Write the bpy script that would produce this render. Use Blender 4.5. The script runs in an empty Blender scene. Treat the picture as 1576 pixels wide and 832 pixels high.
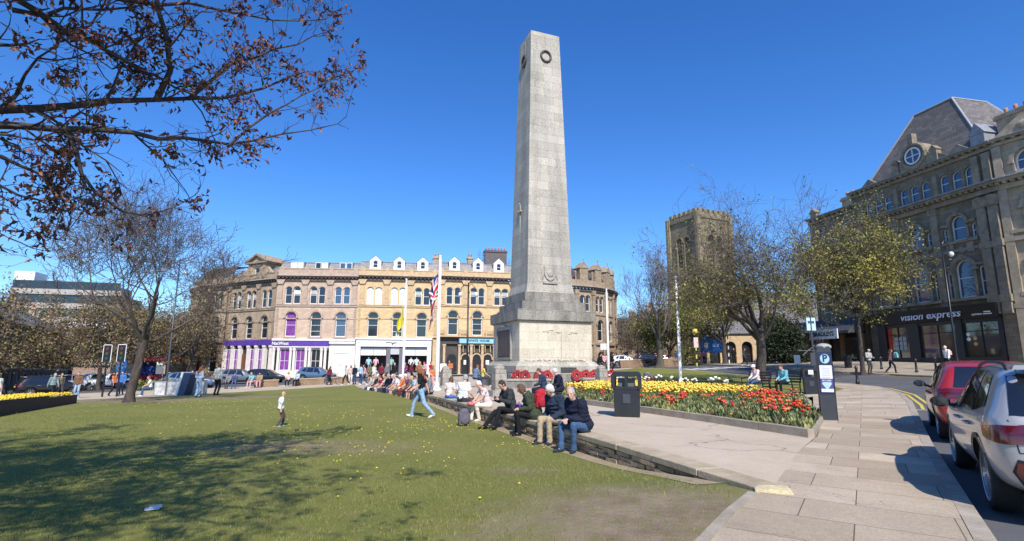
import bpy, bmesh, math, random
import numpy as np
from mathutils import Vector, Matrix, Euler
from mathutils.geometry import tessellate_polygon, delaunay_2d_cdt
from mathutils.bvhtree import BVHTree
R = math.radians
random.seed(7); np.random.seed(7)
scene = bpy.context.scene
col = scene.collection
# ------------------------------------------------------------ camera
F = 825.0; PITCH = R(9.9); ROLL = R(0.25); EYE = 1.6
cam = bpy.data.cameras.new('camera'); camo = bpy.data.objects.new('camera', cam); col.objects.link(camo)
camo.matrix_world = Matrix.Translation((0, 0, EYE)) @ Matrix.Rotation(R(90)+PITCH, 4, 'X') @ Matrix.Rotation(ROLL, 4, 'Z')
cam.sensor_width = 36; cam.lens = F/1576*36; cam.clip_start = .1; cam.clip_end = 3000
scene.camera = camo
# ------------------------------------------------------------ sky and sun
SUN_EL, SUN_AZ = R(45), R(13)      # the sun stands behind the camera, a little to its right
world = bpy.data.worlds.new('World'); scene.world = world; world.use_nodes = True
nt = world.node_tree; nt.nodes.clear()
sky = nt.nodes.new('ShaderNodeTexSky'); sky.sky_type = 'NISHITA'; sky.sun_disc = False
sky.sun_elevation = SUN_EL; sky.sun_rotation = R(180)-SUN_AZ
sky.air_density = 1.0; sky.dust_density = .25; sky.ozone_density = 3.0; sky.altitude = 300
hsv = nt.nodes.new('ShaderNodeHueSaturation'); hsv.inputs['Saturation'].default_value = 1.28; hsv.inputs['Hue'].default_value = .508
bg = nt.nodes.new('ShaderNodeBackground'); bg.inputs['Strength'].default_value = .158
wo = nt.nodes.new('ShaderNodeOutputWorld')
nt.links.new(sky.outputs[0], hsv.inputs['Color']); tint = nt.nodes.new('ShaderNodeMix'); tint.data_type = 'RGBA'; tint.blend_type = 'MULTIPLY'; tint.inputs['Factor'].default_value = 1; tint.inputs['B'].default_value = (.80, .98, 1.14, 1); nt.links.new(hsv.outputs[0], tint.inputs['A']); nt.links.new(tint.outputs['Result'], bg.inputs[0]); nt.links.new(bg.outputs[0], wo.inputs[0])
sun = bpy.data.lights.new('sun', 'SUN'); sun.energy = 5.0; sun.angle = R(.53); sun.color = (1, .94, .85)
suno = bpy.data.objects.new('sun', sun); col.objects.link(suno)
sd = Vector((math.sin(SUN_AZ)*math.cos(SUN_EL), -math.cos(SUN_AZ)*math.cos(SUN_EL), math.sin(SUN_EL)))
suno.rotation_euler = sd.to_track_quat('Z', 'Y').to_euler(); suno.location = (10, -20, 40)
scene.view_settings.view_transform = 'Standard'; scene.view_settings.look = 'None'
scene.view_settings.exposure = .2; scene.view_settings.gamma = 1
scene.render.engine = 'CYCLES'
scene.cycles.max_bounces = 5; scene.cycles.diffuse_bounces = 2; scene.cycles.glossy_bounces = 2
scene.cycles.transmission_bounces = 3; scene.cycles.transparent_max_bounces = 6
# ------------------------------------------------------------ the lie of the land (height in metres at x, y)
CT = np.array([(0,0,.22),(4,4,.22),(6,7,.25),(7.4,13.2,.3),(2,12,.34),(3,18,.34),(0,26,.32),(2,33,.3),(6,33,.35),(12.7,25.8,.3),(14,30,.52),(18.6,29.5,.61),(27,38,1.1),(33,40,1.75),(34,36,1.65),(29,45,1.75),(24,34,.95),(10,7,.25),(12,14,.4),(20,22,.9),(8,48,.9),(15,50,1.15),(28,75,1.8),(17,77,1.55),(10,80,1.0),(0,77,.3),(-15,77,.0),(-33,72,-.45),(-15,46,-.3),(-22,37,-.55),(-38,38,-1.0),(-38,30,-1.0),(-20,30,-.4),(-12,46,-.15),(-50,60,-1.1),(-50,40,-1.4),(-30,100,-.5),(40,110,2.2),(60,60,2.3),(-80,80,-1.6)])
def _U(r2): return np.where(r2 > 1e-9, .5*r2*np.log(r2+1e-12), 0)
def _tps(C, lam=2.0):
    n = len(C); d2 = ((C[:,None,:2]-C[None,:,:2])**2).sum(-1)
    A = np.zeros((n+3, n+3)); A[:n,:n] = _U(d2)+lam*np.eye(n); Pm = np.c_[np.ones(n), C[:,:2]]
    A[:n,n:] = Pm; A[n:,:n] = Pm.T
    return np.linalg.solve(A, np.r_[C[:,2],0,0,0])
_W = _tps(CT)
def T(x, y):
    x = np.clip(np.asarray(x, float), -90, 70); y = np.clip(np.asarray(y, float), -5, 120)
    s = _W[-3]+_W[-2]*x+_W[-1]*y
    for i, c in enumerate(CT): s = s+_W[i]*_U((x-c[0])**2+(y-c[1])**2)
    return s
WALL = [(2.75,6.25),(1.75,9.1),(1.25,10.4),(-1.1,16.5),(-3.2,22.6),(-6.5,30.0),(-9.4,35.0)]
def wall_x(y): return np.interp(y, [p[1] for p in WALL], [p[0] for p in WALL])
def sstep(a, b, v): t = np.clip((v-a)/(b-a), 0, 1); return t*t*(3-2*t)
def L(x, y):                                  # the main lawn lies lower than the terrace behind the wall
    x = np.asarray(x, float); y = np.asarray(y, float)
    d = wall_x(y)-x; t = T(x, y)
    near = sstep(9.4, 5.6, y)*sstep(4.6, .6, d)         # rises to the pavement at the near end
    far = sstep(29.5, 38, y)                              # and meets the path at the far end
    return t-np.maximum(t, 0)*(1-near)*(1-far)
def ray(px, py):
    a = (px-788)/F; b = -(py-416)/F; c, s = math.cos(ROLL), math.sin(ROLL); a, b = a*c-b*s, a*s+b*c
    cp, sp = math.cos(PITCH), math.sin(PITCH)
    return np.array([a, cp-b*sp, sp+b*cp])
def gp(px, py, fn=None, z=None):              # a point of the photograph on the ground
    r = ray(px, py)
    if z is not None: t = (z-EYE)/r[2]; return Vector((r[0]*t, r[1]*t, z))
    fn = fn or T; t = 2.0
    while t < 200:
        p = r*t
        if EYE+p[2] < float(fn(p[0], p[1])): break
        t *= 1.004
    return Vector((p[0], p[1], EYE+p[2]))
def at(px, py, Y):                            # the point of that line of sight Y metres ahead
    r = ray(px, py); t = Y/r[1]; return Vector((r[0]*t, Y, EYE+r[2]*t))
# ------------------------------------------------------------ materials
_mc = {}
def nodes(m):
    m.use_nodes = True; n = m.node_tree; return n, n.nodes['Principled BSDF']
def M(name, c, rough=.8, var=.18, scale=4.0, bump=0.0, bscale=30.0, metal=0.0, spec=.5, coat=0.0, c2=None, w=.5, det=6, disp=.02, aniso=None):
    if name in _mc: return _mc[name]
    m = bpy.data.materials.new(name); n, b = nodes(m); N = n.nodes; K = n.links
    b.inputs['Roughness'].default_value = rough; b.inputs['Metallic'].default_value = metal
    b.inputs['Specular IOR Level'].default_value = spec; b.inputs['Coat Weight'].default_value = coat
    tc = N.new('ShaderNodeTexCoord'); src = tc.outputs['Object']
    if aniso:
        mp = N.new('ShaderNodeMapping'); mp.inputs['Scale'].default_value = aniso; K.new(src, mp.inputs[0]); src = mp.outputs[0]
    if var > 0 or c2:
        nz = N.new('ShaderNodeTexNoise'); nz.inputs['Scale'].default_value = scale; nz.inputs['Detail'].default_value = det; nz.inputs['Roughness'].default_value = .65
        K.new(src, nz.inputs['Vector'])
        mix = N.new('ShaderNodeMix'); mix.data_type = 'RGBA'
        rp = N.new('ShaderNodeMapRange'); rp.inputs['From Min'].default_value = .5-.28*w*1.2; rp.inputs['From Max'].default_value = .5+.28*w*1.2
        K.new(nz.outputs['Fac'], rp.inputs['Value']); K.new(rp.outputs[0], mix.inputs['Factor'])
        ca = c if c2 else tuple(max(0, v*(1-var)) for v in c); cb = c2 if c2 else tuple(min(1, v*(1+var)) for v in c)
        mix.inputs['A'].default_value = (*ca, 1); mix.inputs['B'].default_value = (*cb, 1)
        K.new(mix.outputs['Result'], b.inputs['Base Color'])
    else: b.inputs['Base Color'].default_value = (*c, 1)
    if bump > 0:
        nb = N.new('ShaderNodeTexNoise'); nb.inputs['Scale'].default_value = bscale; nb.inputs['Detail'].default_value = 5
        K.new(src, nb.inputs['Vector'])
        bp = N.new('ShaderNodeBump'); bp.inputs['Strength'].default_value = bump; bp.inputs['Distance'].default_value = disp
        K.new(nb.outputs['Fac'], bp.inputs['Height']); K.new(bp.outputs[0], b.inputs['Normal'])
    _mc[name] = m; return m
def stone(name, c1, c2, bw=.7, bh=.3, mortar=None, msz=.012, stain=.5, stainc=None, scale=.5, bump=.35, streak=True, tint=.5, sz=.35):
    """coursed masonry: blocks of varying tone in x+y / z, weather stains and soot on top"""
    if name in _mc: return _mc[name]
    m = bpy.data.materials.new(name); n, b = nodes(m); N = n.nodes; K = n.links
    b.inputs['Roughness'].default_value = .9; b.inputs['Specular IOR Level'].default_value = .25
    tc = N.new('ShaderNodeTexCoord'); sx = N.new('ShaderNodeSeparateXYZ'); K.new(tc.outputs['Object'], sx.inputs[0])
    ad = N.new('ShaderNodeMath'); ad.operation = 'ADD'; K.new(sx.outputs[0], ad.inputs[0]); K.new(sx.outputs[1], ad.inputs[1])
    cb = N.new('ShaderNodeCombineXYZ'); K.new(ad.outputs[0], cb.inputs[0]); K.new(sx.outputs[2], cb.inputs[1])
    br = N.new('ShaderNodeTexBrick'); br.inputs['Scale'].default_value = 1; br.inputs['Brick Width'].default_value = bw; br.inputs['Row Height'].default_value = bh
    br.inputs['Mortar Size'].default_value = msz; br.inputs['Mortar Smooth'].default_value = .3; br.inputs['Bias'].default_value = 0
    br.inputs['Color1'].default_value = (*c1, 1); br.inputs['Color2'].default_value = (*c2, 1)
    mo = mortar or tuple(v*.55 for v in c1); br.inputs['Mortar'].default_value = (*mo, 1)
    K.new(cb.outputs[0], br.inputs['Vector'])
    nz = N.new('ShaderNodeTexNoise'); nz.inputs['Scale'].default_value = scale; nz.inputs['Detail'].default_value = 8; nz.inputs['Roughness'].default_value = .7
    mp = N.new('ShaderNodeMapping'); mp.inputs['Scale'].default_value = (1, 1, sz if streak else 1); K.new(tc.outputs['Object'], mp.inputs[0]); K.new(mp.outputs[0], nz.inputs['Vector'])
    rp = N.new('ShaderNodeMapRange'); rp.inputs['From Min'].default_value = .42; rp.inputs['From Max'].default_value = .72; rp.inputs['To Max'].default_value = stain
    K.new(nz.outputs['Fac'], rp.inputs['Value'])
    mx = N.new('ShaderNodeMix'); mx.data_type = 'RGBA'; K.new(rp.outputs[0], mx.inputs['Factor']); K.new(br.outputs['Color'], mx.inputs['A'])
    sc = stainc or tuple(v*.35 for v in c1); mx.inputs['B'].default_value = (*sc, 1)
    n2 = N.new('ShaderNodeTexNoise'); n2.inputs['Scale'].default_value = 14; n2.inputs['Detail'].default_value = 6; K.new(tc.outputs['Object'], n2.inputs['Vector'])
    m2 = N.new('ShaderNodeMix'); m2.data_type = 'RGBA'; m2.blend_type = 'OVERLAY'; m2.inputs['Factor'].default_value = tint
    K.new(mx.outputs['Result'], m2.inputs['A']); K.new(n2.outputs['Fac'], m2.inputs['B'])
    K.new(m2.outputs['Result'], b.inputs['Base Color'])
    bp = N.new('ShaderNodeBump'); bp.inputs['Strength'].default_value = bump; bp.inputs['Distance'].default_value = .03
    sb = N.new('ShaderNodeMath'); sb.operation = 'SUBTRACT'; K.new(n2.outputs['Fac'], sb.inputs[0]); K.new(br.outputs['Fac'], sb.inputs[1])
    K.new(sb.outputs[0], bp.inputs['Height']); K.new(bp.outputs[0], b.inputs['Normal'])
    _mc[name] = m; return m
# ------------------------------------------------------------ mesh builder
class MB:
    def __init__(s): s.v = []; s.f = []; s.m = []
    def add(s, vs, fs, m=0):
        k = len(s.v); s.v.extend([tuple(p) for p in vs]); s.f.extend([tuple(i+k for i in f) for f in fs]); s.m.extend([m]*len(fs)); return s
    def box(s, x0, x1, y0, y1, z0, z1, m=0, M4=None):
        vs = [(x,y,z) for x in (x0,x1) for y in (y0,y1) for z in (z0,z1)]
        if M4 is not None: vs = [M4 @ Vector(p) for p in vs]
        return s.add(vs, [(0,1,3,2),(4,6,7,5),(0,4,5,1),(2,3,7,6),(0,2,6,4),(1,5,7,3)], m)
    def frustum(s, hx0, hy0, z0, hx1, hy1, z1, cx=0, cy=0, m=0):
        vs = [(cx+a*hx, cy+b*hy, z) for hx, hy, z in ((hx0,hy0,z0),(hx1,hy1,z1)) for a, b in ((-1,-1),(1,-1),(1,1),(-1,1))]
        return s.add(vs, [(3,2,1,0),(4,5,6,7),(0,1,5,4),(1,2,6,5),(2,3,7,6),(3,0,4,7)], m)
    def prism(s, pts, d0, d1, ax='y', m=0):
        """2-D outline extruded: ax 'y' -> points are (x,z); 'z' -> (x,y); 'x' -> (y,z)"""
        def P(a, b, d): return (a,d,b) if ax == 'y' else ((a,b,d) if ax == 'z' else (d,a,b))
        n = len(pts); vs = [P(a,b,d0) for a,b in pts]+[P(a,b,d1) for a,b in pts]
        tr = tessellate_polygon([[Vector((a,b,0)) for a,b in pts]])
        fs = [tuple(t) for t in tr]+[tuple(i+n for i in reversed(t)) for t in tr]+[(i,(i+1)%n,(i+1)%n+n,i+n) for i in range(n)]
        return s.add(vs, fs, m)
    def tube(s, pts, rad, n=8, m=0, cap=True):
        pts = [Vector(p) for p in pts]; rad = rad if hasattr(rad, '__len__') else [rad]*len(pts)
        k = len(s.v); up = None
        for i, p in enumerate(pts):
            d = (pts[min(i+1,len(pts)-1)]-pts[max(i-1,0)]).normalized()
            if up is None: up = d.orthogonal().normalized()
            else:
                up = up-d*up.dot(d); up = up.normalized() if up.length > 1e-6 else d.orthogonal().normalized()
            w = d.cross(up)
            for j in range(n):
                a = 2*math.pi*j/n; q = p+(up*math.cos(a)+w*math.sin(a))*rad[i]; s.v.append(tuple(q))
        for i in range(len(pts)-1):
            for j in range(n):
                s.f.append((k+i*n+j, k+i*n+(j+1)%n, k+(i+1)*n+(j+1)%n, k+(i+1)*n+j)); s.m.append(m)
        if cap:
            s.f.append(tuple(k+j for j in reversed(range(n)))); s.m.append(m)
            s.f.append(tuple(k+(len(pts)-1)*n+j for j in range(n))); s.m.append(m)
        return s
    def lathe(s, prof, n=16, c=(0,0,0), m=0):
        k = len(s.v)
        for r, z in prof:
            for j in range(n):
                a = 2*math.pi*j/n; s.v.append((c[0]+r*math.cos(a), c[1]+r*math.sin(a), c[2]+z))
        for i in range(len(prof)-1):
            for j in range(n): s.f.append((k+i*n+j, k+i*n+(j+1)%n, k+(i+1)*n+(j+1)%n, k+(i+1)*n+j)); s.m.append(m)
        s.f.append(tuple(k+j for j in reversed(range(n)))); s.m.append(m)
        s.f.append(tuple(k+(len(prof)-1)*n+j for j in range(n))); s.m.append(m)
        return s
    def ball(s, c, r, nu=10, nv=7, m=0, M4=None):
        r = r if hasattr(r, '__len__') else (r,r,r); k = len(s.v); vs = []
        for i in range(1, nv):
            ph = math.pi*i/nv
            for j in range(nu):
                a = 2*math.pi*j/nu; vs.append(Vector((r[0]*math.sin(ph)*math.cos(a), r[1]*math.sin(ph)*math.sin(a), r[2]*math.cos(ph))))
        vs += [Vector((0,0,r[2])), Vector((0,0,-r[2]))]
        if M4 is not None: vs = [M4 @ p for p in vs]
        c = Vector(c); s.v.extend([tuple(p+c) for p in vs]); top = k+(nv-1)*nu; bot = top+1
        for i in range(nv-2):
            for j in range(nu): s.f.append((k+i*nu+j, k+(i+1)*nu+j, k+(i+1)*nu+(j+1)%nu, k+i*nu+(j+1)%nu)); s.m.append(m)
        for j in range(nu):
            s.f.append((k+j, k+(j+1)%nu, top)); s.m.append(m)
            s.f.append((k+(nv-2)*nu+(j+1)%nu, k+(nv-2)*nu+j, bot)); s.m.append(m)
        return s
    def mesh(s, name, mats, smooth=False):
        me = bpy.data.meshes.new(name); me.from_pydata(s.v, [], s.f)
        mats = mats if isinstance(mats, (list, tuple)) else [mats]
        for a in mats: me.materials.append(a)
        if len(mats) > 1: me.polygons.foreach_set('material_index', np.array(s.m, dtype=np.int32))
        if smooth: me.polygons.foreach_set('use_smooth', np.ones(len(me.polygons), bool))
        me.update(); return me
    def build(s, name, mats, parent=None, smooth=False, loc=None, rz=0):
        return link(name, s.mesh(name, mats, smooth), parent, loc, rz)
def link(name, me, parent=None, loc=None, rz=0):
    o = bpy.data.objects.new(name, me); col.objects.link(o)
    if parent: o.parent = parent
    if loc is not None: o.location = loc
    if rz: o.rotation_euler = (0,0,rz)
    return o
def npmesh(name, V, Fq, mats, mi=None, smooth=False):
    """fast mesh from numpy arrays (faces all of one size)"""
    me = bpy.data.meshes.new(name); V = np.asarray(V, np.float32); Fq = np.asarray(Fq, np.int32); k = Fq.shape[1]
    me.vertices.add(len(V)); me.vertices.foreach_set('co', V.ravel())
    me.loops.add(Fq.size); me.loops.foreach_set('vertex_index', Fq.ravel())
    me.polygons.add(len(Fq)); me.polygons.foreach_set('loop_start', np.arange(0, Fq.size, k, dtype=np.int32))
    mats = mats if isinstance(mats, (list, tuple)) else [mats]
    for a in mats: me.materials.append(a)
    if mi is not None: me.polygons.foreach_set('material_index', np.asarray(mi, np.int32))
    if smooth: me.polygons.foreach_set('use_smooth', np.ones(len(Fq), bool))
    me.update(calc_edges=True); me.validate(); return me
def tag(o, label=None, cat=None, group=None, kind=None):
    if label: o['label'] = label
    if cat: o['category'] = cat
    if group: o['group'] = group
    if kind: o['kind'] = kind
    return o
def thing(name, label, cat, loc=(0,0,0), rz=0, group=None):
    o = bpy.data.objects.new(name, None); col.objects.link(o); o.location = loc; o.rotation_euler = (0,0,rz); o.empty_display_size = .2
    return tag(o, label, cat, group)
def copy_tree(o, parent=None):
    c = o.copy(); col.objects.link(c)
    if parent: c.parent = parent
    for ch in [x for x in o.children]: copy_tree(ch, c)
    return c
def inpoly(x, y, poly):
    x = np.asarray(x); y = np.asarray(y); r = np.zeros(x.shape, bool); n = len(poly)
    for i in range(n):
        x1, y1 = poly[i][:2]; x2, y2 = poly[(i+1)%n][:2]
        c = ((y1 > y) != (y2 > y)) & (x < (x2-x1)*(y-y1)/(y2-y1+1e-12)+x1); r ^= c
    return r
def sheet(name, poly, fn, off, step, mat, kind='structure', jit=0):
    """a ground sheet: the polygon filled with a grid and laid on the heights fn"""
    pts = []; n = len(poly)
    for i in range(n):
        a = Vector(poly[i][:2]); b = Vector(poly[(i+1)%n][:2]); k = max(1, int((b-a).length/step))
        pts += [a.lerp(b, t/k) for t in range(k)]
    nb = len(pts); xs = [p[0] for p in pts]; ys = [p[1] for p in pts]
    gx, gy = np.meshgrid(np.arange(min(xs), max(xs), step), np.arange(min(ys), max(ys), step)); gx = gx.ravel(); gy = gy.ravel()
    ok = inpoly(gx, gy, [(p[0], p[1]) for p in pts]); P = [Vector((a,b)) for a,b in zip(gx[ok], gy[ok])]
    r = delaunay_2d_cdt(pts+P, [(i,(i+1)%nb) for i in range(nb)], [], 1, 1e-4)
    V = r[0]; Fc = [f for f in r[2]]
    X = np.array([v[0] for v in V]); Y = np.array([v[1] for v in V]); Z = fn(X, Y)+off
    me = bpy.data.meshes.new(name); me.from_pydata(list(zip(X, Y, Z)), [], Fc); me.materials.append(mat)
    me.polygons.foreach_set('use_smooth', np.ones(len(Fc), bool)); me.update()
    if len(me.polygons) and me.polygons[0].normal.z < 0: me.flip_normals()
    o = link(name, me); tag(o, kind=kind); return o
def text_mesh(s, size, ext=.01, bold=0.0, align='CENTER', font=None, sx=1.0):
    c = bpy.data.curves.new('lettering', 'FONT'); c.body = s; c.size = size; c.extrude = ext; c.offset = bold; c.align_x = align; c.align_y = 'CENTER'
    c.resolution_u = 3
    o = bpy.data.objects.new('lettering', c); col.objects.link(o); dg = bpy.context.evaluated_depsgraph_get(); dg.update()
    me = bpy.data.meshes.new_from_object(o.evaluated_get(dg)); bpy.data.objects.remove(o); bpy.data.curves.remove(c)
    if sx != 1: me.transform(Matrix.Diagonal((sx,1,1,1)))
    me.transform(Matrix.Rotation(R(90), 4, 'X'))      # upright, facing -y
    me.materials.clear(); return me
def lettering(name, s, size, mat, parent, loc, bold=0.0, ext=.01, sx=1.0, rz=0, align='CENTER'):
    me = text_mesh(s, size, ext, bold, align, sx=sx); me.materials.append(mat)
    return link(name, me, parent, loc, rz)
# ============================================================ GROUND
def ground_mat(name, build, rough=.95):
    m = bpy.data.materials.new(name); n, b = nodes(m); b.inputs['Roughness'].default_value = rough; b.inputs['Specular IOR Level'].default_value = .2
    build(n, n.nodes, n.links, b); return m
def _noise(N, K, src, sc, det=6, ro=.6):
    z = N.new('ShaderNodeTexNoise'); z.inputs['Scale'].default_value = sc; z.inputs['Detail'].default_value = det; z.inputs['Roughness'].default_value = ro
    K.new(src, z.inputs['Vector']); return z.outputs['Fac']
def _map(N, K, v, a, b, c=0, d=1):
    r = N.new('ShaderNodeMapRange'); r.inputs['From Min'].default_value = a; r.inputs['From Max'].default_value = b; r.inputs['To Min'].default_value = c; r.inputs['To Max'].default_value = d
    K.new(v, r.inputs['Value']); return r.outputs[0]
def _mix(N, K, f, a, b, mode='MIX'):
    x = N.new('ShaderNodeMix'); x.data_type = 'RGBA'; x.blend_type = mode
    for k, v in (('Factor', f), ('A', a), ('B', b)):
        if isinstance(v, (tuple, float, int)): x.inputs[k].default_value = (*v, 1) if isinstance(v, tuple) else v
        else: K.new(v, x.inputs[k])
    return x.outputs['Result']
def _spot(N, K, src, cx, cy, r0, r1, sx=1.0):
    """1 inside a soft spot round (cx, cy) fading out at r1, with a ragged edge"""
    mp = N.new('ShaderNodeMapping'); mp.inputs['Location'].default_value = (-cx*sx, -cy, 0); mp.inputs['Scale'].default_value = (sx, 1, 0); K.new(src, mp.inputs[0])
    ln = N.new('ShaderNodeVectorMath'); ln.operation = 'LENGTH'; K.new(mp.outputs[0], ln.inputs[0])
    nz = _noise(N, K, src, 1.6, 6, .7); a = N.new('ShaderNodeMath'); a.operation = 'MULTIPLY_ADD'; a.inputs[1].default_value = r1*1.3; a.inputs[2].default_value = -r1*.65
    K.new(nz, a.inputs[0]); s = N.new('ShaderNodeMath'); s.operation = 'ADD'; K.new(ln.outputs['Value'], s.inputs[0]); K.new(a.outputs[0], s.inputs[1])
    return _map(N, K, s.outputs[0], r0, r1, 1, 0)
def _max(N, K, *vs):
    v = vs[0]
    for w in vs[1:]:
        m = N.new('ShaderNodeMath'); m.operation = 'MAXIMUM'; K.new(v, m.inputs[0]); K.new(w, m.inputs[1]); v = m.outputs[0]
    return v
def g_grass(spots):
    def f(n, N, K, b):
        g = N.new('ShaderNodeNewGeometry').outputs['Position']
        big = _noise(N, K, g, .35, 5, .6); mid = _noise(N, K, g, 2.2, 6, .7); fine = _noise(N, K, g, 38, 4, .7)
        c = _mix(N, K, _map(N, K, big, .36, .64), (.165, .185, .034), (.265, .262, .066))
        c = _mix(N, K, _map(N, K, mid, .46, .78, 0, .75), c, (.235, .205, .078))
        c = _mix(N, K, _map(N, K, fine, .30, .72), c, (.06, .085, .014), 'MIX') if False else c
        c2 = _mix(N, K, _map(N, K, fine, .32, .7, 0, 1), (.07, .085, .018), (.26, .25, .08))
        c = _mix(N, K, .42, c, c2)
        if spots:
            d = _max(N, K, *[_spot(N, K, g, *s) for s in spots])
            soil = _mix(N, K, _map(N, K, mid, .35, .7), (.21, .155, .10), (.36, .28, .19))
            d2 = N.new('ShaderNodeMath'); d2.operation = 'MULTIPLY'; K.new(d, d2.inputs[0]); K.new(_map(N, K, _noise(N, K, g, 9, 6, .75), .36, .5, .25, 1), d2.inputs[1])
            c = _mix(N, K, d2.outputs[0], c, soil)
        K.new(c, b.inputs['Base Color'])
        bp = N.new('ShaderNodeBump'); bp.inputs['Strength'].default_value = .8; bp.inputs['Distance'].default_value = .03
        K.new(_noise(N, K, g, 55, 3, .7), bp.inputs['Height']); K.new(bp.outputs[0], b.inputs['Normal'])
    return f
def g_plain(c1, c2, sc=1.5, bsc=60, bump=.25, crack=None, fine=.3, slab=False):
    def f(n, N, K, b):
        g = N.new('ShaderNodeNewGeometry').outputs['Position']
        c = _mix(N, K, _map(N, K, _noise(N, K, g, sc, 8, .65), .33, .67), c1, c2)
        c = _mix(N, K, fine, c, _mix(N, K, _map(N, K, _noise(N, K, g, bsc*1.5, 3), .3, .7), tuple(v*.45 for v in c1), tuple(min(1, v*1.5) for v in c2)))
        if crack:
            vo = N.new('ShaderNodeTexVoronoi'); vo.feature = 'DISTANCE_TO_EDGE'; vo.inputs['Scale'].default_value = crack
            ds = N.new('ShaderNodeVectorMath'); ds.operation = 'ADD'; nn = N.new('ShaderNodeTexNoise'); nn.inputs['Scale'].default_value = 1.3; nn.inputs['Detail'].default_value = 6; K.new(g, nn.inputs['Vector'])
            sc_ = N.new('ShaderNodeVectorMath'); sc_.operation = 'SCALE'; sc_.inputs['Scale'].default_value = 1.1; K.new(nn.outputs['Color'], sc_.inputs[0])
            K.new(g, ds.inputs[0]); K.new(sc_.outputs[0], ds.inputs[1]); K.new(ds.outputs[0], vo.inputs['Vector'])
            k = _map(N, K, vo.outputs['Distance'], .0, .010, 0.9, 0)
            msk = _map(N, K, _noise(N, K, g, .8, 2), .40, .5); mm = N.new('ShaderNodeMath'); mm.operation = 'MULTIPLY'; K.new(k, mm.inputs[0]); K.new(msk, mm.inputs[1])
            c = _mix(N, K, mm.outputs[0], c, tuple(v*.35 for v in c1))
        c = _mix(N, K, _map(N, K, _noise(N, K, g, .28, 9, .75), .5, .72, 0, .45 if slab else .25), c, tuple(v*.62 for v in c1))
        spt = N.new('ShaderNodeTexVoronoi'); spt.inputs['Scale'].default_value = 3.1; K.new(g, spt.inputs['Vector']); c = _mix(N, K, _map(N, K, spt.outputs['Distance'], .045, .075, .5 if slab else 0, 0), c, tuple(v*.4 for v in c1))
        K.new(c, b.inputs['Base Color'])
        bp = N.new('ShaderNodeBump'); bp.inputs['Strength'].default_value = bump; bp.inputs['Distance'].default_value = .01
        K.new(_noise(N, K, g, bsc, 4), bp.inputs['Height']); K.new(bp.outputs[0], b.inputs['Normal'])
    return f
def g_flags(c1, c2, w, h, ang, mort, cx=0, cy=0, moss=.3):
    def f(n, N, K, b):
        g = N.new('ShaderNodeNewGeometry').outputs['Position']
        mp = N.new('ShaderNodeMapping'); mp.inputs['Rotation'].default_value = (0, 0, ang); mp.inputs['Location'].default_value = (cx, cy, 0); K.new(g, mp.inputs[0])
        br = N.new('ShaderNodeTexBrick'); br.inputs['Scale'].default_value = 1; br.inputs['Brick Width'].default_value = w; br.inputs['Row Height'].default_value = h
        br.inputs['Mortar Size'].default_value = .006; br.inputs['Mortar Smooth'].default_value = .2; br.offset = .37; br.inputs['Bias'].default_value = -.1
        br.squash = .72; br.squash_frequency = 3; br.offset_frequency = 2
        br.inputs['Color1'].default_value = (*c1, 1); br.inputs['Color2'].default_value = (*c2, 1); br.inputs['Mortar'].default_value = (*mort, 1); K.new(mp.outputs[0], br.inputs['Vector'])
        c = br.outputs['Color']
        spt = N.new('ShaderNodeTexVoronoi'); spt.inputs['Scale'].default_value = 2.6; K.new(g, spt.inputs['Vector']); c = _mix(N, K, _map(N, K, spt.outputs['Distance'], .035, .06, .45, 0), c, (.2,.17,.14))
        blot = _noise(N, K, g, 1.1, 9, .7); c = _mix(N, K, _map(N, K, blot, .4, .75, 0, .55), c, tuple(v*.6 for v in c1))
        sp = _noise(N, K, g, 45, 5, .8); c = _mix(N, K, .45, c, _mix(N, K, _map(N, K, sp, .28, .72), (.1, .09, .075), (.72, .66, .57)), 'OVERLAY')
        vo = N.new('ShaderNodeTexVoronoi'); vo.feature = 'DISTANCE_TO_EDGE'; vo.inputs['Scale'].default_value = .8
        nn = N.new('ShaderNodeTexNoise'); nn.inputs['Scale'].default_value = 1.7; nn.inputs['Detail'].default_value = 5; K.new(g, nn.inputs['Vector'])
        ds = N.new('ShaderNodeVectorMath'); ds.operation = 'ADD'; K.new(g, ds.inputs[0]); K.new(nn.outputs['Color'], ds.inputs[1]); K.new(ds.outputs[0], vo.inputs['Vector'])
        k = _map(N, K, vo.outputs['Distance'], 0, .006, .8, 0); mk = _map(N, K, _noise(N, K, g, .5, 1), .53, .6); mm = N.new('ShaderNodeMath'); mm.operation = 'MULTIPLY'; K.new(k, mm.inputs[0]); K.new(mk, mm.inputs[1])
        c = _mix(N, K, mm.outputs[0], c, (.09, .075, .055))
        K.new(c, b.inputs['Base Color'])
        bp = N.new('ShaderNodeBump'); bp.inputs['Strength'].default_value = .45; bp.inputs['Distance'].default_value = .012
        sb = N.new('ShaderNodeMath'); sb.operation = 'SUBTRACT'; K.new(_noise(N, K, g, 30, 5), sb.inputs[0]); K.new(br.outputs['Fac'], sb.inputs[1])
        K.new(sb.outputs[0], bp.inputs['Height']); K.new(bp.outputs[0], b.inputs['Normal'])
    return f
m_lawn = ground_mat('lawn_grass', g_grass([(1.35, 5.3, .5, 1.9, .85), (-4.2, 10.9, .0, 1.3, .4), (-16, 27.5, 1.2, 3.4, .5), (-24, 31, 1, 3.5, .5), (.2, 8.4, .0, .55, .8)]))
m_lawn2 = ground_mat('park_grass', g_grass([]))
m_tar = ground_mat('road_asphalt', g_plain((.085, .085, .092), (.13, .13, .135), .6, 90, .3))
m_terr = ground_mat('terrace_paving', g_plain((.44, .355, .26), (.54, .45, .34), .9, 50, .2, crack=.42, slab=True))
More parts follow.
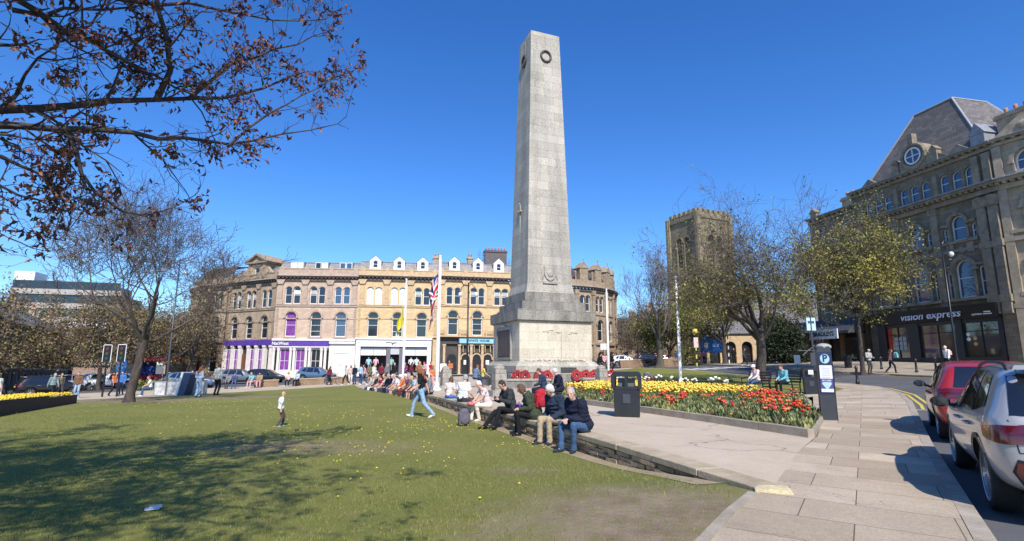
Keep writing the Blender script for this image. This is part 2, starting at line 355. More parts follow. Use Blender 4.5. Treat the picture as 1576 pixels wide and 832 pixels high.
m_flag = ground_mat('pavement_flags', g_flags((.42, .35, .265), (.62, .535, .425), 1.2, .74, R(33), (.13, .11, .085), .2, .1))
m_farpv = ground_mat('far_pavement', g_flags((.38, .33, .27), (.46, .41, .34), .9, .6, R(10), (.2, .17, .14)))
m_kerb = M('kerb_stone', (.42, .36, .28), .9, .25, 3, .4, 30, c2=(.27, .23, .17))
m_soil = M('bed_soil', (.07, .05, .033), 1, .3, 6, .8, 25)
m_earth = ground_mat('far_ground', g_plain((.14, .135, .12), (.19, .18, .16), .3, 20, .2))
NE = [(2.55,2.95),(3.12,3.8),(3.71,4.6),(5.14,6.73),(7.26,9.86),(10.2,14.07),(12.99,18.07),(15.51,22.1),(17.7,26.6),(18.55,30.0),(18.19,33.8),(17.1,39.6),(15.9,48),(14.0,57.7)]   # near kerb of the road
# lowest sheet, out to the horizon
def base_h(x, y): return T(x, y)-.62-.0008*np.maximum(0, np.hypot(x, y)-130)
gx = np.concatenate([[-900,-500,-260,-160], np.arange(-110, 91, 3.0), [130,200,400,900]]); gy = np.concatenate([[-300,-100,-40,-15], np.arange(-6, 127, 3.0), [150,200,350,700,1400]])
X_, Y_ = np.meshgrid(gx, gy); V_ = np.c_[X_.ravel(), Y_.ravel(), base_h(X_.ravel(), Y_.ravel())]; nx = len(gx)
Fq = np.array([(j*nx+i, j*nx+i+1, (j+1)*nx+i+1, (j+1)*nx+i) for j in range(len(gy)-1) for i in range(nx-1)])
tag(link('ground', npmesh('ground', V_, Fq, m_earth, smooth=True)), kind='structure')
kerbline = [(1.58,4.53),(2.08,5.29),(2.62,6.02)]
LAWN = [(-9.6,35.2),(-11.5,41),(-13.4,46.8),(-18.3,42.0),(-22.5,36.2),(-27,33.5),(-31,29.5),(-29,24),(-30,10),(-28,-4),(-5,-4),(-1.9,-.6),(0,2.15)]+kerbline+WALL
def wall_off(d): return [(x-d*.93, y-d*.36) for x, y in WALL]
LAWN = LAWN[:-len(WALL)]+[(2.7,6.2)]+WALL[1:]
FOOT = [(x-.02, y) for x, y in WALL[1:]]+[(x-.30-.05*math.sin(y*2), y-.1) for x, y in WALL[:0:-1]]
FOOT = [(2.55,6.75)]+FOOT[:6]+FOOT[6:]+[(2.15,6.6)]
sheet('wall_foot_soil', FOOT, L, .006, .25, ground_mat('worn_soil_strip', g_plain((.26,.2,.13), (.38,.31,.21), 2.0, 40, .5)))
sheet('lawn', LAWN, L, 0, .45, m_lawn)
road_h = lambda x, y: T(x, y)-.115
RO = [(12.0,2.0),(14.5,7),(17.5,12),(21.2,19),(24.2,26),(25.6,32.9),(26.2,37.5),(24.8,40.8),(23.2,46),(22.2,54),(22.2,66),(24,75),(14,75),(12.5,66)]
sheet('road', [(.5,0.0)]+NE+[(12.5,66),(14,75)][::1]+RO[::-1][2:]+[(8,-2)], road_h, 0, 1.2, m_tar)
# road that passes in front of the crescent and away to the left
RL = [(22,62),(22,74.5),(10,73.5),(-12,72.5),(-33,69.5),(-48,72),(-62,95),(-75,120),(-88,115),(-70,85),(-56,66),(-52,46),(-52,25),(-41,25),(-39.5,38),(-36,45),(-29.5,49),(-24,52.3),(-14,57),(-4,61.5),(6,63)]
sheet('crescent_road', RL, road_h, .004, 2.0, m_tar)
PV = [(2.3,6.0),(2.55,2.95)]
PAVE = NE[:9]+[(18.55,30.0),(17.5,30.2),(16.9,29.2),(15.6,25.65),(14.3,24.2),(12.4,22.6),(10.2,18.6),(8.9,16.3),(7.95,14.3),(7.3,13.0),(5.75,10.45),(4.4,8.6),(2.85,6.2),(2.62,6.02)]+kerbline[::-1][1:]+[(0,2.15),(-1.9,-.6),(-1.5,-3),(0,-2)]
sheet('pavement', PAVE, T, 0, .5, m_flag)
TERR = [(2.85,6.2),(4.4,8.6),(5.62,10.3),(2.5,17.5),(1.6,21),(1.5,25),(3.0,28.5),(5.4,31),(6.2,36.5),(6.0,41),(8,50),(13,57),(12.9,60),(6,60.6),(-4,59.2),(-14,54.8),(-24,50),(-29.5,46.8),(-34.5,43.5),(-37.8,37),(-39.3,26),(-31,29.6),(-27,33.5),(-22.5,36.2),(-18.3,42.0),(-13.4,46.8),(-11.5,41),(-9.4,35.0)]+[(x+.32, y+.1) for x, y in WALL[::-1][1:-1]]+[(2.9,6.3)]
sheet('terrace', TERR, T, 0, .7, m_terr)
BED = [(5.60,10.45),(7.25,13.0),(7.9,14.3),(8.8,16.4),(10.0,18.7),(11.3,21.4),(10.2,25.6),(7.0,30.6),(5.4,31),(3.0,28.5),(1.5,25),(1.6,21),(2.5,17.5)]
sheet('flower_bed_soil', BED, T, .07, .5, m_soil)
PATH = [(11.3,21.4),(12.4,22.6),(14.3,24.2),(12.3,24.9),(11.1,28.0),(7.6,34.0),(6.25,36.5),(5.4,31),(7.0,30.6),(10.2,25.6)]
sheet('path', PATH, T, .0, .6, m_terr)
LAWN2 = [(15.6,25.65),(16.9,29.2),(17.6,33),(17.0,38),(16.2,44),(15.2,51),(13,57),(8,50),(6.0,41),(6.25,36.5),(7.6,34.0),(11.1,28.0),(12.3,24.9),(14.3,24.2)]
sheet('side_lawn', LAWN2, T, .03, .7, m_lawn2)
NPV = [(18.55,30.0),(17.5,30.2),(17.6,33),(17.0,38),(16.2,44),(15.2,51),(13,57),(14.0,57.7),(15.9,48),(17.1,39.6),(18.19,33.8)]
sheet('side_pavement', NPV, T, 0, .6, m_farpv)
FP = [(25.6,32.9),(26.2,37.5),(24.8,40.8),(23.2,46),(22.2,54),(22.2,66),(24,75),(14,75.4),(-12,73),(-33,70.2),(-36,84),(10,90),(40,90),(31,56),(34.4,37),(37.5,28),(30,20),(24,14),(21.2,19),(24.2,26)]
sheet('far_pavement', FP, T, 0, 1.6, m_farpv)
# kerbs: steps of stone along the road and round the beds
def strip(mb, pts, w, z0f, z1f, side=1, seg=.92, m=0, gap=.006):
    """kerb stones laid end to end along a polyline; w metres wide to one side"""
    P = [Vector((p[0], p[1])) for p in pts]; acc = []
    for a, b in zip(P[:-1], P[1:]):
        k = max(1, round((b-a).length/seg)); acc += [a.lerp(b, i/k) for i in range(k)]
    acc.append(P[-1])
    for a, b in zip(acc[:-1], acc[1:]):
        d = (b-a).normalized(); nn = Vector((d.y, -d.x))*side; a2 = a+d*gap; b2 = b-d*gap
        q = [a2, b2, b2+nn*w, a2+nn*w]; dz = random.uniform(-.004, .004)
        lo = [(p.x, p.y, z0f(p.x, p.y)) for p in q]; hi = [(p.x, p.y, z1f(p.x, p.y)+dz) for p in q]
        fs = [(3,2,1,0),(4,5,6,7),(0,1,5,4),(1,2,6,5),(2,3,7,6),(3,0,4,7)]
        if side < 0: fs = [tuple(reversed(f)) for f in fs]
        mb.add(lo+hi, fs, m)
fT = lambda o: (lambda x, y: float(T(x, y))+o)
mb = MB(); strip(mb, [(x-.0, y) for x, y in NE], .15, fT(-.3), fT(.006), 1); tag(mb.build('kerb', m_kerb), kind='structure')
mb = MB(); strip(mb, [(21.2,19),(24.2,26),(25.6,32.9),(26.2,37.5),(24.8,40.8),(23.2,46),(22.2,54),(22.2,66)], .16, fT(-.3), fT(.008), -1); tag(mb.build('far_kerb', m_kerb), kind='structure')
mb = MB(); strip(mb, [(-39.5,26),(-39.3,38),(-35.5,44.3),(-29.5,48.2),(-24,51.3),(-14,56),(-4,60.5),(6,62)], .2, fT(-.3), fT(.01), 1); tag(mb.build('crescent_kerb', m_kerb), kind='structure')
mb = MB(); strip(mb, [(0,2.15),(1.58,4.53),(2.08,5.29),(2.62,6.02)], .09, fT(-.2), fT(.02), -1, .7); tag(mb.build('lawn_kerb', m_kerb), kind='structure')
mb = MB()
strip(mb, [(1.5,25),(1.6,21),(2.5,17.5),(5.62,10.3)], .17, fT(-.05), fT(.15), 1, 1.1); strip(mb, [(5.62,10.3),(7.3,12.95),(7.98,14.3)], .12, fT(-.05), fT(.09), -1, .6)
strip(mb, [(1.5,25),(3.0,28.5),(5.4,31)], .16, fT(-.05), fT(.13), -1, .8); tag(mb.build('flower_bed_kerb', m_kerb), kind='structure')
mb = MB(); strip(mb, [(8.0,14.3),(8.85,16.3),(10.15,18.6),(11.4,21.3)], .1, fT(-.05), fT(.07), -1, .7)
strip(mb, [(15.65,25.6),(14.3,24.15),(12.3,24.85),(11.05,27.95),(7.55,33.95),(6.2,36.5)], .1, fT(-.05), fT(.06), 1, .7); tag(mb.build('path_kerb', m_kerb), kind='structure')
# painted lines
m_yel = M('yellow_road_paint', (.62, .47, .07), .7, .2, 8); m_wpaint = M('white_road_paint', (.68, .68, .66), .7, .15, 8)
def paint(name, pts, w, mat, off=.004, hf=road_h):
    mb = MB(); P = [Vector(p) for p in pts]; acc = []
    for a, b in zip(P[:-1], P[1:]):
        k = max(1, int((b-a).length/.7)); acc += [a.lerp(b, i/k) for i in range(k)]
    acc.append(P[-1]); vs = []
    for i, p in enumerate(acc):
        d = (acc[min(i+1, len(acc)-1)]-acc[max(i-1, 0)]).normalized(); nn = Vector((d.y, -d.x))*w/2
        for q in (p+nn, p-nn): vs.append((q.x, q.y, float(hf(q.x, q.y))+off))
    mb.add(vs, [(2*i, 2*i+2, 2*i+3, 2*i+1) for i in range(len(acc)-1)])
    o = mb.build(name, mat); tag(o, kind='structure'); return o
def offs(pts, d):
    r = []
    for i, p in enumerate(pts):
        a = Vector(pts[max(i-1, 0)]); b = Vector(pts[min(i+1, len(pts)-1)]); t = (b-a).normalized(); r.append((p[0]+t.y*d, p[1]-t.x*d))
    return r
YL = NE[6:12]; YL = [(12.1,16.8)]+YL
paint('yellow_line', offs(YL, .36), .09, m_yel); paint('yellow_line', offs(YL, .58), .09, m_yel)
paint('yellow_line', offs([(24.2,26),(25.6,32.9),(26.2,37.5),(24.8,40.8),(23.2,46),(22.2,54)], -.3), .09, m_yel)
for i in range(7):     # zebra crossing beyond the side lawn
    y0 = 50.5; x0 = 15.9+i*.95
    mb = MB(); vs = [(x0, y0-.1*i), (x0+.5, y0-.1*i), (x0+.35, y0+3.2-.1*i), (x0-.15, y0+3.2-.1*i)]
    mb.add([(a, b, float(road_h(a, b))+.006) for a, b in vs], [(0,1,2,3)]); tag(mb.build('crossing_stripe', m_wpaint), kind='structure')
paint('bay_line', [(11.75,16.75),(13.6,15.6)], .1, m_wpaint)
# ------------------------------------------------------------ grass blades near the camera, dandelions
def blades(name, n, poly, fn, hmin, hmax, mats, w=.006, seed=1, dens=None):
    rs = np.random.RandomState(seed); xs = []; ys = []
    x0, x1 = min(p[0] for p in poly), max(p[0] for p in poly); y0, y1 = min(p[1] for p in poly), max(p[1] for p in poly); got = 0
    while got < n:
        x = rs.uniform(x0, x1, n); y = y0+(y1-y0)*rs.uniform(0, 1, n)**1.7; ok = inpoly(x, y, poly)
        if dens is not None: ok &= rs.uniform(0, 1, n) < dens(x, y)
        xs.append(x[ok]); ys.append(y[ok]); got += ok.sum()
    x = np.concatenate(xs)[:n]; y = np.concatenate(ys)[:n]; z = fn(x, y)
    a = rs.uniform(0, 2*np.pi, n); h = rs.uniform(hmin, hmax, n); ln = rs.uniform(.2, .9, n)*h; b = rs.uniform(0, 2*np.pi, n); ww = w*(.7+.6*rs.rand(n))
    V = np.empty((n, 3, 3)); V[:,0] = np.c_[x-np.cos(a)*ww, y-np.sin(a)*ww, z-.005]; V[:,1] = np.c_[x+np.cos(a)*ww, y+np.sin(a)*ww, z-.005]; V[:,2] = np.c_[x+np.cos(b)*ln, y+np.sin(b)*ln, z+h]
    Fc = np.arange(3*n).reshape(n, 3)
    o = link(name, npmesh(name, V.reshape(-1, 3), Fc, mats, rs.randint(0, len(mats), n))); tag(o, kind='stuff'); return o
gm = [M('grass_blade_green', (.20, .22, .05), .7, 0, spec=.3), M('grass_blade_dark', (.11, .13, .03), .7, 0, spec=.3), M('grass_blade_pale', (.30, .275, .10), .7, 0, spec=.3)]
dirt = [(1.35,5.3,1.3)]
def gd(x, y):
    k = np.ones(x.shape)
    for a, b, r in dirt: k = np.minimum(k, np.clip((np.hypot(x-a, y-b)-r*.55)/r, .03, 1))
    return k*(.35+.65*(np.sin(x*2.3+np.sin(y*1.7)*1.3)*np.cos(y*2.9+x)*.5+.5))
nearl = [(2.4,6.2),(2.0,5.2),(1.3,4.2),(-.2,2.4),(-9,2.6),(-20,19),(-2.2,19.5),(-1.15,16.2),(1.2,10.3),(1.65,9.1)]
tag(blades('grass', 190000, nearl, L, .012, .036, gm, .0036, 3, gd), 'short blades of grass on the near part of the main lawn', 'grass')
rs = np.random.RandomState(5); mbp = MB()
cl = [(-3.6,13.5,2.0,60),(-2.3,10.2,1.6,40),(-1.9,14.5,1.2,50),(-5.5,17,2.5,60),(-9,20,3.5,70),(-14,23,4,60),(.2,11.2,.8,20),(-7,12,2.5,20),(-1.2,8.3,1.4,14)]
for cx_, cy_, r_, n_ in cl:
    for _ in range(n_):
        x = rs.normal(cx_, r_*.6); y = rs.normal(cy_, r_*.6)
        if x > wall_x(y)-.3 or y < 4: continue
        z = float(L(x, y)); rr = rs.uniform(.010, .019); hh = rs.uniform(.02, .06)
        mbp.lathe([(rr*.5, hh-.008), (rr, hh), (rr*.6, hh+.008)], 7, (x, y, z)); 
tag(mbp.build('dandelions', M('dandelion_yellow', (.78, .62, .03), .7, .1)), 'scattered yellow dandelion heads across the main lawn', 'dandelions', kind='stuff')
mbs = MB(); sp_ = gp(234, 785, z=.0); mbs.box(-.07,.07,-.05,.05,0,.012); mbs.box(-.03,.09,-.02,.06,.012,.03)
tag(mbs.build('paper_scrap', M('grey_litter', (.5, .52, .56), .6, .1), loc=(sp_.x, sp_.y, float(L(sp_.x, sp_.y))+.012), rz=.5), 'crumpled pale grey paper scrap lying in the shaded grass', 'litter')
# ============================================================ TERRACE WALL
m_wst = M('wall_stone', (.47, .35, .21), .95, .3, 5, .7, 22, c2=(.27, .20, .125)); m_wst2 = M('wall_stone_dark', (.20, .15, .10), .95, .3, 6, .6, 22)
m_cop = M('coping_stone', (.50, .41, .28), .9, .25, 2.4, .6, 28, c2=(.31, .245, .16)); m_wend = M('coping_worn_end', (.62, .52, .30), .9, .2, 8, .6, 26)
tw = thing('stone_wall', 'low rough coursed stone wall with long flat coping between the lawn and the terrace', 'wall', (0,0,0))
mb = MB(); mc = MB(); rw = random.Random(4)
acc = []
for a, b in zip(WALL[:-1], WALL[1:]):
    a = Vector(a); b = Vector(b); k = max(1, int((b-a).length/.34)); acc += [a.lerp(b, i/k) for i in range(k)]
acc.append(Vector(WALL[-1])); run = 0
for i, (a, b) in enumerate(zip(acc[:-1], acc[1:])):
    d = (b-a).normalized(); nn = Vector((d.y, -d.x)); nf = -nn      # nf points to the lawn
    zt = float(T(*a))-.075; zb = float(L(*(a+nf*.1)))-.08
    far = a.y > 22; rows = 1 if far else max(1, int((zt-zb)/.062)); Z = np.linspace(zb, zt, rows+1)
    for r in range(rows):
        off = rw.uniform(0, .05); sh = rw.uniform(-.1, .1); g = .006 if not far else 0
        pa = a+d*(g+sh if i else 0); pb = b+d*(-g+sh)
        q = [pa+nf*off, pb+nf*(off+rw.uniform(-.01, .01)), pb+nn*.2, pa+nn*.2]
        lo = [(p.x, p.y, Z[r]+g) for p in q]; hi = [(p.x, p.y, Z[r+1]-g) for p in q]
        mb.add(lo+hi, [(3,2,1,0),(4,5,6,7),(0,1,5,4),(1,2,6,5),(2,3,7,6),(3,0,4,7)], 0 if rw.random() < .72 else 1)
    q = [a+nn*.01, b+nn*.01, b+nn*.21, a+nn*.21]; zt2 = zt-.002
    mb.add([(p.x,p.y,zb) for p in q]+[(p.x,p.y,zt2) for p in q], [(3,2,1,0),(4,5,6,7),(0,1,5,4),(1,2,6,5),(2,3,7,6),(3,0,4,7)], 1)
mb.build('stonework', [m_wst, m_wst2], tw)
acc = []
for a, b in zip(WALL[:-1], WALL[1:]):
    a = Vector(a); b = Vector(b); k = max(1, int((b-a).length/.95)); acc += [a.lerp(b, i/k) for i in range(k)]
acc.append(Vector(WALL[-1]))
for i, (a, b) in enumerate(zip(acc[:-1], acc[1:])):
    d = (b-a).normalized(); nn = Vector((d.y, -d.x)); a2 = a+d*(.004 if i else 0); b2 = b-d*.004; e = .045+rw.uniform(-.008, .008)
    q = [a2-nn*e, b2-nn*e, b2+nn*.34, a2+nn*.34]; dz = rw.uniform(-.003, .006)
    h1 = [float(T(p.x, p.y))+.018+dz for p in q]
    lo = [(p.x, p.y, h-.092) for p, h in zip(q, h1)]; hi = [(p.x, p.y, h) for p, h in zip(q, h1)]
    mc.add(lo+hi, [(3,2,1,0),(4,5,6,7),(0,1,5,4),(1,2,6,5),(2,3,7,6),(3,0,4,7)])
cp_ = mc.build('coping', m_cop, tw)
bv = cp_.modifiers.new('bevel', 'BEVEL'); bv.width = .012; bv.segments = 2
mb = MB(); x, y = WALL[0]; zt = float(T(x, y))
mb.prism([(-.16,.0),(-.14,.085),(.0,.1),(.2,.098),(.24,.06),(.22,0)], -.16, .1, 'y'); e_ = mb.build('worn_end', m_wend, tw, loc=(x+.08, y-.03, zt-.07), rz=R(-20))
# ============================================================ OBELISK
m_ob = stone('portland_stone', (.42,.385,.32), (.54,.495,.41), 1.35, .56, (.2,.18,.145), .007, .72, (.17,.16,.145), .75, .25, True, .6, .12)
m_obs = stone('portland_stone_sooty', (.28,.26,.225), (.36,.335,.285), 1.35, .6, (.15,.135,.11), .01, .85, (.075,.075,.07), 1.1, .25, True, .6, .22)
m_obp = stone('portland_stone_cream', (.58,.515,.395), (.68,.61,.48), 1.2, .5, (.34,.3,.23), .006, .5, (.28,.25,.2), .9, .12, True, .5, .3)
m_brz = M('dark_bronze', (.075, .068, .062), .55, .2, 5, .25, 60, metal=.25); m_carve = M('carved_stone', (.46,.425,.355), .9, .25, 5, .2)
PHI = math.atan2(.3486, .937); MC = (1.88, 35.1)
tm = thing('war_memorial', 'tall tapering weathered stone obelisk war memorial on a stepped plinth with a bronze panel', 'war memorial', (MC[0], MC[1], 0), PHI)
a = 2.415
MB().box(-3.25,3.25,-3.25,3.25,-.1,1.04).build('platform', m_obs, tm); MB().box(-2.75,2.75,-2.75,2.75,1.04,1.5).frustum(2.75,2.75,1.5,2.5,2.5,1.76).build('plinth_base', m_ob, tm)
MB().box(-a,a,-a,a,1.76,4.14).build('plinth', m_obp, tm)
MB().frustum(2.42,2.42,4.14,2.56,2.56,4.22).box(-2.6,2.6,-2.6,2.6,4.22,4.86).build('plinth_cap', m_obs, tm)
MB().box(-2.12,2.12,-2.12,2.12,4.86,5.42).box(-1.83,1.83,-1.83,1.83,5.42,6.02).build('upper_steps', m_obs, tm)
ZT = 24.4
def hw(z): return 1.56+(1.07-1.56)*(z-6.02)/(ZT-6.02)
MB().frustum(1.66,1.66,6.02,hw(6.6)+.0,hw(6.6),6.6).frustum(hw(6.6),hw(6.6),6.6,hw(ZT),hw(ZT),ZT).frustum(hw(ZT),hw(ZT),ZT,.1,.1,ZT+.38).build('shaft', m_ob, tm)
# blind panels carved down the corners of the shaft near the top
for k in (0, 3):
    MB().box(-.03,.03,-hw(23.6)-.02,-hw(23.6)+.06,23.05,24.1,0,Matrix.Rotation(k*math.pi/2, 4, 'Z')).build('carved_band', m_ob, tm)
for k in (0, 3):
    Mr = Matrix.Rotation(k*math.pi/2, 4, 'Z'); mb = MB(); pts = []
    for j in range(25):
        t = 2*math.pi*j/24; pts.append(Mr @ Vector((.36*math.cos(t), -hw(22.6)-.05, 22.6+.4*math.sin(t))))
    mb.tube(pts, [.075+.02*math.sin(j*3.1) for j in range(25)], 7, cap=False); mb.build('stone_wreath', m_brz, tm, True)
# crest carved low on the front face, rosette figures on the plinth, sword on the left face
mb = MB(); y0 = -hw(7.6); z = 7.25
mb.prism([(-.42,z+.45),(.42,z+.45),(.42,z),(.25,z-.3),(0,z-.45),(-.25,z-.3),(-.42,z)], y0-.1, y0+.2, 'y'); mb.ball((0,y0-.1,z+.05), (.24,.1,.26), 12, 8); mb.box(-.5,.5,y0-.12,y0+.1,z-.62,z-.5)
for s in (-1, 1): mb.ball((s*.5,y0-.02,z), (.1,.08,.4), 8, 6)
mb.build('crest', m_ob, tm)
mb = MB(); rr = random.Random(2)
def relief(cx, cz, w, n, s=.09):
    for i in range(n): mb.ball((cx+rr.uniform(-w, w), -a-.0, cz+rr.uniform(-.06,.06)+(.05 if i%3 else 0)), (rr.uniform(.05,.15), s*.6, rr.uniform(.03,.07)), 8, 5)
relief(-.55, 3.58, .32, 7); relief(1.05, 3.5, .3, 7); relief(.05, 3.55, .12, 4)
mb.tube([(.33,-a-.02,3.7),(.33,-a-.035,2.7),(.34,-a-.02,1.95)], [.02,.045,.02], 6)
for i in range(26): mb.ball((-2.0+i*.155+rr.uniform(-.05,.05), -a-.03, 1.84+rr.uniform(-.03,.06)), (rr.uniform(.06,.12), .05, rr.uniform(.05,.13)), 7, 5)
mb.build('carved_relief', m_obp, tm)
Ml = Matrix.Rotation(-math.pi/2, 4, 'Z'); mb = MB()
mb.box(-1.45,.95,-a-.06,-a+.02,2.0,3.72,0,Ml); o = mb.build('bronze_panel', m_brz, tm)
mb = MB()
for x0, x1, z0, z1 in ((-1.62,-1.45,1.88,3.9),(.95,1.12,1.88,3.9),(-1.45,.95,3.72,3.9),(-1.45,.95,1.88,2.0)): mb.box(x0,x1,-a-.09,-a+.02,z0,z1,0,Ml)
mb.ball(Ml @ Vector((-.25,-a-.06,3.95)), (.12,.5,.13), 10, 6); mb.build('panel_surround', m_ob, tm)
mb = MB()
for i in range(7): mb.box(-1.3+i*.32,-1.1+i*.32,-a-.066,-a-.05,2.12,3.6,0,Ml)
mb.build('panel_names', M('bronze_lettering', (.11,.1,.09), .45, .2, 9, metal=.3), o)
mb = MB(); zc = 11.2; hh = hw(zc); mb.box(-.02,.02,-hh-.05,-hh+.08,zc-2.3,zc+.9,0,Ml); mb.box(-.26,.26,-hh-.12,-hh+.05,zc+.38,zc+.47,0,Ml); mb.ball(Ml @ Vector((0,-hh-.06,zc+.95)), .07, 8, 6); mb.ball(Ml @ Vector((0,-hh-.06,zc+.42)), .1, 8, 6)
mb.build('carved_sword', m_ob, tm)
mb = MB(); mb.box(.1,1.15,-2.79,-2.7,1.12,1.42); mb.build('inscription_plate', m_brz, tm)
# corner posts with rail round the memorial
def loc_m(u, v): c, s = math.cos(PHI), math.sin(PHI); return MC[0]+u*c-v*s, MC[1]+u*s+v*c
m_post = stone('post_stone', (.33,.3,.25), (.42,.38,.32), .5, .3, stain=.6, scale=1.5)
posts = [(gp(768,609), 'near left corner'), (gp(686,600), 'left end'), (gp(926,598), 'right corner beside the yellow tulips')]
for i, (p, w) in enumerate(posts):
    t = thing('stone_post', ['square stone post on a wide foot, behind the person holding a phone', 'stone post left of the memorial, just behind the smaller person beside the broad man', 'rounded stone post at the right corner of the memorial beside the yellow tulips'][i], 'post', (p.x, p.y, float(T(p.x, p.y))), PHI)
    MB().frustum(.42,.42,-.1,.4,.4,.22).build('foot', m_post, t)
    MB().frustum(.26,.26,.22,.23,.23,1.05).lathe([(.24,1.05),(.25,1.12),(.18,1.22),(.02,1.27)], 12).build('shaft', m_post, t)
for i, (pa, pb) in enumerate((((-3.9,-3.9),(-1.2,-3.9)),((.9,-3.9),(4.1,-3.9)))):
    xa, ya = loc_m(*pa); t = thing('low_stone_wall', ['low grey stone kerb wall on the left of the memorial front with an iron rail', 'low grey stone kerb wall under the right hand row of memorial wreaths'][i], 'wall', (xa, ya, float(T(xa, ya))), PHI)
    ln = pb[0]-pa[0]; MB().box(0,ln,-.2,.2,-.2,.42).build('stonework', m_obs, t); MB().box(-.05,ln+.05,-.25,.25,.42,.52).build('coping', m_ob, t)
    if i == 0:
        mb = MB()
        for k in range(6): mb.tube([(.2+k*.4,0,.5),(.2+k*.4,0,.85)], .018, 6)
        mb.tube([(.1,0,.84),(ln-.3,0,.84)], .022, 6); mb.build('iron_rail', M('black_iron', (.02,.02,.02), .5, 0), t)
# ------------------------------------------------------------ poppy wreaths
m_pop = M('poppy_red', (.36, .008, .016), .6, .4, 20); m_cen = M('wreath_black', (.02,.02,.02), .6, 0); m_card = M('white_card', (.8,.8,.78), .6, 0); m_leafd = M('wreath_leaf', (.03,.07,.02), .7, .2)
def make_wreath():
    t = thing('poppy_wreath', 'x', 'wreath'); rr = random.Random(9); mb = MB(); pts = [(.2*math.cos(j*.5236), 0, .2*math.sin(j*.5236)) for j in range(13)]
    mb.tube(pts, .06, 6, cap=False); mb.build('ring', m_leafd, t)
    mb = MB()
    for j in range(30):
        an = j*.2094; r_ = (.12 if j%2 else .225)+rr.uniform(-.02,.02); c = (r_*math.cos(an), -.05, r_*math.sin(an)); mb.ball(c, (.058,.025,.058), 7, 4)
        mb.ball((c[0], -.075, c[2]), .014, 5, 3, 1)
    mb.build('poppies', [m_pop, m_cen], t); MB().lathe([(.035,-.05),(.035,-.03)], 14).build('card', m_card, t).rotation_euler = (R(90),0,0)
    return t
wr = make_wreath(); first = True
wpx = [(848,'l',0)]
wre = [(.85,'wreath just right of the seated couple, first of the right hand row'),(1.45,'second wreath of the right hand row along the memorial front'),(2.02,'third wreath of the right hand row, tipped slightly left'),(2.6,'fourth wreath of the right hand row along the memorial front'),(3.2,'last wreath at the right corner of the memorial front'),
       (-1.55,'wreath behind the person in the black jacket, left one of a close pair'),(-1.05,'wreath right of centre pair, nearest the man in the gilet'),(-2.9,'wreath by the left corner of the memorial front, beside the stone post'),(-2.45,'second wreath from the left corner of the memorial front, beside the stone post')]
for i, (u, lb) in enumerate(wre):
    o = wr if i == 0 else copy_tree(wr); x, y = loc_m(u, -3.36); o.location = (x, y, .95 if 0<= i < 5 else .93); o.rotation_euler = (R(-14), R((i*37)%23-11), PHI); o.scale = (1.28,1.28,1.28)
    tag(o, 'red poppy '+lb, 'wreath', 'poppy wreaths laid round the memorial')
# ============================================================ BUILDINGS
m_glass = M('window_glass', (.018, .022, .028), .06, 0, spec=.8); m_glassb = M('window_glass_sky', (.05, .085, .15), .05, 0, spec=1.0); m_blind = M('white_blind', (.74,.74,.72), .8, .05, 2)  # blue glass carries the reflected sky in its base colour
m_wwood = M('white_painted_wood', (.76, .76, .74), .5, .08, 3); m_gdark = M('dark_interior', (.02, .018, .018), .3, .4, 2, spec=.6)
m_purp = M('purple_fascia', (.105, .05, .30), .5, .15, 2); m_purpw = M('purple_window_vinyl', (.13, .04, .24), .3, .35, 1.2, c2=(.30,.08,.35)); m_cream = M('cream_painted_stone', (.78, .72, .65), .7, .1, 2, .15, 12); m_whitesh = M('white_shopfront_paint', (.80,.80,.79), .5, .05, 2)
m_slate = stone('roof_slate', (.15,.145,.16), (.24,.225,.225), .45, .26, (.07,.07,.075), .012, .45, (.10,.10,.09), .9, .5, False, .5)
m_slatel = stone('roof_slate_grey', (.27,.255,.25), (.36,.34,.32), .5, .28, (.13,.12,.12), .012, .4, (.16,.15,.14), .7, .5, False, .5)
m_lead = M('roof_lead', (.24,.25,.27), .6, .2, 3); m_pot = M('terracotta_pot', (.40,.20,.12), .85, .2, 6); m_black = M('black_paint', (.012,.013,.016), .35, 0)
st_y = stone('sandstone_yellow', (.64,.44,.235), (.74,.55,.31), .62, .28, (.5,.35,.19), .006, .30, (.36,.215,.105), .6, .25); st_yt = M('sandstone_trim', (.63,.47,.28), .9, .25, 2.2, .25, 14, c2=(.47,.32,.18))
st_p = stone('sandstone_pink', (.54,.395,.285), (.65,.50,.37), .62, .28, (.36,.26,.19), .006, .45, (.27,.18,.13), .6, .25); st_pt = M('sandstone_trim_pink', (.52,.40,.31), .9, .25, 2.2, .25, 14, c2=(.37,.27,.20))
st_b = stone('sandstone_brown', (.42,.31,.205), (.53,.41,.28), .62, .28, (.21,.15,.10), .006, .6, (.14,.10,.07), .6, .25); st_bt = M('sandstone_trim_brown', (.41,.32,.22), .9, .25, 2.2, .25, 14, c2=(.25,.18,.12))
m_corn = M('dark_cornice', (.13,.10,.085), .9, .3, 3, .2, 14); m_cornt = M('cornice_lead_edge', (.42,.35,.29), .8, .25, 2)  # cornice body darker than the walls, paler along its top edge
def arch_pts(cx, z0, w, h, n=7, arched=True):
    if not arched: return [(cx-w/2, z0), (cx+w/2, z0), (cx+w/2, z0+h), (cx-w/2, z0+h)]
    r = w/2; zc = z0+h-r; return [(cx-r, z0), (cx+r, z0)]+[(cx+r*math.cos(math.pi*i/n), zc+r*math.sin(math.pi*i/n)) for i in range(n+1)]
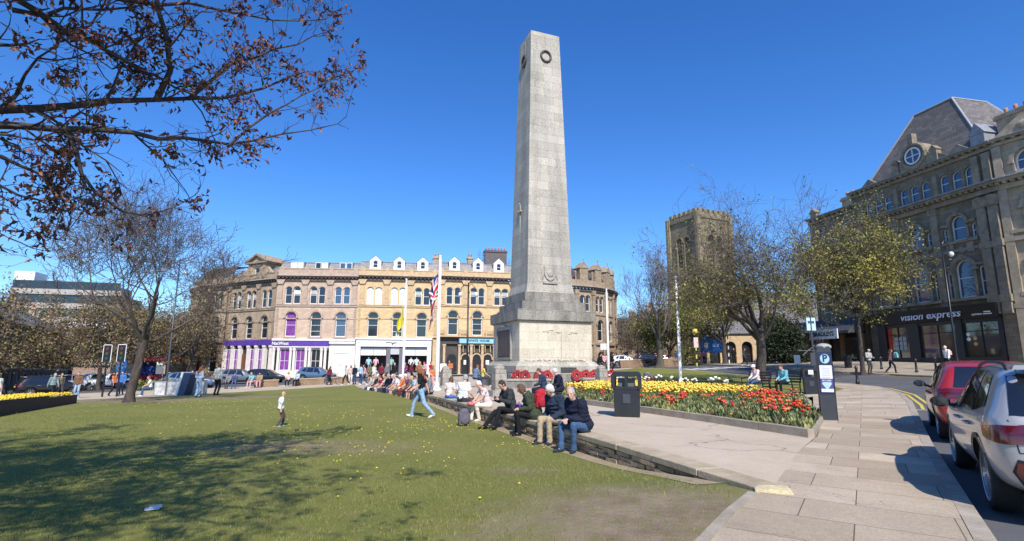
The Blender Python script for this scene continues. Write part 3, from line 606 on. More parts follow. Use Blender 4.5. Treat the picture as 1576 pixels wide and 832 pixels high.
def wall_cells(mb, cells, depth=.26, m=0):
    """each cell: (x0, x1, z0, z1, [hole outlines]) -> front face with real openings and reveals"""
    for x0, x1, z0, z1, holes in cells:
        loops = [[(x0,z0),(x1,z0),(x1,z1),(x0,z1)]]+list(holes); flat = [p for l in loops for p in l]
        tr = tessellate_polygon([[Vector((a,b,0)) for a,b in l] for l in loops]) if holes else [(0,1,2),(0,2,3)]
        fs = []
        for t in tr:
            a, b, c = [flat[i] for i in t]; ar = (b[0]-a[0])*(c[1]-a[1])-(b[1]-a[1])*(c[0]-a[0])
            if abs(ar) > 1e-8: fs.append(tuple(t) if ar > 0 else tuple(reversed(t)))
        mb.add([(a, 0, b) for a, b in flat], fs, m)
        for l in holes:
            n = len(l); mb.add([(a,0,b) for a,b in l]+[(a,depth,b) for a,b in l], [(i, i+n, (i+1)%n+n, (i+1)%n) for i in range(n)], m)
_wc = {}
def window(par, cx, z0, w, h, arched=True, glass=None, frame=None, y=.16, vbar=False, rails=(.5,), fw=.085, name='window'):
    glass = glass or m_glass; frame = frame or m_wwood; key = (round(w,2), round(h,2), arched, vbar, tuple(rails), fw)
    if key not in _wc:
        mb = MB(); o = arch_pts(0, 0, w, h, 7, arched); i_ = arch_pts(0, fw*1.2, w-2*fw, h-2.2*fw, 7, arched); n = len(o)
        vs = [(a,d,b) for d in (0,.07) for l in (o, i_) for a, b in l]
        fs = [(i, (i+1)%n, n+(i+1)%n, n+i) for i in range(n)]+[(n+i, n+(i+1)%n, 3*n+(i+1)%n, 3*n+i) for i in range(n)]
        mb.add(vs, fs)
        for r in rails: mb.box(-w/2+fw, w/2-fw, .01, .06, h*r-.025, h*r+.03)
        if vbar: mb.box(-.02, .02, .012, .058, fw, h-fw)
        pm = MB(); pm.add([(a, .05, b) for a, b in arch_pts(0, .02, w-.04, h-.04, 7, arched)], [tuple(range(len(o)))])
        _wc[key] = (mb.mesh('window_frame', [frame]), pm.mesh('pane', [glass]))
    f, p = _wc[key]; o = link(name, f, par, (cx, y, z0)); q = link('pane', p, o)
    for ob, mt in ((o, frame), (q, glass)): ob.material_slots[0].link = 'OBJECT'; ob.material_slots[0].material = mt
    return o
def hood(mb, cx, z0, w, h, t=.2, d=.12, n=9, jamb=True, key=True, m=0):
    """stone arch moulding standing proud round an opening"""
    r = w/2; zc = z0+h-r; R1, R2 = r+.03, r+t; A = []
    for i in range(n+1):
        a = math.pi*i/n; A.append(((cx+R1*math.cos(a), zc+R1*math.sin(a)), (cx+R2*math.cos(a), zc+R2*math.sin(a))))
    vs = [(p[0], y, p[1]) for y in (-d, .01) for pr in A for p in pr]; k = 2*(n+1); fs = []
    for i in range(n):
        a, b, c, e = 2*i, 2*i+1, 2*i+3, 2*i+2; fs += [(a, b, c, e)[::-1][::-1], (b, b+k, c+k, c), (a, e, e+k, a+k)]
    mb.add(vs, fs, m)
    for s in (-1, 1): mb.box(min(cx+s*R1, cx+s*(R2+.06)), max(cx+s*R1, cx+s*(R2+.06)), -d-.05, .01, zc-.2, zc, m)
    if key: mb.prism([(cx-.1, zc+r-.02), (cx+.1, zc+r-.02), (cx+.15, zc+R2+.1), (cx-.15, zc+R2+.1)], -d-.06, 0, 'y', m)
    if jamb:
        for s in (-1, 1): mb.box(min(cx+s*(r+.02), cx+s*(r+.14)), max(cx+s*(r+.02), cx+s*(r+.14)), -d*.6, .01, z0, zc-.2, m)
def quoins(mb, x, z0, z1, w=.42, m=0):
    z = z0; k = 0
    while z < z1-.2: ww = w if k%2 else w*.68; mb.box(x-ww/2, x+ww/2, -.05, .02, z+.02, z+.3, m); z += .34; k += 1
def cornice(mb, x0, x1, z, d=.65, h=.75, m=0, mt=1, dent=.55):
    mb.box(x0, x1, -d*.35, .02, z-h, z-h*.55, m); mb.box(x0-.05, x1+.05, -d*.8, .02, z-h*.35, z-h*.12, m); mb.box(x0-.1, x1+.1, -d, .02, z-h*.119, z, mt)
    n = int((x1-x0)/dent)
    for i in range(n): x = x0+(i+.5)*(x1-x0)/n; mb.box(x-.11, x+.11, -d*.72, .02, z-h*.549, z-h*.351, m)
def facade_frame(P, Q, zg):
    """an Empty at P (left end seen from the street) with local x running towards Q"""
    a = math.atan2(Q[1]-P[1], Q[0]-P[0]); return (P[0], P[1], zg), a, math.hypot(Q[0]-P[0], Q[1]-P[1])
def terrace_upper(t, Wd, zb, nb, Z, st, trim, pad=.6, blinds=None, glass1=None, bodyd=9, shopz=None, quoin=(True, True), first=True):
    """two upper storeys of arched windows: Z = dict(f1, h1, string, f2, h2, cor)"""
    bw = (Wd-2*pad)/nb; cells = []; hd = MB(); pil = MB(); blinds = blinds or {}
    zs = Z['string']
    for i in range(nb):
        cx = pad+bw*(i+.5); x0 = pad+bw*i; x1 = x0+bw
        w1 = 1.45; cells.append((x0, x1, zb, zs, [arch_pts(cx, Z['f1'], w1, Z['h1'])]))
        w2 = .98; pr = [cx-.6, cx+.6]; cells.append((x0, x1, zs, Z['cor']-.6, [arch_pts(c, Z['f2'], w2, Z['h2']) for c in pr]))
        hood(hd, cx, Z['f1'], w1, Z['h1'], .26, .16)
        g = blinds.get(('1', i), glass1 or m_glass); window(t, cx, Z['f1'], w1, Z['h1'], glass=g, rails=(.46,) if i%2 == 0 else (.46, .22))
        for c in pr:
            window(t, c, Z['f2'], w2, Z['h2'], glass=blinds.get(('2', i), m_glass)); hb_ = random.random()
            if ('2', i) not in blinds and hb_ < .55: MB().box(c-w2/2+.08, c+w2/2-.08, .18, .19, Z['f2']+Z['h2']*(.3 if hb_ < .25 else .55), Z['f2']+Z['h2']*.78).build('half_blind', m_blind if hb_ < .35 else M('curtain_grey', (.45,.45,.42), .8, .2), t); hood(hd, c, Z['f2'], w2, Z['h2'], .13, .1, 7, True, False)
        hd.box(cx-1.3, cx+1.3, -.16, .02, Z['f2']-.2, Z['f2']-.02); hd.box(cx-.95, cx+.95, -.2, .02, Z['f1']-.2, Z['f1']-.02)
    cells += [(0, pad, zb, Z['cor']-.6, []), (Wd-pad, Wd, zb, Z['cor']-.6, [])]
    mb = MB(); wall_cells(mb, cells); zt = Z['cor']-.6
    mb.add([(0,0,zb-.0),(0,bodyd,zb),(0,bodyd,zt),(0,0,zt)], [(0,1,2,3)]); mb.add([(Wd,0,zb),(Wd,bodyd,zb),(Wd,bodyd,zt),(Wd,0,zt)], [(3,2,1,0)])
    mb.add([(0,bodyd,0),(Wd,bodyd,0),(Wd,bodyd,zt),(0,bodyd,zt)], [(3,2,1,0)])
    mb.add([(0,.5,zb),(Wd,.5,zb),(Wd,.5,zt),(0,.5,zt)], [(0,1,2,3)]); mb.build('wall', st, t)
    hd.box(0, Wd, -.12, .02, zs-.12, zs+.14); hd.box(0, Wd, -.06, .02, zs-1.9, zs-1.75)
    for i in range(nb+1):
        x = pad+bw*i; x = min(max(x, .35), Wd-.35)
        pil = MB(); pil.box(x-.33, x+.33, -.14, .02, zs+.15, Z['cor']-1.3); pil.box(x-.42, x+.42, -.2, .02, zs+.14, zs+.75); pil.box(x-.27, x+.27, -.18, -.1, zs+1.1, Z['cor']-1.75)
        pil.prism([(x-.33, Z['cor']-1.3), (x+.33, Z['cor']-1.3), (x+.62, Z['cor']-.62), (x-.62, Z['cor']-.62)], -.3, .02, 'y'); pil.build('pilaster', trim, t)
    for s, x in ((0, .3), (1, Wd-.3)):
        if quoin[s]: q_ = MB(); quoins(q_, x, zb+.05, zs-.15); q_.build('quoins', trim, t)
    hd.build('window_mouldings', trim, t)
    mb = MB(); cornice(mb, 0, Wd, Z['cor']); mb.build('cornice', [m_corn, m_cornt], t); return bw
def mansard(t, Wd, z0, z1, z2, d1=1.3, depth=9, mat=None, hipl=False, hipr=False):
    mat = mat or m_slatel; mb = MB(); l, r = (1.2 if hipl else 0), (1.2 if hipr else 0)
    V = [(0,.25,z0),(Wd,.25,z0),(Wd-r*.5,d1,z1),(l*.5,d1,z1),(Wd-r,depth/2,z2),(l,depth/2,z2),(Wd,depth,z0),(0,depth,z0)]
    mb.add(V, [(0,1,2,3)]); mb.add(V, [(3,2,4,5),(5,4,6,7),(0,3,5,7),(1,6,4,2)], 1); mb.build('roof', [mat, m_slate], t)
    mb = MB(); mb.box(0, Wd, d1-.12, d1+.06, z1-.04, z1+.06); mb.build('roof_flashing', m_lead, t)
def parapet(t, Wd, z0, z1, nb, pad, st, trim, n2=1):
    mb = MB(); mb.box(0, Wd, -.02, .22, z0, z1-.14); mb.build('parapet', st, t)
    mb = MB(); mb.box(-.03, Wd+.03, -.08, .26, z1-.138, z1+.02); bw = (Wd-2*pad)/nb
    for i in range(nb+1): x = min(max(pad+bw*i, .3), Wd-.3); mb.box(x-.27, x+.27, -.1, .28, z0, z1-.14); mb.prism([(x-.3,z1+.02),(x+.3,z1+.02),(x,z1+.38)], -.08, .26, 'y')
    mb.build('parapet_coping', trim, t)
def dormer_white(t, cx, z0, w=1.55, h=2.0, y=.45):
    mb = MB(); o = [(cx-w/2, z0), (cx+w/2, z0), (cx+w/2, z0+h*.68), (cx, z0+h), (cx-w/2, z0+h*.68)]; hl = arch_pts(cx, z0+.35, .74, 1.12)
    for l in (o,): 
        tr = tessellate_polygon([[Vector((a,b,0)) for a,b in o], [Vector((a,b,0)) for a,b in hl]]); fl = o+hl
        fs = []
        for tt in tr:
            a, b, c = [fl[i] for i in tt]; ar = (b[0]-a[0])*(c[1]-a[1])-(b[1]-a[1])*(c[0]-a[0])
            if abs(ar) > 1e-8: fs.append(tuple(tt) if ar > 0 else tuple(reversed(tt)))
        mb.add([(a, y, b) for a, b in fl], fs); n = len(hl); mb.add([(a,y,b) for a,b in hl]+[(a,y+.15,b) for a,b in hl], [(i, i+n, (i+1)%n+n, (i+1)%n) for i in range(n)])
    n = 5; mb.add([(a,y,b) for a,b in o]+[(a,y+2.2,b) for a,b in o], [((i+1)%n, (i+1)%n+n, i+n, i) for i in range(n)])
    for s in (-1, 1):
        mb.add([(cx+s*(w/2+.12), y-.1, z0+h*.66), (cx, y-.1, z0+h+.1), (cx, y+2, z0+h+.1), (cx+s*(w/2+.12), y+2, z0+h*.66)], [(0,1,2,3), (3,2,1,0)])
    d = mb.build('dormer', m_wwood, t); window(d, cx, z0+.35, .74, 1.12, y=y+.1, name='dormer_window')
def chimney(t, cx, cy, z0, w, d, h, pots=4, mat=None):
    mb = MB(); mb.box(cx-w/2, cx+w/2, cy-d/2, cy+d/2, z0, z0+h); mb.box(cx-w/2-.12, cx+w/2+.12, cy-d/2-.12, cy+d/2+.12, z0+h, z0+h+.22); mb.box(cx-w/2-.06, cx+w/2+.06, cy-d/2-.06, cy+d/2+.06, z0+h+.22, z0+h+.34)
    c = mb.build('chimney', mat or st_b, t)
    for i in range(pots):
        p = MB().lathe([(.13,0),(.11,.3),(.14,.42),(.12,.6),(.09,.6),(.09,.1)], 9).build('chimney_pot', m_pot, c, True, (cx-w/2+(i+.5)*w/pots, cy, z0+h+.34))
P0, P1, P2, P3, P4 = (-43.6,82.0), (-34.0,77.0), (-22.4,77.6), (-11.0,79.3), (.6,81.9)
# ---- bank with the purple fascia
loc, rz, Wd = facade_frame(P1, P2, 0); zg = -.2
t = thing('bank_building', 'pink brown stone bank with a long purple fascia and flat attic windows', 'building', loc, rz)
ZB = dict(f1=5.35, h1=3.55, string=9.75, f2=10.05, h2=2.55, cor=14.15)
bw = terrace_upper(t, Wd, 5.05, 3, ZB, st_p, st_pt, pad=.5, blinds={('1',2): m_glassb, ('2',2): m_glassb, ('1',0): m_purpw})
parapet(t, Wd, 14.15, 15.3, 3, .5, st_pt, st_pt); mansard(t, Wd, 15.1, 16.3, 17.0, 1.4, 9)
for i in range(3):
    cx = .5+bw*(i+.5)+.2; mb = MB(); mb.box(cx-1.0, cx+1.0, .4, 3.0, 15.2, 16.3); d = mb.build('dormer', m_lead, t)
    for s in (-.47, .47): window(d, cx+s, 15.25, .85, .98, False, [m_blind, m_glass, m_glassb][i] if s < 0 or i != 1 else m_blind, y=.3, rails=(), name='dormer_window')
mb = MB(); mb.box(0, 7.9, -.34, .0, 3.95, 4.75); mb.build('fascia', m_purp, t)
mb = MB(); mb.box(-.05, Wd, -.42, .02, 4.75, 5.05); mb.box(0, 7.95, -.36, .02, 3.8, 3.949); mb.box(7.95, Wd, -.34, .02, 4.35, 4.749); mb.build('shop_cornice', m_cream, t)
mb = MB(); mb.box(0, 7.95, .32, .4, -.6, 4.0); mb.build('shop_back', m_gdark, t)
mb = MB()
for x in (.1, .75, 2.45, 2.95, 4.6, 5.1, 6.75, 7.3): mb.lathe([(.26,zg-.2),(.26,.2),(.2,.35),(.185,3.2),(.24,3.45),(.27,3.8)], 10, (x+.15, -.08, 0))
mb.box(0, 7.95, -.12, .3, zg-.4, .55); mb.box(0, 7.95, .0, .3, 3.55, 3.8); mb.build('columns', m_cream, t)
for i, x in enumerate((1.75, 3.95, 6.1)):
    window(t, x, .56, 1.35, 3.0, False, m_purpw if i < 2 else m_gdark, y=.12, vbar=True, rails=(.45,), name='shop_window')
lettering('fascia_lettering', 'NatWest', .62, m_whitesh, t, (1.15, -.36, 4.34), .012)
mb = MB(); mb.box(7.95, Wd, -.06, .3, zg-.4, 4.35); d = mb.build('side_entrance', m_cream, t); mb = MB(); mb.box(8.7, 10.7, -.16, -.05, 3.0, 3.2); mb.box(8.85,8.98,-.12,-.05,zg,3.0); mb.box(10.42,10.55,-.12,-.05,zg,3.0); mb.build('door_surround', m_cream, t)
MB().box(9.0, 10.4, -.1, -.05, zg-.2, 2.95).build('door', m_wwood, t); MB().box(9.66,9.76,-.13,-.1,1.3,1.42).build('door_plate', m_gdark, t)
# ---- clothes shop with the white front
loc, rz, Wd = facade_frame(P2, P3, 0)
t = thing('clothes_shop_building', 'yellow sandstone building with a white clothes shop front, left of the tall flagpole', 'building', loc, rz)
ZC = dict(f1=5.4, h1=3.6, string=9.85, f2=10.1, h2=2.6, cor=14.35)
bw = terrace_upper(t, Wd, 5.3, 3, ZC, st_y, st_yt, pad=.55, blinds={('2',0): m_blind, ('2',1): m_blind})
parapet(t, Wd, 14.35, 15.3, 3, .55, st_yt, st_yt); mansard(t, Wd, 15.1, 16.7, 17.3, 1.6, 9, m_slatel)
for i in range(3): dormer_white(t, .55+bw*(i+.5)-.1, 15.25, 1.65, 2.15)
mb = MB(); mb.box(.1, Wd-.75, -.35, .1, 4.0, 5.0); mb.box(.1, .75, -.3, .2, -.6, 4.0); mb.box(Wd-1.35, Wd-.75, -.3, .2, -.6, 4.0); mb.box(0, Wd-.65, -.5, .12, 5.0, 5.25); d = mb.build('shopfront', m_whitesh, t)
mb = MB(); mb.box(.3, Wd-.75, 2.3, 2.4, -.6, 4.0); mb.box(.3, Wd-.75, .3, 2.3, 3.95, 4.05); mb.box(.3,.35,.2,2.3,-.6,4); mb.build('shop_interior', M('shop_interior', (.05,.04,.045), .7, .4, 1.3), t)
for x0, x1 in ((.75, 4.35), (6.8, Wd-1.35)):
    mb = MB(); mb.box(x0, x1, -.1, -.02, .0, .35); mb.box(x0, x1, -.1, -.02, 3.85, 4.0); mb.box((x0+x1)/2-.03, (x0+x1)/2+.03, -.1, -.02, 2.75, 3.85); s = mb.build('shop_window', m_lead, t)
    MB().box(x0+.03, x1-.03, .1, .13, 2.75, 3.8).build('blind', m_blind, s)
mb = MB(); mb.box(4.4, 4.95, -.12, .0, 0, 4.0); mb.box(6.2, 6.75, -.12, .0, 0, 4.0); mb.build('door_piers', M('grey_shop_trim', (.16,.15,.16), .5, .1), t)
MB().box(4.95, 6.2, -.05, .05, 2.9, 4.0).build('door_canopy', M('grey_panel', (.5,.5,.52), .6, .1), t)
def mannequin(par, x, y, mat, s=1.0):
    mb = MB(); mb.prism([(-.16,.9),(.16,.9),(.13,1.15),(.2,1.32),(.24,1.45),(.3,1.05),(.37,1.08),(.3,1.55),(.08,1.62),(-.08,1.62),(-.3,1.55),(-.37,1.08),(-.3,1.05),(-.24,1.45),(-.2,1.32),(-.13,1.15)], -.09, .09, 'y'); mb.tube([(0,0,.2),(0,0,.95)], .04, 6); mb.ball((0,0,1.76), (.09,.1,.12), 8, 6)
    o = mb.build('display_garment', mat, par, loc=(x, y, .45)); o.scale = (s*1.1, s, s*1.1)
for x, c in ((1.9,(.35,.55,.75)),(2.9,(.75,.42,.45)),(7.9,(.7,.7,.7)),(8.7,(.62,.72,.7)),(5.1,(.3,.5,.45))): mannequin(t, x, .5, M('garment_%d' % int(x*10), c, .8, .1))
mb = MB(); mb.prism([(-.95,.1),(-.7,.2),(-.35,.16),(0,.03),(.2,.12),(.5,.09),(1.1,.03),(.5,-.0),(.12,-.06),(.04,-.3),(-.03,-.3),(-.08,-.06),(-.3,.05),(-.65,.1),(-.9,.02)], -.03, 0, 'y'); mb.build('shop_emblem', M('black_emblem', (.05,.06,.06), .5, 0), t, loc=(5.2, -.36, 4.5))
chimney(t, Wd-.3, 2.3, 15.0, 1.1, 1.6, 2.5, 2)
mb = MB(); mb.box(Wd-.6, Wd-.05, -.1, .3, -.5, 5.1); quoins(mb, Wd-.33, 0, 5, .55); mb.build('quoin_pier', st_yt, t)
# ---- bar with the blue sign
loc, rz, Wd = facade_frame(P3, P4, 0)
t = thing('bar_building', 'yellow sandstone building with a dark bar front, three gothic arches and a light blue sign', 'building', loc, rz)
ZD = dict(f1=5.8, h1=3.65, string=10.15, f2=10.35, h2=2.6, cor=14.6)
bw = terrace_upper(t, Wd, 5.5, 3, ZD, st_y, st_yt, pad=.5)
parapet(t, Wd, 14.6, 15.5, 3, .5, st_yt, st_yt); mansard(t, Wd, 15.3, 16.9, 17.6, 1.6, 9, m_slatel)
for i in range(3): dormer_white(t, .5+bw*(i+.5)+(.1 if i < 2 else -.3), 15.45, 1.6, 2.25)
m_dks = M('dark_bar_front', (.075,.062,.055), .7, .3, 2); mb = MB(); mb.box(0, Wd, .0, .3, 4.5, 5.5); mb.box(0, Wd, .35, .45, -.5, 4.6)
for x in (.0, Wd-.9): mb.box(x, x+.9, -.05, .3, -.5, 4.5)
mb.build('bar_front', m_dks, t)
mb = MB(); z0 = 0
for i, cx in enumerate((4.3, 5.95, 7.6)):
    hood(mb, cx, z0, 1.15, 3.0, .18, .1, 8, False, False)
for x in (1.1, 3.35, 5.12, 6.78, 8.55, 10.3): mb.box(x-.17, x+.17, -.2, .02, -.5, 4.45); mb.box(x-.25, x+.25, -.26, .04, 4.2, 4.45); mb.box(x-.22, x+.22, -.24, .04, -.5, .3)
mb.box(3.2, 8.7, -.12, .05, 4.3, 4.5)
for x in (3.9, 4.7, 5.55, 6.35, 7.2, 8.0): mb.box(x-.05, x+.05, -.1, .0, 3.3, 4.3)
mb.build('stone_arcade', st_yt, t)
for i, cx in enumerate((4.3, 5.95, 7.6)): d = window(t, cx, z0, 1.2, 2.9, True, m_gdark, M('door_maroon', (.08,.03,.03), .5, .1), y=.12, name='door'); 
for cx in (4.3, 7.6): MB().box(cx-.26, cx+.26, .08, .1, 1.5, 2.15).build('poster', m_card, t)
for cx in (2.25, 9.5): window(t, cx, .3, 1.6, 2.8, True, m_gdark, m_dks, y=.14, name='bar_window')
mb = MB(); mb.box(3.3, 9.1, -.42, -.1, 4.6, 5.35); sg = mb.build('sign_board', M('sign_light_blue', (.27,.56,.70), .5, .08), t); mb = MB(); mb.box(3.15,9.25,-.5,.1,5.35,5.55); mb.box(3.15,3.3,-.46,0,4.55,5.35); mb.box(9.1,9.25,-.46,0,4.55,5.35); mb.build('sign_surround', M('sign_dark_blue', (.03,.07,.11), .5, 0), t)
lettering('sign_lettering', 'WHITE  HOUSE', .46, M('navy_letters', (.02,.05,.12), .5, 0), t, (6.2, -.435, 4.98), .014)
mb = MB()
for x0, x1 in ((0,1.3),(3.2,4.7),(7.1,8.6),(Wd-1.4,Wd)):
    mb.box(x0, x1, -.6, -.45, 6.35, 6.5); mb.box(x0, x1, -.6, -.45, 5.6, 5.7)
    n = int((x1-x0)/.2)
    for k in range(n): mb.box(x0+.05+k*.2, x0+.14+k*.2, -.57, -.48, 5.7, 6.35)
    for x in (x0, x1-.3): mb.box(x, x+.3, -.64, -.4, 5.55, 6.6)
mb.box(0, Wd, -.65, .02, 5.5, 5.6); mb.build('balustrade', st_yt, t)
chimney(t, 9.6, 5.2, 15, 3.6, 1.3, 4.6, 7, M('dark_brick_stack', (.13,.11,.105), .9, .3, 4, .3)); chimney(t, 5.2, 3.5, 15.5, .8, .8, 2.5, 2)
sc = thing('scaffolding', 'blue grey scaffold poles round the big dark chimney above the bar', 'scaffolding', (loc[0], loc[1], 0), rz); mb = MB()
for x in (6.9, 7.7, 11.7, 12.9, 14.2):
    for y in (4.3, 6.1): mb.tube([(x,y,16.5),(x,y,19.8 if x < 8 else 18.7)], .035, 5)
for z in (16.9, 17.7, 18.5, 19.3): mb.tube([(6.8,4.3,z),(7.9,4.3,z)], .035, 5); mb.tube([(6.8,6.1,z),(7.9,6.1,z)], .035, 5)
for z in (16.9, 17.5, 18.1): mb.tube([(11.6,4.3,z),(14.4,4.3,z)], .035, 5); mb.tube([(11.6,6.1,z),(14.4,6.1,z)], .035, 5)
mb.build('poles', M('scaffold_blue', (.10,.17,.30), .5, .2), sc); MB().box(6.7,8.0,4.3,6.1,17.7,17.76).box(11.6,14.4,4.3,6.1,17.5,17.56).build('boards', M('scaffold_board', (.3,.22,.14), .9, .2), sc)
# ---- pedimented building at the left of the bank
loc, rz, Wd = facade_frame(P0, P1, 0)
t = thing('gabled_stone_building', 'brown stone building with a tall pedimented gable, left of the purple bank', 'building', loc, rz)
ZE = dict(f1=5.1, h1=3.3, string=9.3, f2=9.6, h2=2.6, cor=13.7)
bw = terrace_upper(t, Wd, 4.9, 3, ZE, st_b, st_bt, pad=.4)
parapet(t, Wd, 13.7, 14.7, 3, .4, st_bt, st_bt); mansard(t, Wd, 14.5, 15.8, 16.6, 1.5, 9, m_slate, hipl=True)
mb = MB(); gx_ = 6.05; wall_cells(mb, [(gx_-1.9, gx_+1.9, 13.7, 16.3, [arch_pts(gx_, 14.1, 1.1, 1.6, arched=False)])], .3); mb.add([(gx_-1.9,0,13.7),(gx_-1.9,4,13.7),(gx_-1.9,4,16.3),(gx_-1.9,0,16.3)], [(0,1,2,3)]); mb.add([(gx_+1.9,0,13.7),(gx_+1.9,4,13.7),(gx_+1.9,4,16.3),(gx_+1.9,0,16.3)], [(3,2,1,0)])
mb.prism([(gx_-2.1,16.55),(gx_+2.1,16.55),(gx_,17.6)], .0, 4, 'y'); mb.prism([(gx_-3.6,14.8),(gx_-1.9,14.8),(gx_-1.9,16.0)], .05, .5, 'y'); mb.prism([(gx_+3.2,14.8),(gx_+1.9,16.0),(gx_+1.9,14.8)], .05, .5, 'y'); mb.build('gable', st_b, t)
mb = MB(); mb.box(gx_-2.35, gx_+2.35, -.35, 4, 16.3, 16.55); mb.prism([(gx_-2.6,16.5),(gx_-2.2,16.48),(gx_,17.55),(gx_,17.85)], -.4, 4, 'y'); mb.prism([(gx_+2.6,16.5),(gx_,17.85),(gx_,17.55),(gx_+2.2,16.48)], -.4, 4, 'y'); mb.box(gx_-.9,gx_+.9,-.12,.02,15.9,16.1); mb.box(gx_-1.85,gx_-1.4,-.1,.02,14,16.3); mb.box(gx_+1.4,gx_+1.85,-.1,.02,14,16.3); mb.build('pediment', st_bt, t)
window(t, gx_, 14.1, 1.1, 1.6, False)
mb = MB(); mb.box(0, Wd, .35, .45, -1, 4.9); mb.build('shop_back', m_gdark, t); mb = MB(); mb.box(0, Wd, -.2, .3, 4.1, 4.9); mb.build('fascia', m_purp, t)
mb = MB()
for x in (0, 1.9, 3.6, 5.5, 7.2, 8.9, Wd-.55): mb.box(x, x+.55, -.15, .3, -1, 4.1); mb.box(x-.05,x+.6,-.22,.3,3.8,4.1)
mb.box(0, Wd, -.1, .3, -1, .5); mb.build('ground_floor_piers', m_cream, t)
for x in (1.2, 3.0, 6.6, 8.3): window(t, x, .5, 1.2, 3.1, False, m_purpw, y=.12, vbar=True, rails=(.5,), name='shop_window')
MB().box(4.2, 5.4, .1, .2, -.6, 2.9).build('door', M('brown_door', (.18,.07,.04), .5, .2), t)
# ---- curved end of the crescent on the left, and the curved block right of the memorial
def curved_block(name, label, C, r, a0, a1, nb, zt, st, trim, roofm, tall_attic=False, zbase=-1.0, arch_ground=True):
    t = thing(name, label, 'building', (C[0], C[1], 0)); W = MB(); H = MB(); K2 = MB(); G = MB(); RF = MB(); PR = MB(); bwd = abs(a1-a0)/nb*r
    for i in range(nb):
        am = a0+(a1-a0)*(i+.5)/nb; cx, cy = r*math.cos(am), r*math.sin(am); M4 = Matrix.Translation((cx, cy, 0)) @ Matrix.Rotation(am+math.pi/2, 4, 'Z')
        w = 2*r*math.sin(abs(a1-a0)/nb/2)+.02
        def sub(src, dst): k = len(dst.v); dst.v.extend([tuple(M4 @ Vector(p)) for p in src.v]); dst.f.extend([tuple(q+k for q in f) for f in src.f]); dst.m.extend(src.m)
        mb = MB(); wall_cells(mb, [(-w/2, w/2, zbase, 4.8, [arch_pts(0, .2, 1.7, 3.4)]), (-w/2, w/2, 4.8, 9.3, [arch_pts(0, 5.2, 1.35, 3.3)]), (-w/2, w/2, 9.3, zt-.6, [arch_pts(s, 9.7, .85, 2.5) for s in (-.52, .52)])]); mb.add([(-w/2,.6,zbase),(w/2,.6,zbase),(w/2,.6,zt-.6),(-w/2,.6,zt-.6)], [(0,1,2,3)]); sub(mb, W)
        mb = MB(); hood(mb, 0, 5.2, 1.35, 3.3, .24, .15); [hood(mb, s, 9.7, .85, 2.5, .13, .1, 7, True, False) for s in (-.52, .52)]; hood(mb, 0, .2, 1.7, 3.4, .25, .15); mb.box(-w/2, w/2, -.14, .02, 9.2, 9.42); mb.box(-w/2, w/2, -.3, .02, 4.6, 4.95)
        for s in (-1,): mb.box(s*w/2-.3, s*w/2+.3, -.2, .02, 4.95, zt-1.3); mb.box(s*w/2-.4, s*w/2+.4, -.3, .02, zt-1.3, zt-.6); mb.box(s*w/2-.3, s*w/2+.3, -.22, .02, zbase, 4.6)
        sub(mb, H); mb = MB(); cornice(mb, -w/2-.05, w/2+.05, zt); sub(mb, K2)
        e = bpy.data.objects.new('x', None)
        for (x, z, ww, hh, g) in ((0,.2,1.7,3.4,m_gdark),(0,5.2,1.35,3.3,m_glass),(-.52,9.7,.85,2.5,m_glass),(.52,9.7,.85,2.5,m_glass)):
            o = window(t, 0, z, ww, hh, True, g); p = M4 @ Vector((x,.16,z)); o.location = p; o.rotation_euler = (0,0,am+math.pi/2)
        bpy.data.objects.remove(e)
        mb = MB(); mb.box(-w/2, w/2, -.02, .25, zt, zt+1.0); mb.box(-.3, .3, -.08, .3, zt, zt+1.2)
        if tall_attic:
            mb.box(-.75, .75, .1, 1.5, zt+1.0, zt+2.9); mb.prism([(-.95,zt+2.9),(.95,zt+2.9),(0,zt+3.9)], .0, 1.6, 'y'); mb.lathe([(.07,zt+3.8),(.05,zt+4.3),(.12,zt+4.4),(.02,zt+4.6)], 6, (0,.2,0))
            mb.lathe([(.12,zt+1),(.1,zt+1.9),(.17,zt+2.1),(.02,zt+2.5)], 6, (-w/2,.1,0))
        sub(mb, PR)
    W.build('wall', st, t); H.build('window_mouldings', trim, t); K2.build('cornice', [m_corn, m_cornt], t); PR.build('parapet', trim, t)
    n = 16; vs = []
    for i in range(n+1):
        a = a0+(a1-a0)*i/n; vs += [((r-.3)*math.cos(a), (r-.3)*math.sin(a), zt+.8), ((r-1.5)*math.cos(a), (r-1.5)*math.sin(a), zt+3.0), ((r-5.5)*math.cos(a), (r-5.5)*math.sin(a), zt+3.6)]
    RF.add(vs, [(3*i+j, 3*i+3+j, 3*i+4+j, 3*i+1+j) for i in range(n) for j in range(2)]+[(3*i+1+j, 3*i+4+j, 3*i+3+j, 3*i+j) for i in range(n) for j in range(2)]); RF.build('roof', roofm, t)
    return t
# left curve: joins the gabled building and bends away
c1 = curved_block('curved_stone_building', 'brown stone rounded end of the crescent standing behind bare branches on the left', (-39.3,97.3), 16.2, R(-105), R(-182), 6, 13.5, st_b, st_bt, m_slate)
c2 = curved_block('rounded_corner_building', 'brown stone building with round end and spiky attic gables, right of the memorial plinth', (5.8,93.5), 12.0, R(-100), R(5), 7, 13.6, st_b, st_bt, m_slate, True)
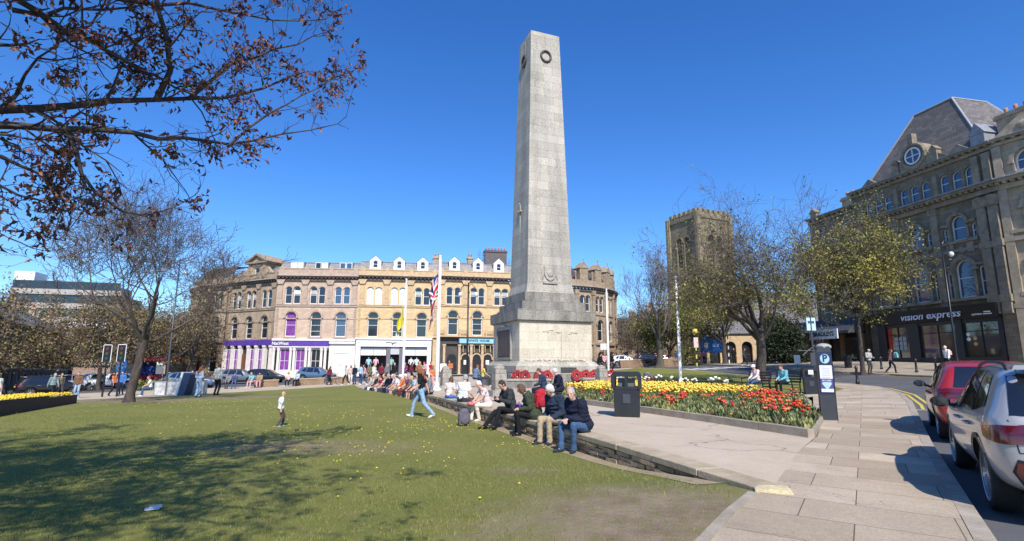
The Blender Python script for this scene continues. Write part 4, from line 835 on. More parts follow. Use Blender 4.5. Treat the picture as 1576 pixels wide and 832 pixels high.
# ---- the big building on the right
OR = Vector((34.2,37.5,0)); AZ = R(-12); azr = math.atan2(math.cos(AZ), math.sin(AZ))+math.pi   # local +x runs from the far end to the near end
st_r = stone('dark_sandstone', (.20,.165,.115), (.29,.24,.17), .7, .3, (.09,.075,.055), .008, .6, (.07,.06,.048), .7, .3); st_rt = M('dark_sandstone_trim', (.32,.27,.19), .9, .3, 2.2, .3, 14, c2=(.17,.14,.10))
t = thing('corner_shop_building', 'tall dark stone building with black opticians shop front, round attic window and slate roof', 'building', (OR.x, OR.y, 0), azr)
U = lambda u: -u
GZ = 1.75; cells = []; hd = MB(); GB = [1.95, 5.4, 8.85]; XL, XR = -11.2, 1.0
bounds = [-11.2, -7.1, -3.65, 1.0]
for k, u in enumerate(GB[::-1]):
    cx = -u; x0, x1 = bounds[k], bounds[k+1]
    cells.append((x0, x1, 6.05, 10.3, [arch_pts(cx, 6.6, 1.35, 2.85)]+[arch_pts(cx+s*1.18, 6.6, .42, 2.2) for s in (-1, 1)]))
    cells.append((x0, x1, 10.3, 14.2, [arch_pts(cx, 10.95, 1.1, 1.9)]+[arch_pts(cx+s*1.05, 10.95, .36, 1.1) for s in (-1, 1)]))
    x3 = [-(u-.35)+s for s in (-.95, 0, .95)]
    cells.append((x0, x1, 14.2, 17.1, [arch_pts(c, 14.88, .72, 1.4) for c in x3]))
    window(t, cx, 6.6, 1.35, 2.85, True, m_glassb, rails=(.52,)); window(t, cx, 10.95, 1.1, 1.9, True, m_glassb)
    for s in (-1, 1): window(t, cx+s*1.18, 6.6, .42, 2.2, True, m_glassb, name='side_light'); window(t, cx+s*1.05, 10.95, .36, 1.1, True, m_glassb, name='side_light')
    for c in x3: window(t, c, 14.88, .72, 1.4, True, m_glassb, fw=.06)
    hood(hd, cx, 6.6, 1.35, 2.85, .3, .2); hood(hd, cx, 10.95, 1.1, 1.9, .26, .16)
    for s in (-1, 1):
        for zz, hh, ww, q in ((6.6, 2.3, .42, 1.18), (10.95, 1.2, .36, 1.05)): hd.box(cx+s*q-ww/2-.1, cx+s*q+ww/2+.1, -.16, .02, zz+hh, zz+hh+.16); hd.tube([(cx+s*.82 if zz < 8 else cx+s*.7, -.12, zz), (cx+s*.82 if zz < 8 else cx+s*.7, -.12, zz+hh*.82)], .085, 8)
    hd.box(cx-1.65, cx+1.65, -.3, .02, 6.38, 6.58); hd.box(cx-1.4, cx+1.4, -.25, .02, 10.72, 10.93)
    hd.box(cx-1.0, cx-.5, -.14, .02, 9.95, 10.7); hd.box(cx+.5, cx+1.0, -.14, .02, 9.95, 10.7); hd.ball((cx, -.02, 10.2), (.3,.12,.3), 10, 6)
    hd.box(-(u-.35)-1.5, -(u-.35)+1.5, -.14, .02, 14.7, 14.86)
    for x in (cx-1.72, ): hd.box(x-.28, x+.28, -.16, .02, 6.05, 13.6); hd.box(x-.36, x+.36, -.24, .02, 13.3, 13.8); hd.box(x-.36,x+.36,-.22,.02,9.9,10.3)
    hd.box(-(u-.35)-1.78, -(u-.35)-1.42, -.14, .02, 14.6, 16.5)
for x in (-.05, .72): hd.box(x-.3, x+.3, -.3, .02, 5.2, 13.3); hd.box(x-.4, x+.4, -.4, .02, 12.9, 13.6); hd.box(x-.38, x+.38, -.36, .02, 6.0, 6.5); hd.box(x-.38,x+.38,-.36,.02,9.9,10.35); hd.box(x-.25, x+.25, -.26, .02, 14.6, 16.8); hd.ball((x,-.35,13.5), (.3,.2,.22), 8, 5)
hd.box(XL, XR, -.12, .02, 10.1, 10.3)
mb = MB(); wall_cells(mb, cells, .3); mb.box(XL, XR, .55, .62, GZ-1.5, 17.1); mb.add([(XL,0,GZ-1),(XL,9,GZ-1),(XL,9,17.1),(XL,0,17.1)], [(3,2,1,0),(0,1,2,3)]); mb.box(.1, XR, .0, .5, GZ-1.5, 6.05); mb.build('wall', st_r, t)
hd.build('stone_mouldings', st_rt, t)
mb = MB(); cornice(mb, XL, XR+.3, 14.62, .8, .8, 0, 1, .42); cornice(mb, XL, XR+.2, 17.5, .55, .55, 0, 1, .5); mb.build('cornice', [st_rt, m_lead], t)
# shop front: fascia, three bays of glass, black frames
mb = MB(); mb.prism([(-.55,6.02),(-.3,5.02),(0,5.02),(0,6.02)], -9.9, .15, 'x'); fa = mb.build('fascia', m_black, t)
txt = 'vision express'; o = lettering('fascia_lettering', txt, .86, m_whitesh, t, (-4.75, -.46, 5.5), .012); o.rotation_euler = (R(-14), 0, 0)
mb = MB(); mb.tube([(-.10,0,.14),(.10,0,-.16)], .03, 6); o = mb.build('letter_accent', M('magenta_accent', (.5,.02,.22), .5, 0), t, loc=(-4.18, -.5, 5.47))
lettering('opticians_lettering', 'opticians', .2, m_card, t, (-1.25, -.4, 5.3), .004); mb = MB(); mb.box(-.75,-.3,-.42,-.38,5.38,5.46); mb.box(-.8,-.25,-.42,-.38,5.24,5.31); mb.build('opening_hours', m_card, t)
mb = MB()
for x0, x1 in ((-9.9,-9.1),(-7.05,-6.1),(-3.15,-2.65),(-.15,.15)): mb.box(x0, x1, -.12, .3, GZ-1, 5.02)
mb.box(-9.9, .15, -.1, .2, GZ-1, 2.25); mb.box(-9.9,.15,-.05,.2,4.75,5.02); mb.build('shop_frames', m_black, t)
m_shopg = M('shop_glass', (.03,.028,.026), .04, .5, .8, c2=(.07,.055,.04), spec=1.0)
for x0, x1 in ((-9.1,-7.05),(-6.1,-3.15),(-2.65,-.15)):
    w_ = MB().box(x0, x1, .1, .12, 2.25, 4.75).build('shop_window', m_shopg, t)
    mb = MB(); xm = (x0+x1)/2; mb.box(xm-.03, xm+.03, .03, .09, 2.25, 4.75); mb.box(x0, x1, .03, .09, 4.1, 4.16); mb.build('glazing_bars', m_black, w_)
w_ = MB().box(-9.05,-8.75,.06,.09,2.3,4.7).build('red_banner', M('banner_red', (.45,.04,.02), .6, .1), t)
mb = MB()
for i in range(3):
    for j in range(3): mb.box(-8.45+i*.38, -8.15+i*.38, .05, .08, 2.9+j*.38, 3.2+j*.38)
mb.build('window_display', M('display_grey', (.35,.4,.42), .6, .1), t)
for x, z in ((-2.4,3.9),(-2.4,3.55),(-1.95,3.6),(-1.95,3.2)): MB().lathe([(.14,-.01),(.14,.01)], 12).build('window_sticker', m_card if x < -2 else M('sticker_gold', (.5,.35,.12), .5, 0), t, loc=(x,.08,z)).rotation_euler = (R(90),0,0)
# hipped roof and round window
mb = MB(); a_, b_, c_, d_ = (-10.1, .4, 17.5), (.45, .4, 17.5), (.45, 9, 17.5), (-10.1, 9, 17.5); e_, f_, g_, h_ = (-6.3, 2.6, 23.35), (-3.0, 2.6, 23.35), (-3.0, 6.2, 23.35), (-6.3, 6.2, 23.35)
mb.add([a_, b_, c_, d_, e_, f_, g_, h_], [(0,1,5,4),(1,2,6,5),(2,3,7,6),(3,0,4,7),(4,5,6,7)]); mb.build('roof', stone('right_roof_slate', (.125,.11,.105), (.20,.18,.165), .5, .3, (.10,.09,.09), .014, .5, (.12,.11,.10), .8, .6, False, .6), t)
mb = MB()
for p, q in ((a_, e_), (b_, f_), (e_, f_), (c_, g_), (f_, g_)): mb.tube([p, q], .08, 6)
mb.build('ridge_flashing', M('pale_lead', (.36,.37,.38), .5, .1), t)
cx = -4.95; cz = 18.85; mb = MB(); pts = []
mb.prism([(cx-1.35,17.5),(cx+1.35,17.5),(cx+1.35,18.6)]+[(cx+1.2*math.cos(math.pi*i/12), 18.75+1.2*math.sin(math.pi*i/12)) for i in range(13)]+[(cx-1.35,18.6)], .28, 3.2, 'y')
for s in (-1, 1): mb.box(cx+s*1.7-.28, cx+s*1.7+.28, .2, .7, 17.5, 18.7); mb.prism([(cx+s*1.7-.36,18.7),(cx+s*1.7+.36,18.7),(cx+s*1.7,19.1)], .15, .75, 'y'); mb.prism([(cx+s*1.9,17.5),(cx+s*3.4,17.5),(cx+s*1.9,18.4)][::s], .3, .5, 'y')
mb.box(cx-.22, cx+.22, .1, .6, 19.85, 20.75); d = mb.build('attic_dormer', st_rt, t)
mb = MB(); ring = [(cx+.66*math.cos(2*math.pi*i/20), .2, cz+.66*math.sin(2*math.pi*i/20)) for i in range(21)]; mb.tube(ring, .07, 6, cap=False); mb.box(cx-.03,cx+.03,.18,.24,cz-.62,cz+.62); mb.box(cx-.62,cx+.62,.18,.24,cz-.03,cz+.03); rwn = mb.build('round_window', m_wwood, d)
MB().lathe([(.66,-.01),(.66,.01)], 20).build('pane', m_glassb, rwn, loc=(cx,.255,cz)).rotation_euler = (R(90),0,0)
mb = MB(); ring = [(cx+1.02*math.cos(2*math.pi*i/20), .26, cz+.98*math.sin(2*math.pi*i/20)) for i in range(21)]; mb.tube(ring, .16, 6, cap=False); mb.build('stone_ring', st_rt, d)
MB().prism([(-2.4,17.5),(-.2,17.5),(-1.3,18.35)], .1, .4, 'y').build('parapet_pediment', st_rt, t); MB().prism([(-10.4,17.5),(-8.2,17.5),(-9.3,18.3)], .1, .4, 'y').build('parapet_pediment', st_rt, t)
mb = MB(); mb.prism([(-.6,18.6),(.6,18.6),(0,19.5)], .3, 2.5, 'y'); mb.box(-.5,.5,.35,2.4,17.5,18.6); mb.build('corner_dormer', m_lead, t)
chimney(t, 1.55, 2.2, 17.3, 1.9, 1.3, 2.2, 3, st_b)
# ---- sunlit wing round the corner (runs out of the picture)
c0 = OR+Vector((math.sin(AZ)*-1.0, math.cos(AZ)*-1.0, 0)); az2 = R(-26)
t = thing('corner_wing', 'sunlit stone wing at the right edge with an arched attic window under a pediment', 'building', (c0.x, c0.y, 0), math.atan2(math.cos(az2), math.sin(az2))+math.pi)
st_l = stone('sunlit_sandstone', (.40,.32,.215), (.52,.42,.29), .8, .36, (.26,.2,.13), .01, .5, (.2,.15,.1), .6, .3); st_lt = M('sunlit_trim', (.44,.365,.26), .9, .25, 2.2, .3, 14, c2=(.27,.215,.15))  # paler copy of the front's stone, sunlight put into the colour
wc = [(0.02,4.4,5.6,10.2,[arch_pts(2.3,6.6,1.5,2.9)]),(0.02,4.4,10.2,14.2,[arch_pts(2.0,10.9,1.2,2.2)]),(0.02,4.4,14.2,17.4,[arch_pts(2.0,14.95,1.5,1.5)]),(4.4,9,5.6,17.4,[]),(0.02,9,.5,5.6,[arch_pts(2.4,1.8,1.6,3.0)])]
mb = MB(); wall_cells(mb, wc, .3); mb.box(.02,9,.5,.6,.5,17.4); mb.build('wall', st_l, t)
for a in ((2.3,6.6,1.5,2.9),(2.0,10.9,1.2,2.2),(2.0,14.95,1.5,1.5),(2.4,1.8,1.6,3.0)): window(t, *a, True, m_glassb if a[1] > 2 else m_gdark, fw=.1)
mb = MB()
for a in wc[:3]: pass
hood(mb, 2.3,6.6,1.5,2.9,.3,.2); hood(mb, 2.0,10.9,1.2,2.2,.26,.18); hood(mb, 2.0,14.95,1.5,1.5,.28,.2); hood(mb, 2.4,1.8,1.6,3.0,.25,.15)
for z in (5.5, 10.1): mb.box(.02, 9, -.2, .02, z, z+.3)
mb.box(.1,.6,-.18,.02,.5,17); mb.box(.5,3.6,-.2,.02,10.62,10.86); mb.box(.5,3.9,-.2,.02,6.3,6.55); mb.prism([(.3,17.55),(3.9,17.55),(2.1,18.9)], -.3, .6, 'y'); mb.ball((2.1,-.3,18.05),(.4,.12,.3),10,6)
mb.build('stone_mouldings', st_lt, t); mb = MB(); cornice(mb, 0.05, 9, 14.62, .8, .8, 0, 1, .42); cornice(mb, .05, 9, 17.55, .5, .5); mb.build('cornice', [st_lt, m_lead], t)
mb = MB(); mb.add([(0,.4,17.5),(9,.4,17.5),(9,6,20.5),(0,6,20.5)], [(0,1,2,3)]); mb.build('roof', m_slate, t)
# ---- darker shop building further along, behind the leafy tree
c0 = OR+Vector((math.sin(AZ)*11.25, math.cos(AZ)*11.25, 0)); 
t = thing('dark_shop_building', 'dark stone building behind the leafy tree with grey canopy and small white sign', 'building', (c0.x, c0.y, 0), azr)
cells = []; hd = MB()
for k in range(2):
    x0 = -5.4+k*2.7; cx = x0+1.35; cells += [(x0,x0+2.7,5.9,10.3,[arch_pts(cx,6.7,1.3,2.7)]),(x0,x0+2.7,10.3,13.8,[arch_pts(cx,10.9,1.1,1.9)]),(x0,x0+2.7,13.8,15.9,[arch_pts(cx,14.1,1.0,1.3)])]
    for a in ((cx,6.7,1.3,2.7),(cx,10.9,1.1,1.9),(cx,14.1,1.0,1.3)): window(t, *a, True, m_glassb); mw = MB(); hood(mw, *a, .22, .15); mw.build('window_moulding', st_rt, t)
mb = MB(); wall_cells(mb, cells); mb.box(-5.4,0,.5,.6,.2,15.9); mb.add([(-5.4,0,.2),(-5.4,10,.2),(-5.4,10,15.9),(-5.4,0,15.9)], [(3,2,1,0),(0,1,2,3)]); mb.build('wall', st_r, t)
hd.box(-5.4,0,-.14,.02,10.1,10.3); hd.build('stone_mouldings', st_rt, t); mb = MB(); cornice(mb, -5.4, 0, 16.4, .5, .6); mb.build('cornice', [st_rt, m_lead], t)
mb = MB(); mb.add([(-5.4,.3,16.4),(0,.3,16.4),(0,5,18.2),(-4.8,5,18.2),(-5.4,10,16.4),(0,10,16.4)], [(0,1,2,3),(0,3,4),(3,2,5,4)]); mb.build('roof', m_slate, t)
mb = MB(); mb.box(-5.3,-4.5,.1,.5,16.4,17.0); mb.prism([(-5.4,17.0),(-4.4,17.0),(-4.9,17.5)], 0, .6, 'y'); mb.build('parapet_gable', st_rt, t); chimney(t, -2.6, 2.6, 16.6, 1.3, .9, 1.3, 2, st_b)
mb = MB(); mb.prism([(-1.6,4.55),(-1.6,4.75),(0,6.0),(0,4.55)], -9.5, -.2, 'x'); mb.build('canopy', M('canopy_grey', (.055,.058,.068), .6, .2), t)
MB().box(-4.7,-1.3,-1.78,-1.68,4.05,4.95).build('shop_sign', m_card, t); lettering('sign_lettering', 'BRADLEYS', .56, M('sign_black', (.03,.03,.03), .5, 0), t, (-3.0, -1.79, 4.5), .02)
mb = MB(); mb.box(-9.5,-.2,.3,.4,.5,4.6); mb.build('shop_interior', m_gdark, t); mb = MB()
for x in (-9.4,-7.2,-4.9,-2.9,-.6): mb.box(x, x+.35, -.1, .3, .5, 4.5)
mb.build('shop_piers', M('shop_brown_timber', (.17,.105,.055), .6, .3), t)
for x0, x1 in ((-6.85,-4.9),(-2.5,-.6)): MB().box(x0,x1,.1,.12,2.2,4.2).build('shop_window', m_shopg, t)
for i, x in enumerate((-2.2,-1.7,-1.2)): mannequin(t, x, .02, M('garment_r%d' % i, [(.5,.42,.35),(.25,.25,.3),(.4,.3,.25)][i], .8, .1), .8)
# ---- church
st_c = stone('church_stone', (.235,.19,.11), (.33,.27,.165), .55, .26, (.14,.11,.065), .01, .6, (.10,.085,.05), .5, .4)
st_ct = M('church_trim', (.31,.26,.165), .9, .3, 2.2, .4, 14, c2=(.19,.155,.09))
t = thing('church_tower', 'square olive brown stone church tower with battlements and tall belfry windows rising behind the trees', 'tower', (30.4,85.0,0), R(24))
h = 3.3; zt = 26.0; mb = MB()
for k in range(4):
    Mr = Matrix.Rotation(k*math.pi/2, 4, 'Z') @ Matrix.Translation((0,-h,0)); q = MB()
    wall_cells(q, [(-h,h,1,12.3,[arch_pts(0,7.5,1.3,3.4)]),(-h,h,12.3,24.6,[arch_pts(-.85,16.2,1.2,5.4), arch_pts(.85,16.2,1.2,5.4)])], .6); mb.add([Mr @ Vector(p) for p in q.v], q.f)
mb.box(-h+.65,h-.65,-h+.65,h-.65,1,24.3); mb.build('wall', st_c, t)
mb = MB()
for k in range(4):
    Mr = Matrix.Rotation(k*math.pi/2, 4, 'Z') @ Matrix.Translation((0,-h,0)); q = MB()
    hood(q, -.85,16.2,1.2,5.4,.22,.14,8,True,False); hood(q, .85,16.2,1.2,5.4,.22,.14,8,True,False); hood(q,0,7.5,1.3,3.4,.2,.12)
    for z in (12.2, 14.9, 24.3): q.box(-h-.1,h+.1,-.18,.02,z,z+.35)
    for s in (-1, 1): q.box(s*h-.5,s*h+.5,-.42,.2,1,15); q.box(s*h-.42,s*h+.42,-.3,.2,15,25.2)
    for i in range(6): q.box(-h+.3+i*1.07,-h+.3+i*1.07+.66,-.1,.35,25.2,25.8)
    q.box(-h,h,-.06,.34,24.65,25.2)
    for i in range(7): q.box(-.85-.52,-.85+.52,.25,.35,16.6+i*.65,16.75+i*.65); q.box(.85-.52,.85+.52,.25,.35,16.6+i*.65,16.75+i*.65)
    mb.add([Mr @ Vector(p) for p in q.v], q.f)
mb.build('buttresses_and_battlements', st_ct, t)
t = thing('church_nave', 'low stone nave of the church with pointed windows behind the large tree', 'church', (31.5,79,0), R(5)); mb = MB()
wall_cells(mb, [(i*3.4, i*3.4+3.4, 1, 7.8, [arch_pts(i*3.4+1.7, 3.2, 1.5, 3.2)]) for i in range(6)], .4); mb.box(0,20.4,.9,9,1,7.8); mb.build('wall', st_c, t)
for i in range(6): window(t, i*3.4+1.7, 3.2, 1.5, 3.2, True, m_glass, st_ct, y=.3, vbar=True)
mb = MB()
for i in range(7): mb.box(i*3.4-.3,i*3.4+.3,-.7,.0,1,6.2); mb.prism([(-.7,6.2),(0,6.2),(0,7.4)], i*3.4-.3, i*3.4+.3, 'x')
mb.build('buttresses', st_ct, t); mb = MB(); mb.prism([(-.4,7.7),(9.4,7.7),(4.5,13)], -.2, 20.6, 'x'); mb.build('roof', m_slate, t)
t = thing('arcade_building', 'yellow stone arcade with pale columns in shade beyond the road, behind the big tree', 'building', (25.2,70,0), R(-8)); mb = MB()
wall_cells(mb, [(i*2.0, i*2.0+2.0, 1, 5.6, [arch_pts(i*2.0+1.0, 1.3, 1.3, 3.3)]) for i in range(7)], .5); mb.box(0,14,1.2,5,1,5.6); mb.build('wall', st_yt, t); mb = MB(); mb.prism([(-.3,5.6),(5.5,5.6),(2.5,7.6)], -.3, 14.3, 'x'); mb.build('roof', m_slate, t)
for i in range(7): window(t, i*2+1, 1.3, 1.3, 3.3, True, m_gdark, m_dks, y=.4)
# ---- far houses between the rounded building and the church
def house(name, label, x, y, rz, w, h, d, st, roof, nw, ns, z0=0, group=None, gable=True):
    t = thing(name, label, 'house', (x, y, z0), rz, group); cells = []; sh = h/ns; bwid = w/nw
    for s in range(ns):
        for i in range(nw): cells.append((i*bwid, (i+1)*bwid, s*sh, (s+1)*sh, [arch_pts((i+.5)*bwid, s*sh+sh*.28, min(1.1, bwid*.45), sh*.52, arched=False)])); window(t, (i+.5)*bwid, s*sh+sh*.28, min(1.1, bwid*.45), sh*.52, False)
    mb = MB(); wall_cells(mb, cells); mb.box(0,w,.4,d,-1,h); mb.prism([(.0,h),(d,h),(d/2,h+d*.38)], 0, w, 'x') ; mb.build('wall', st, t)
    mb = MB(); mb.add([(-.3,-.4,h-.1),(w+.3,-.4,h-.1),(w+.3,d/2,h+d*.42),(-.3,d/2,h+d*.42),(-.3,d+.4,h-.1),(w+.3,d+.4,h-.1)], [(0,1,2,3),(3,2,5,4)]); mb.build('roof', roof, t)
    mb = MB(); mb.box(0,w,-.12,.02,sh-.1,sh+.12); mb.box(0,w,-.2,.02,h-.25,h); mb.build('string_course', st_bt, t)
    chimney(t, w*.08+.6, d/2, h+d*.3, 1.3, .8, 2.0, 3); chimney(t, w*.92-.6, d/2, h+d*.3, 1.3, .8, 2.0, 3); return t
house('terraced_house', 'brown stone terraced house far off beyond the white car', 17.0, 112, R(4), 11, 6.6, 8, st_b, m_slate, 4, 2, 1.6)
house('terraced_house', 'lit yellowish stone house far behind the bare tree left of the church tower', 27.0, 108, R(-6), 9, 7.4, 8, st_yt and st_p, m_slate, 3, 2, 1.8)
# ---- left hand street: dark terrace falling away, office block beyond
lab = ['dark terraced house nearest us, mostly outside the left edge','shaded stone terraced house cut by the left edge behind the trees','third shaded stone terraced house from us, behind the leafy brown trees', 'fourth dark house down the left terrace', 'fifth dark house down the left terrace, in front of the office block', 'farthest dark house at the low end of the left terrace']
st_dk = stone('shade_dark_stone', (.085,.068,.052), (.125,.10,.075), .6, .3, (.05,.04,.03), .01, .5, (.04,.035,.03))  # the shade on this terrace is put into the stone colour
px_, py_ = -57.5, 60.5; d_ = Vector((-.52, .85))
for i in range(6):
    A = Vector((px_, py_))+d_*((i-2)*13.5); B = A+d_*13.3; hh = 8.7-.2*i
    t = house('terraced_house', lab[i], A.x, A.y, math.atan2(B.y-A.y, B.x-A.x), 13.3, hh, 9, st_dk, m_slate, 4, 3, -1.6-i*.15)
m_conc = M('office_concrete', (.40,.36,.32), .9, .15, 1); m_conb = M('office_brown_band', (.30,.20,.14), .9, .2, 1.5); m_white = M('office_white_panel', (.82,.82,.80), .6, .04)
t = thing('office_block', 'stepped modern office block with white bands and a white tower, far behind the left terrace', 'building', (-146,150,-2), R(14))
mb = MB(); mb.box(4,31,0,16,0,23); mb.build('core', m_conb, t); mb = MB()
for i in range(6): mb.box(4,31.6,-.7,0,2.8+i*4,4.3+i*4)
mb.box(16,32,-1.2,-.1,13,15); mb.build('white_bands', m_conc, t); mb = MB()
for i in range(6): mb.box(4.2,31,-.25,-.02,4.31+i*4,6.7+i*4)
mb.build('window_bands', m_glass, t); MB().box(3,8,2,8,0,29.5).build('lift_tower', m_white, t); MB().box(12,29,3,13,23,26.0).build('plant_room', m_lead, t); mb = MB(); mb.box(20,29,-1.3,-1.2,13.2,14.9); mb.build('white_sign_panel', m_white, t)
t = thing('street_shop', 'small far shop with a red fascia and white signs beyond the traffic lights', 'shop', (-55,86,-1.0), R(3)); MB().box(0,7.5,0,8,0,8.6).build('wall', st_b, t); MB().box(-.1,7.6,-.3,0,3.0,3.8).build('fascia', M('fascia_red', (.42,.04,.05), .5, .1), t); MB().box(.4,7,-.05,.02,.5,3).build('shop_window', m_gdark, t); MB().box(4.2,6.9,-.5,-.31,1.9,2.7).build('white_sign', m_card, t); MB().box(1,2,-.36,-.3,5.4,7.4).build('red_banner', M('banner_pink_red', (.55,.12,.12), .6, .1), t)
mb = MB(); mb.prism([(-.3,8.6),(8.3,8.6),(4,11)], -.3, 7.8, 'x'); mb.build('roof', m_slate, t)
# ============================================================ TREES
def tree_mesh(seed, H, trunk_r, crown_w, fork=.28, levels=6, nmain=6, lean=(0,0), droop=0.0, up=.25, twig=1.0, spread=(28,60), len0=None, wob=.12, minr=.008, kids=(2,4), leader=True):
    """returns polylines [(points, radii)] grown from the root; twig ends for leaves"""
    rnd = random.Random(seed); lines = []; ends = []
    def grow(p, d, ln, r, lv):
        n = 4 if lv < 2 else 3; pts = [p.copy()]; rad = [r]; q = p.copy(); dd = d.copy()
        for i in range(n):
            j = Vector((rnd.gauss(0,1), rnd.gauss(0,1), rnd.gauss(0,1)))*wob*(1+.35*lv); dd = (dd+j+Vector((0,0,up*(.25 if lv < 2 else .4)-droop*lv*.06))).normalized()
            q = q+dd*ln/n; pts.append(q.copy()); rad.append(max(minr*.7, r*(1-.5*(i+1)/n)))
        lines.append((pts, rad, lv))
        if lv >= levels: ends.append((pts[-1], dd, lv)); ends.append((pts[1], dd, lv)); return
        k = rnd.randint(*kids)+(1 if lv in (2,3) else 0)
        for c in range(k):
            t = rnd.uniform(.35, 1.0) if c else 1.0; idx = min(n-1, int(t*n)); b = pts[idx].lerp(pts[idx+1], t*n-idx) if idx < n else pts[-1]
            ax = dd.orthogonal().normalized(); ax = Matrix.Rotation(rnd.uniform(0, 6.28), 3, dd) @ ax
            an = R(rnd.uniform(14, 34) if c == 0 else rnd.uniform(*spread)); nd = Matrix.Rotation(an, 3, ax) @ dd
            grow(b, nd, ln*rnd.uniform(.6, .86), max(minr, rad[min(idx+1, n)]*rnd.uniform(.6, .85)), lv+1)
    base = Vector((0,0,-.15)); fk = Vector((lean[0]*H*fork, lean[1]*H*fork, H*fork)); mid = fk*.5+Vector((rnd.uniform(-.1,.1), rnd.uniform(-.1,.1), 0))
    lines.append(([base, Vector((0,0,.12)), Vector((0,0,.4)), mid, fk], [trunk_r*1.75, trunk_r*1.25, trunk_r*1.05, trunk_r*.95, trunk_r*.85], 0))
    for i in range(nmain):
        a = 2*math.pi*(i+rnd.uniform(-.25,.25))/nmain; el = R(rnd.uniform(28, 62) if i or not leader else 80); z = rnd.uniform(.72, 1.0) if i else 1
        d = Vector((math.cos(a)*math.cos(el), math.sin(a)*math.cos(el), math.sin(el)))
        L0 = (len0 or H*.3)*rnd.uniform(.85, 1.15)*(1.1 if el > R(55) else 1); grow(mid.lerp(fk, z*2-1 if z > .5 else 0) if i else fk, d, L0, trunk_r*rnd.uniform(.4,.58), 1)
    # fit the crown to the height and width asked for
    P = np.array([p[:] for l in lines[1:] for p in l[0]]); zmax = P[:,2].max(); ext = np.percentile(np.hypot(P[:,0]-fk.x, P[:,1]-fk.y), 96); sx = crown_w/2/ext; sz = (H-fk.z)/(zmax-fk.z)
    def fit(p): return Vector((fk.x+(p.x-fk.x)*sx, fk.y+(p.y-fk.y)*sx, fk.z+(p.z-fk.z)*(sz if p.z > fk.z else 1))) if True else p
    lines = [lines[0]]+[([fit(p) for p in l[0]], l[1], l[2]) for l in lines[1:]]; ends = [(fit(p), d, lv) for p, d, lv in ends]
    return lines, ends
def lines_mesh(name, lines, mat, thick=1.0):
    V = []; Fq = []; k = 0
    for pts, rad, lv in lines:
        n = 9 if lv == 0 else (6 if lv <= 2 else (4 if lv <= 3 else 3)); up = None; m = len(pts)
        for i, p in enumerate(pts):
            d = pts[min(i+1, m-1)]-pts[max(i-1, 0)]; d = d.normalized() if d.length > 1e-6 else Vector((0,0,1))
            up = d.orthogonal().normalized() if up is None else (up-d*up.dot(d)).normalized(); w = d.cross(up)
            for j in range(n):
                a = 6.2832*j/n; rr = rad[i]*thick*(1+(.14*math.sin(3*a+i) if lv == 0 else 0)); q = p+(up*math.cos(a)+w*math.sin(a))*rr; V.append((q.x, q.y, q.z))
        for i in range(m-1):
            for j in range(n): Fq.append((k+i*n+j, k+i*n+(j+1)%n, k+(i+1)*n+(j+1)%n, k+(i+1)*n+j))
        k += m*n
    return npmesh(name, np.array(V), np.array(Fq), mat, smooth=True)
def leaves_mesh(name, ends, n_per, size, mats, seed=1, spread=.35, prob=None, curl=.3, asp=.6):
    rs = np.random.RandomState(seed); P = []
    for p, d, lv in ends:
        if prob and rs.rand() > prob(p): continue
        for _ in range(n_per): P.append((p.x+rs.normal(0, spread), p.y+rs.normal(0, spread), p.z+rs.normal(0, spread*.8)))
    P = np.array(P); n = len(P)
    if n == 0: return None
    a = rs.normal(size=(n,3)); a /= np.linalg.norm(a, axis=1)[:,None]; b = rs.normal(size=(n,3)); b -= (a*b).sum(1)[:,None]*a; b /= np.linalg.norm(b, axis=1)[:,None]; c = np.cross(a, b)
    s = size*rs.uniform(.6, 1.35, n)[:,None]; V = np.empty((n,5,3)); V[:,0] = P-a*s; V[:,1] = P+b*s*asp-c*s*curl; V[:,2] = P+a*s; V[:,3] = P-b*s*asp-c*s*curl
    V = V[:,:4].reshape(-1,3); k = np.arange(n)*4; Fq = np.concatenate([np.c_[k,k+1,k+2], np.c_[k,k+2,k+3]]); 
    cl = (np.sin(P[:,0]*1.1+seed)+np.sin(P[:,1]*1.3+2)+np.sin(P[:,2]*1.7+seed*.7))/3; mi = np.clip(((cl*.5+.5)*len(mats)+rs.normal(0,.7,n)), 0, len(mats)-.01).astype(int)
    return npmesh(name, V, Fq, mats, np.concatenate([mi, mi]))
m_bark = M('bark_grey_brown', (.075, .058, .046), .95, .35, 6, .7, 18, aniso=(1,1,.25)); m_twig = M('twig_bark', (.14,.11,.092), .95, .25, 5); m_twigp = M('twig_bark_purple', (.17,.135,.125), .95, .25, 5); m_barkg = M('bark_green_grey', (.095,.085,.058), .95, .35, 5, .6, 18, aniso=(1,1,.25))
lf_ol = [M('leaf_olive', (.20,.165,.06), .8, .25, 3), M('leaf_olive_brown', (.22,.145,.07), .8, .25, 3), M('leaf_olive_dark', (.11,.09,.04), .8, .25, 3)]
lf_yg = [M('leaf_dark_green', (.10,.10,.025), .8, .25, 3), M('leaf_olive2', (.17,.16,.035), .8, .25, 3), M('leaf_yellow_green', (.26,.25,.045), .8, .25, 3), M('leaf_yellow', (.31,.25,.035), .8, .25, 3)]
lf_dg = [M('evergreen_dark', (.018,.028,.012), .8, .25, 3), M('evergreen_mid', (.035,.05,.018), .8, .25, 3)]
